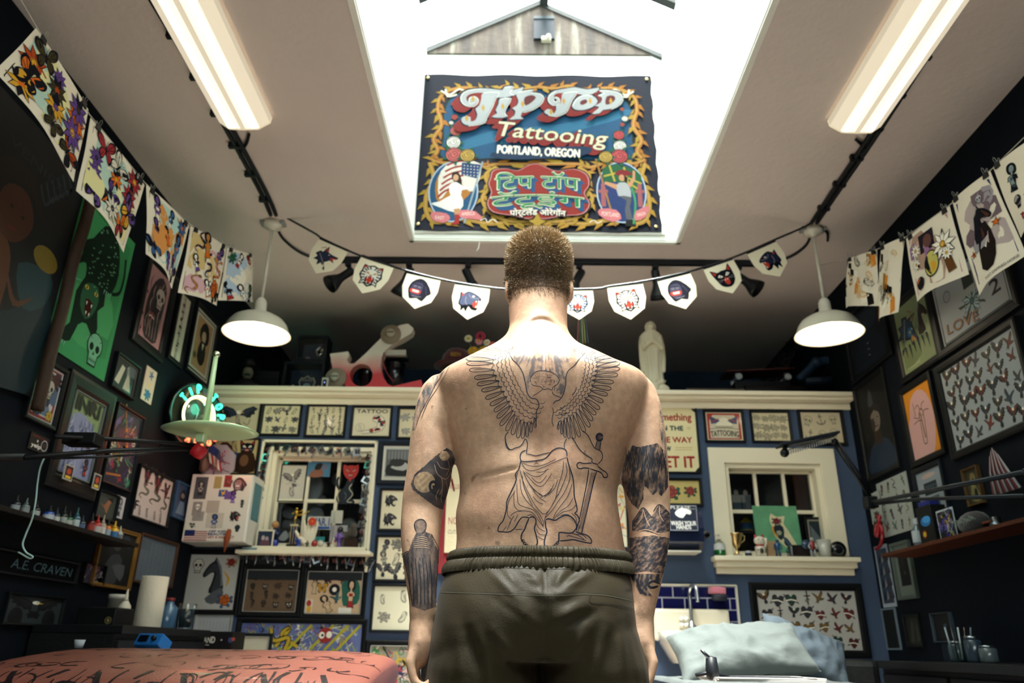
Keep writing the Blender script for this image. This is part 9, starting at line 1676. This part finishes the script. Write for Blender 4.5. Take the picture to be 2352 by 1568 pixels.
D.P(Z_([(-.15,.72),(-.1,.85),(.02,.78),(.2,.8),(.15,.66),(.22,.55),(.3,.4),(.38,.25),(.4,.1),(.25,.08),(.15,.2),(.02,.3),(-.1,.45),(-.12,.6)]),'cfc6a0',2);D.P(Z_([(-.08,.6),(-.06,.45),(.04,.34),(.12,.4),(.2,.36),(.3,.2),(.34,.12),(.28,.1),(.2,.2),(.1,.28),(.14,.5),(.1,.62)]),'1a2430',2);s_rose(D.at(.0,.7*h,w*.11),'8a2430','3a7a4c');s_rose(D.at(.02*w,.48*h,w*.08),'c9c4a8','2f8a5c');D.S(Z_([(.1,.4),(.22,.25),(.3,.12)]),.014,'34506a',4);D.S(Z_([(-.1,.6),(-.1,.5),(-.02,.4)]),.012,'c98a3a',4);m.build('painted_board',r)
y=YB-.045
def fig2(px,pyt,a,b,c,lab,wd=.2,yy=None):
 yy=yy or y;h=H2(pyt,yy,px);r=s2('figurine',px,yy,lab,'figurine')
 for s_ in(-1,1):MB('gloss').tube([(s_*h*.09,0,0),(s_*h*.09,0,h*.42)],h*.06,a,8).build('leg',r);MB('gloss').tube([(s_*h*.14,0,h*.72),(s_*h*.2,-h*.03,h*.55),(s_*h*.17,-h*.08,h*.42)],h*.045,c,8).build('arm',r)
 MB('gloss').lathe([(0,h*.38),(h*.13,h*.4),(h*.11,h*.55),(h*.16,h*.74),(h*.05,h*.8),(0,h*.8)],b,14,Matrix.Diagonal((1,.65,1,1))).build('torso',r);MB('gloss').ball((0,0,h*.89),h*.1,c,12).build('head',r)
fig2(1788,1237,'1c3a5c','1a4a7a','1c3a5c','standing dark blue action figure in front of the green painting')
fig2(1868,1233,'8a8f94','8a2c2c','a9a9a4','silver and red toy robot right of green painting')
fig2(1811,1256,'14323a','1f4a50','26303a','small dark teal toy under the painted horn')
y2=YB-.01;h=H2(1243,y2,1772);r=s2('tan_block',1772,y2,'tan wooden block just right of the lucky cat','block');MB('wood').box(-.028,.028,-.02,.02,0,h,'a98a68',.003).build('block_body',r)
h=H2(1240,YB-.0,1840);r=s2('dark_clock',1838,YB-.01,'brown black shoe shaped toy with a blue roundel before green painting','toy');MB('gloss').box(-.07,.06,-.03,.03,0,h*.7,'1c1412',.012).build('toy_body',r);MB('gloss').lathe([(0,0),(.028,0),(.03,.01),(0,.014)],'26405c',20,T(.03,-.03,h*.7)@RX(PI/2)).build('roundel',r)
r=s2('white_mug',1895,y,'white mug with a pale leaf drawing on the right sill','mug');h=H2(1240,y,1895);MB('porcelain').lathe([(0,0),(.032,0),(.035,h*.2),(.045,h),(.041,h),(.03,h*.2),(0,.006)],'b0b0a6',24).build('mug_wall',r);MB('porcelain').tube(spline([(.04,0,h*.8),(.062,0,h*.7),(.06,0,h*.35),(.035,0,h*.25)],4),.0055,'b0b0a6',8).build('mug_handle',r)
r=s2('black_disc',1926,y,'round black disc ornament with a silver ring at sill\'s right end','ornament');h=H2(1243,y,1926);MB('gloss').lathe([(0,-.008),(h/2,-.008),(h/2,.008),(0,.008)],'0b0d12',28,T(0,0,h/2)@RX(PI/2)).build('disc',r);MB('metal').tube([(h*.3*math.cos(i*PI/8),-.010,h/2+h*.3*math.sin(i*PI/8))for i in range(17)],.0022,'6a7078',6).build('silver_ring',r)
r=s2('metal_chain',1955,YB-.05,'short dark chain lying at the far right of the sill','chain');MB('metal').tube(spline([(-.05,0,.005),(-.02,.01,.005),(0,-.01,.006),(.03,.005,.005),(.05,0,.005)],4),.005,'1c1f24',6).build('chain_links',r)
pane_item(1846,1187,1926,1262,lambda D,w,h:(D.RC(-w*.44,-h*.44,w*.44,h*.44,'16242c'),D.P([(-.4*w,-.4*h),(-.4*w,.3*h),(.1*w,-.4*h)],'5a646a'),D.RC(-.05*w,.05*h,.4*w,.3*h,'0c1014'),D.RC(.0,.1*h,.35*w,.15*h,'5a2420')),'black framed small picture standing in the right window corner','framed picture','8f8a7c','framed_picture',.016,YB+.065)
yy=YB+.35;a,b=on(1,yy,1680,1121),on(1,yy,1727,1176);r=emp('old_photo',((a.x+b.x)/2,yy,b.z));tag(r,'black and white photo of two standing people behind upper left pane','photo');w,h=b.x-a.x,a.z-b.z;m=MB('paper').box(-w/2,w/2,-.003,.003,0,h,'14181e');D=Dr(m,-.0035);[(D.P([(x-.03,.01),(x-.025,h*.4),(x-.035,h*.7),(x+.035,h*.7),(x+.03,h*.4),(x+.03,.01)],'4a5a6c'),D.P([(x-.03,h*.4),(x-.032,h*.72),(x+.034,h*.72),(x+.03,h*.4)],'a9a49c'),D.O(x,h*.8,.016,.022,'a8988c'))for x in(-.035,.03)];D.RC(w*.2,h*.1,w*.48,h*.7,'6a6f78');m.build('print',r);MB('wood').box(-w/2-.02,w/2+.02,-.06,.3,-.02,-.001,'14161a',.003).build('ledge_board',r);MB('wood').box(-w/2-.02,w/2+.02,.2,.85,-.02,-.001,'101216').build('board_end',r)
yy=YB+.45;c=on(1,yy,1716,1222);r=emp('yellow_bottle',c);tag(r,'yellow and blue bottle in the dark room behind the right window','bottle');MB('gloss').lathe([(0,0),(.04,0),(.045,.01),(.045,.07),(.02,.09),(.015,.11),(0,.11)],'9c8a1c',18).build('bottle_body',r);MB('paper').lathe([(.0455,.015),(.0455,.06)],'2a5a8a',18,caps=False).build('bottle_label',r);MB('wood').box(-.15,.2,-.1,.745,-.02,0,'16181c').build('wood_shelf',r)
# ---------------------------------------------------------------- foreground: bench and bed
def bench():
 r=emp('massage_bench',(-1.06,2.72,0));tag(r,'padded bench in dusky pink vinyl written over with black script','bench');bm=bmesh.new();hx,hy,th=.63,.40,.075;N=60;vs=[];fs=[]
 prof=[]
 for j in range(33):
  a=2*PI*j/32;prof.append((math.copysign(abs(math.cos(a))**.45,math.cos(a)),math.copysign(abs(math.sin(a))**.75,math.sin(a))))
 P=[]
 nx=40
 def pt(u,v):
  ex=(1-abs(u)**7)**(1/3)if abs(u)<1 else 0
  return(u*hx,v[0]*hy*(.80+.20*ex),v[1]*th*(.25+.75*ex)+.010*(1-v[0]**2)*(v[1]>0))
 for i in range(nx+1):
  u=-math.cos(PI*i/nx)
  for v in prof[:32]:vs.append(pt(u*.999,v))
 for i in range(nx):
  for j in range(32):fs.append((i*32+j,i*32+(j+1)%32,(i+1)*32+(j+1)%32,(i+1)*32+j))
 fs+=[tuple(reversed(range(32))),tuple(range(nx*32,nx*32+32))]
 M_=T(0,0,.755)@RX(.10)
 m=MB('vinyl').add([M_@Vector(v)for v in vs],fs,'804a3f',True);pad=m.build('cushion',r)
 BP=BVHTree.FromPolygons([(M_@Vector(v))+r.location for v in vs],fs);m=MB('vinyl');rn=random.Random(12);PK_='1a1014'
 def stroke(x,y,L,s_,w):
  pts=[]
  for k in range(26):t=k/25;pts.append((x+L[0](t)*s_,y+L[1](t)*s_))
  run=[]
  def fl():
   if len(run)>1:
    V=[]
    for i,(p_,n_,t)in enumerate(run):
     d=run[min(i+1,len(run)-1)][0]-run[max(i-1,0)][0];sd=n_.cross(d).normalized()*(w*(.25+abs(math.sin(t*PI*1.5+.4)))*.5);V+=[p_+n_*.0012+sd-r.location,p_+n_*.0012-sd-r.location]
    m.add(V,[(2*i,2*i+1,2*i+3,2*i+2)for i in range(len(run)-1)],PK_,True)
   run.clear()
  for k,(a,b)in enumerate(pts):
   if b<r.location.y-hy+.012:h=BP.ray_cast(Vector((a,1.9,.80-(r.location.y-hy+.012-b))),Vector((0,1,0)))
   else:h=BP.ray_cast(Vector((a,b,1.2)),Vector((0,0,-1)))
   if h[0]is None or(run and(h[0]-run[-1][0]).length>.04):fl();continue
   run.append((h[0],h[1],k/25))
  fl()
 for i in range(34):
  for row in range(4):
   if rn.random()<.35:continue
   x=r.location.x-.60+i*.036+rn.uniform(-.01,.01);y=r.location.y-hy-.02+row*.19+rn.uniform(-.02,.02);a0=rn.uniform(0,6.3);c0=rn.uniform(.6,1.5)
   stroke(x,y,(lambda t,a=a0,c=c0:math.cos(a+t*4*c)*(.5+.6*t),lambda t,a=a0,c=c0:math.sin(a+t*4*c)*(.9-.4*t)),rn.uniform(.03,.06),rn.uniform(.003,.008))
 for x in(-.45,-.2,.05,.28,.45):
  stroke(r.location.x+x,r.location.y-hy-.01,(lambda t:t*1.6-.8,lambda t:.5*math.sin(t*3.1)-.2*t),.10,.014)
 m.build('painted_script',r);MB('vinyl').box(-.55,.55,-.32,.32,.66,.69,'2a1a18',.01,T(0,0,0)@RX(.10)@T(0,-.0,-.0)).build('under_panel',r)
 for x in(-.45,.45):
  for y_ in(-.25,.25):MB('wood').box(x-.025,x+.025,y_-.025,y_+.025,0,.655+y_*.1,'1a1512',.005).build('leg',r)
 for x in(.30,.40,.56):MB('metal').tube([(x,-.36,.70),(x,-.385,.66),(x,-.36,.62)],.006,'9a9c9c',8).build('chrome_fitting',r)
bench()
def bed():
 a=on(1,3.2,1700,1540);bx=a.x+.06;zt=.775;r=emp('treatment_bed',(bx,3.15,0));tag(r,'treatment bed covered with wrinkled white paper sheet at lower right','bed')
 MB('vinyl').box(-.34,.34,-.95,.45,zt-.10,zt-.012,'0c0d10',.03).build('mattress',r)
 m=MB('sheet');N,M2=44,60;vs=[];fs=[];rn=MN
 for i in range(N+1):
  for j in range(M2+1):
   u,v=i/N,j/M2;x=(u-.5)*.80;y_=-.97+v*1.42;z=zt-.008+.012*abs(MN.noise(Vector((x*9,y_*5,1))))+.006*MN.noise(Vector((x*25,y_*20,5)))
   e=max(0,abs(x)-.33);z-=e*2.2;x=x-math.copysign(e*.5,x);e2=max(0,-.93-y_);z-=e2*1.5
   vs.append((x,y_,z))
 for i in range(N):
  for j in range(M2):a_=i*(M2+1)+j;fs.append((a_,a_+M2+1,a_+M2+2,a_+1))
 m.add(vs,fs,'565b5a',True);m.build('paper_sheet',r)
 for x in(-.25,.25):
  for y_ in(-.8,.3):MB('metal').lathe([(.02,0),(.02,zt-.1)],'6a6c70',12,T(x,y_,0)).build('leg',r)
 return bx,zt
bx,zt=bed()
def pillow(name,c,w,h,th,M_,lab,col,seed):
 r=emp(name,c);tag(r,lab,'pillow');N=56;V=[];F_=[]
 for side in(1,-1):
  o=len(V)
  for i in range(N+1):
   for j in range(N+1):
    u,v=i/N*2-1,j/N*2-1;e=max(0,(1-abs(u)**2.6))*max(0,(1-abs(v)**2.6));t=e**.42*th*side*.5
    pin=1-.07*(1-abs(v)**2)*abs(u)**3;pin2=1-.10*(1-abs(u)**2)*abs(v)**3
    d=Vector((u*3+seed,v*3,side*.5));wr=(MN.noise(d*.7)*.022+abs(MN.noise(Vector((d.x*1.6,d.y*.6,d.z))))*-.016+MN.noise(d*4)*.0015)*(e**.2)+.006*math.sin(u*22+v*4)*max(0,abs(v)-.6)*(1-abs(u))
    V.append(M_@Vector((u*w/2*pin,t+wr*side,v*h/2*pin2)))
  for i in range(N):
   for j in range(N):a_=o+i*(N+1)+j;F_.append((a_,a_+1,a_+N+2,a_+N+1)if side<0 else(a_,a_+N+1,a_+N+2,a_+1))
 MB('sheet').add(V,F_,col,True).build('pillowcase',r);return r
P1,P2=on(1,3.15,1508,1545),on(1,3.15,1850,1545);pw=P2.x-P1.x;ph=on(1,3.25,1740,1420).z-zt
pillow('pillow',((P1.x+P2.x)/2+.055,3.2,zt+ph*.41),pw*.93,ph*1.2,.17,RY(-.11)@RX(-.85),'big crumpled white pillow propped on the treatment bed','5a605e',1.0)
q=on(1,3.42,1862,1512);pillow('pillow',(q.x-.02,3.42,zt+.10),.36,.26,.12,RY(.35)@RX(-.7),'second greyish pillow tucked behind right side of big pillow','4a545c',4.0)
c=on(1,2.55,1735,1562);r=emp('paper_stack',(c.x,2.5,zt+.02));tag(r,'stack of printed paper pages lying on the near part of bed','papers')
for k in range(3):MB('paper').box(-.16,.16,-.1,.1,.004*k-.004,.004*k-.001,'c0bcb8',0,RZ(.05*k)).build('page',r)
m=MB('paper');[m.box(-.14,.14-.05*(i%3)*.3,-.09+.018*i,-.083+.018*i,.0075,.0078,'2a2c34')for i in range(9)];m.build('printed_text',r)
c=on(1,2.5,1628,1556);r=emp('rotary_machine',(c.x,2.45,zt+.03));tag(r,'small black tattoo machine resting beside the paper stack','tattoo machine');MB('satin').lathe([(0,-.03),(.018,-.03),(.02,-.01),(.016,.03),(0,.034)],'14171c',16,T(0,0,.02)).build('machine_body',r);MB('metal').tube([(0,0,.04),(-.03,-.01,.07)],[.008,.004],'6a7078',8).build('needle_grip',r);MB('satin').tube([(-.05,0,.0),(.0,0,.01),(.05,.01,-.005)],.006,'1a1d22',8).build('clip_cord',r)
o=bpy.data.objects
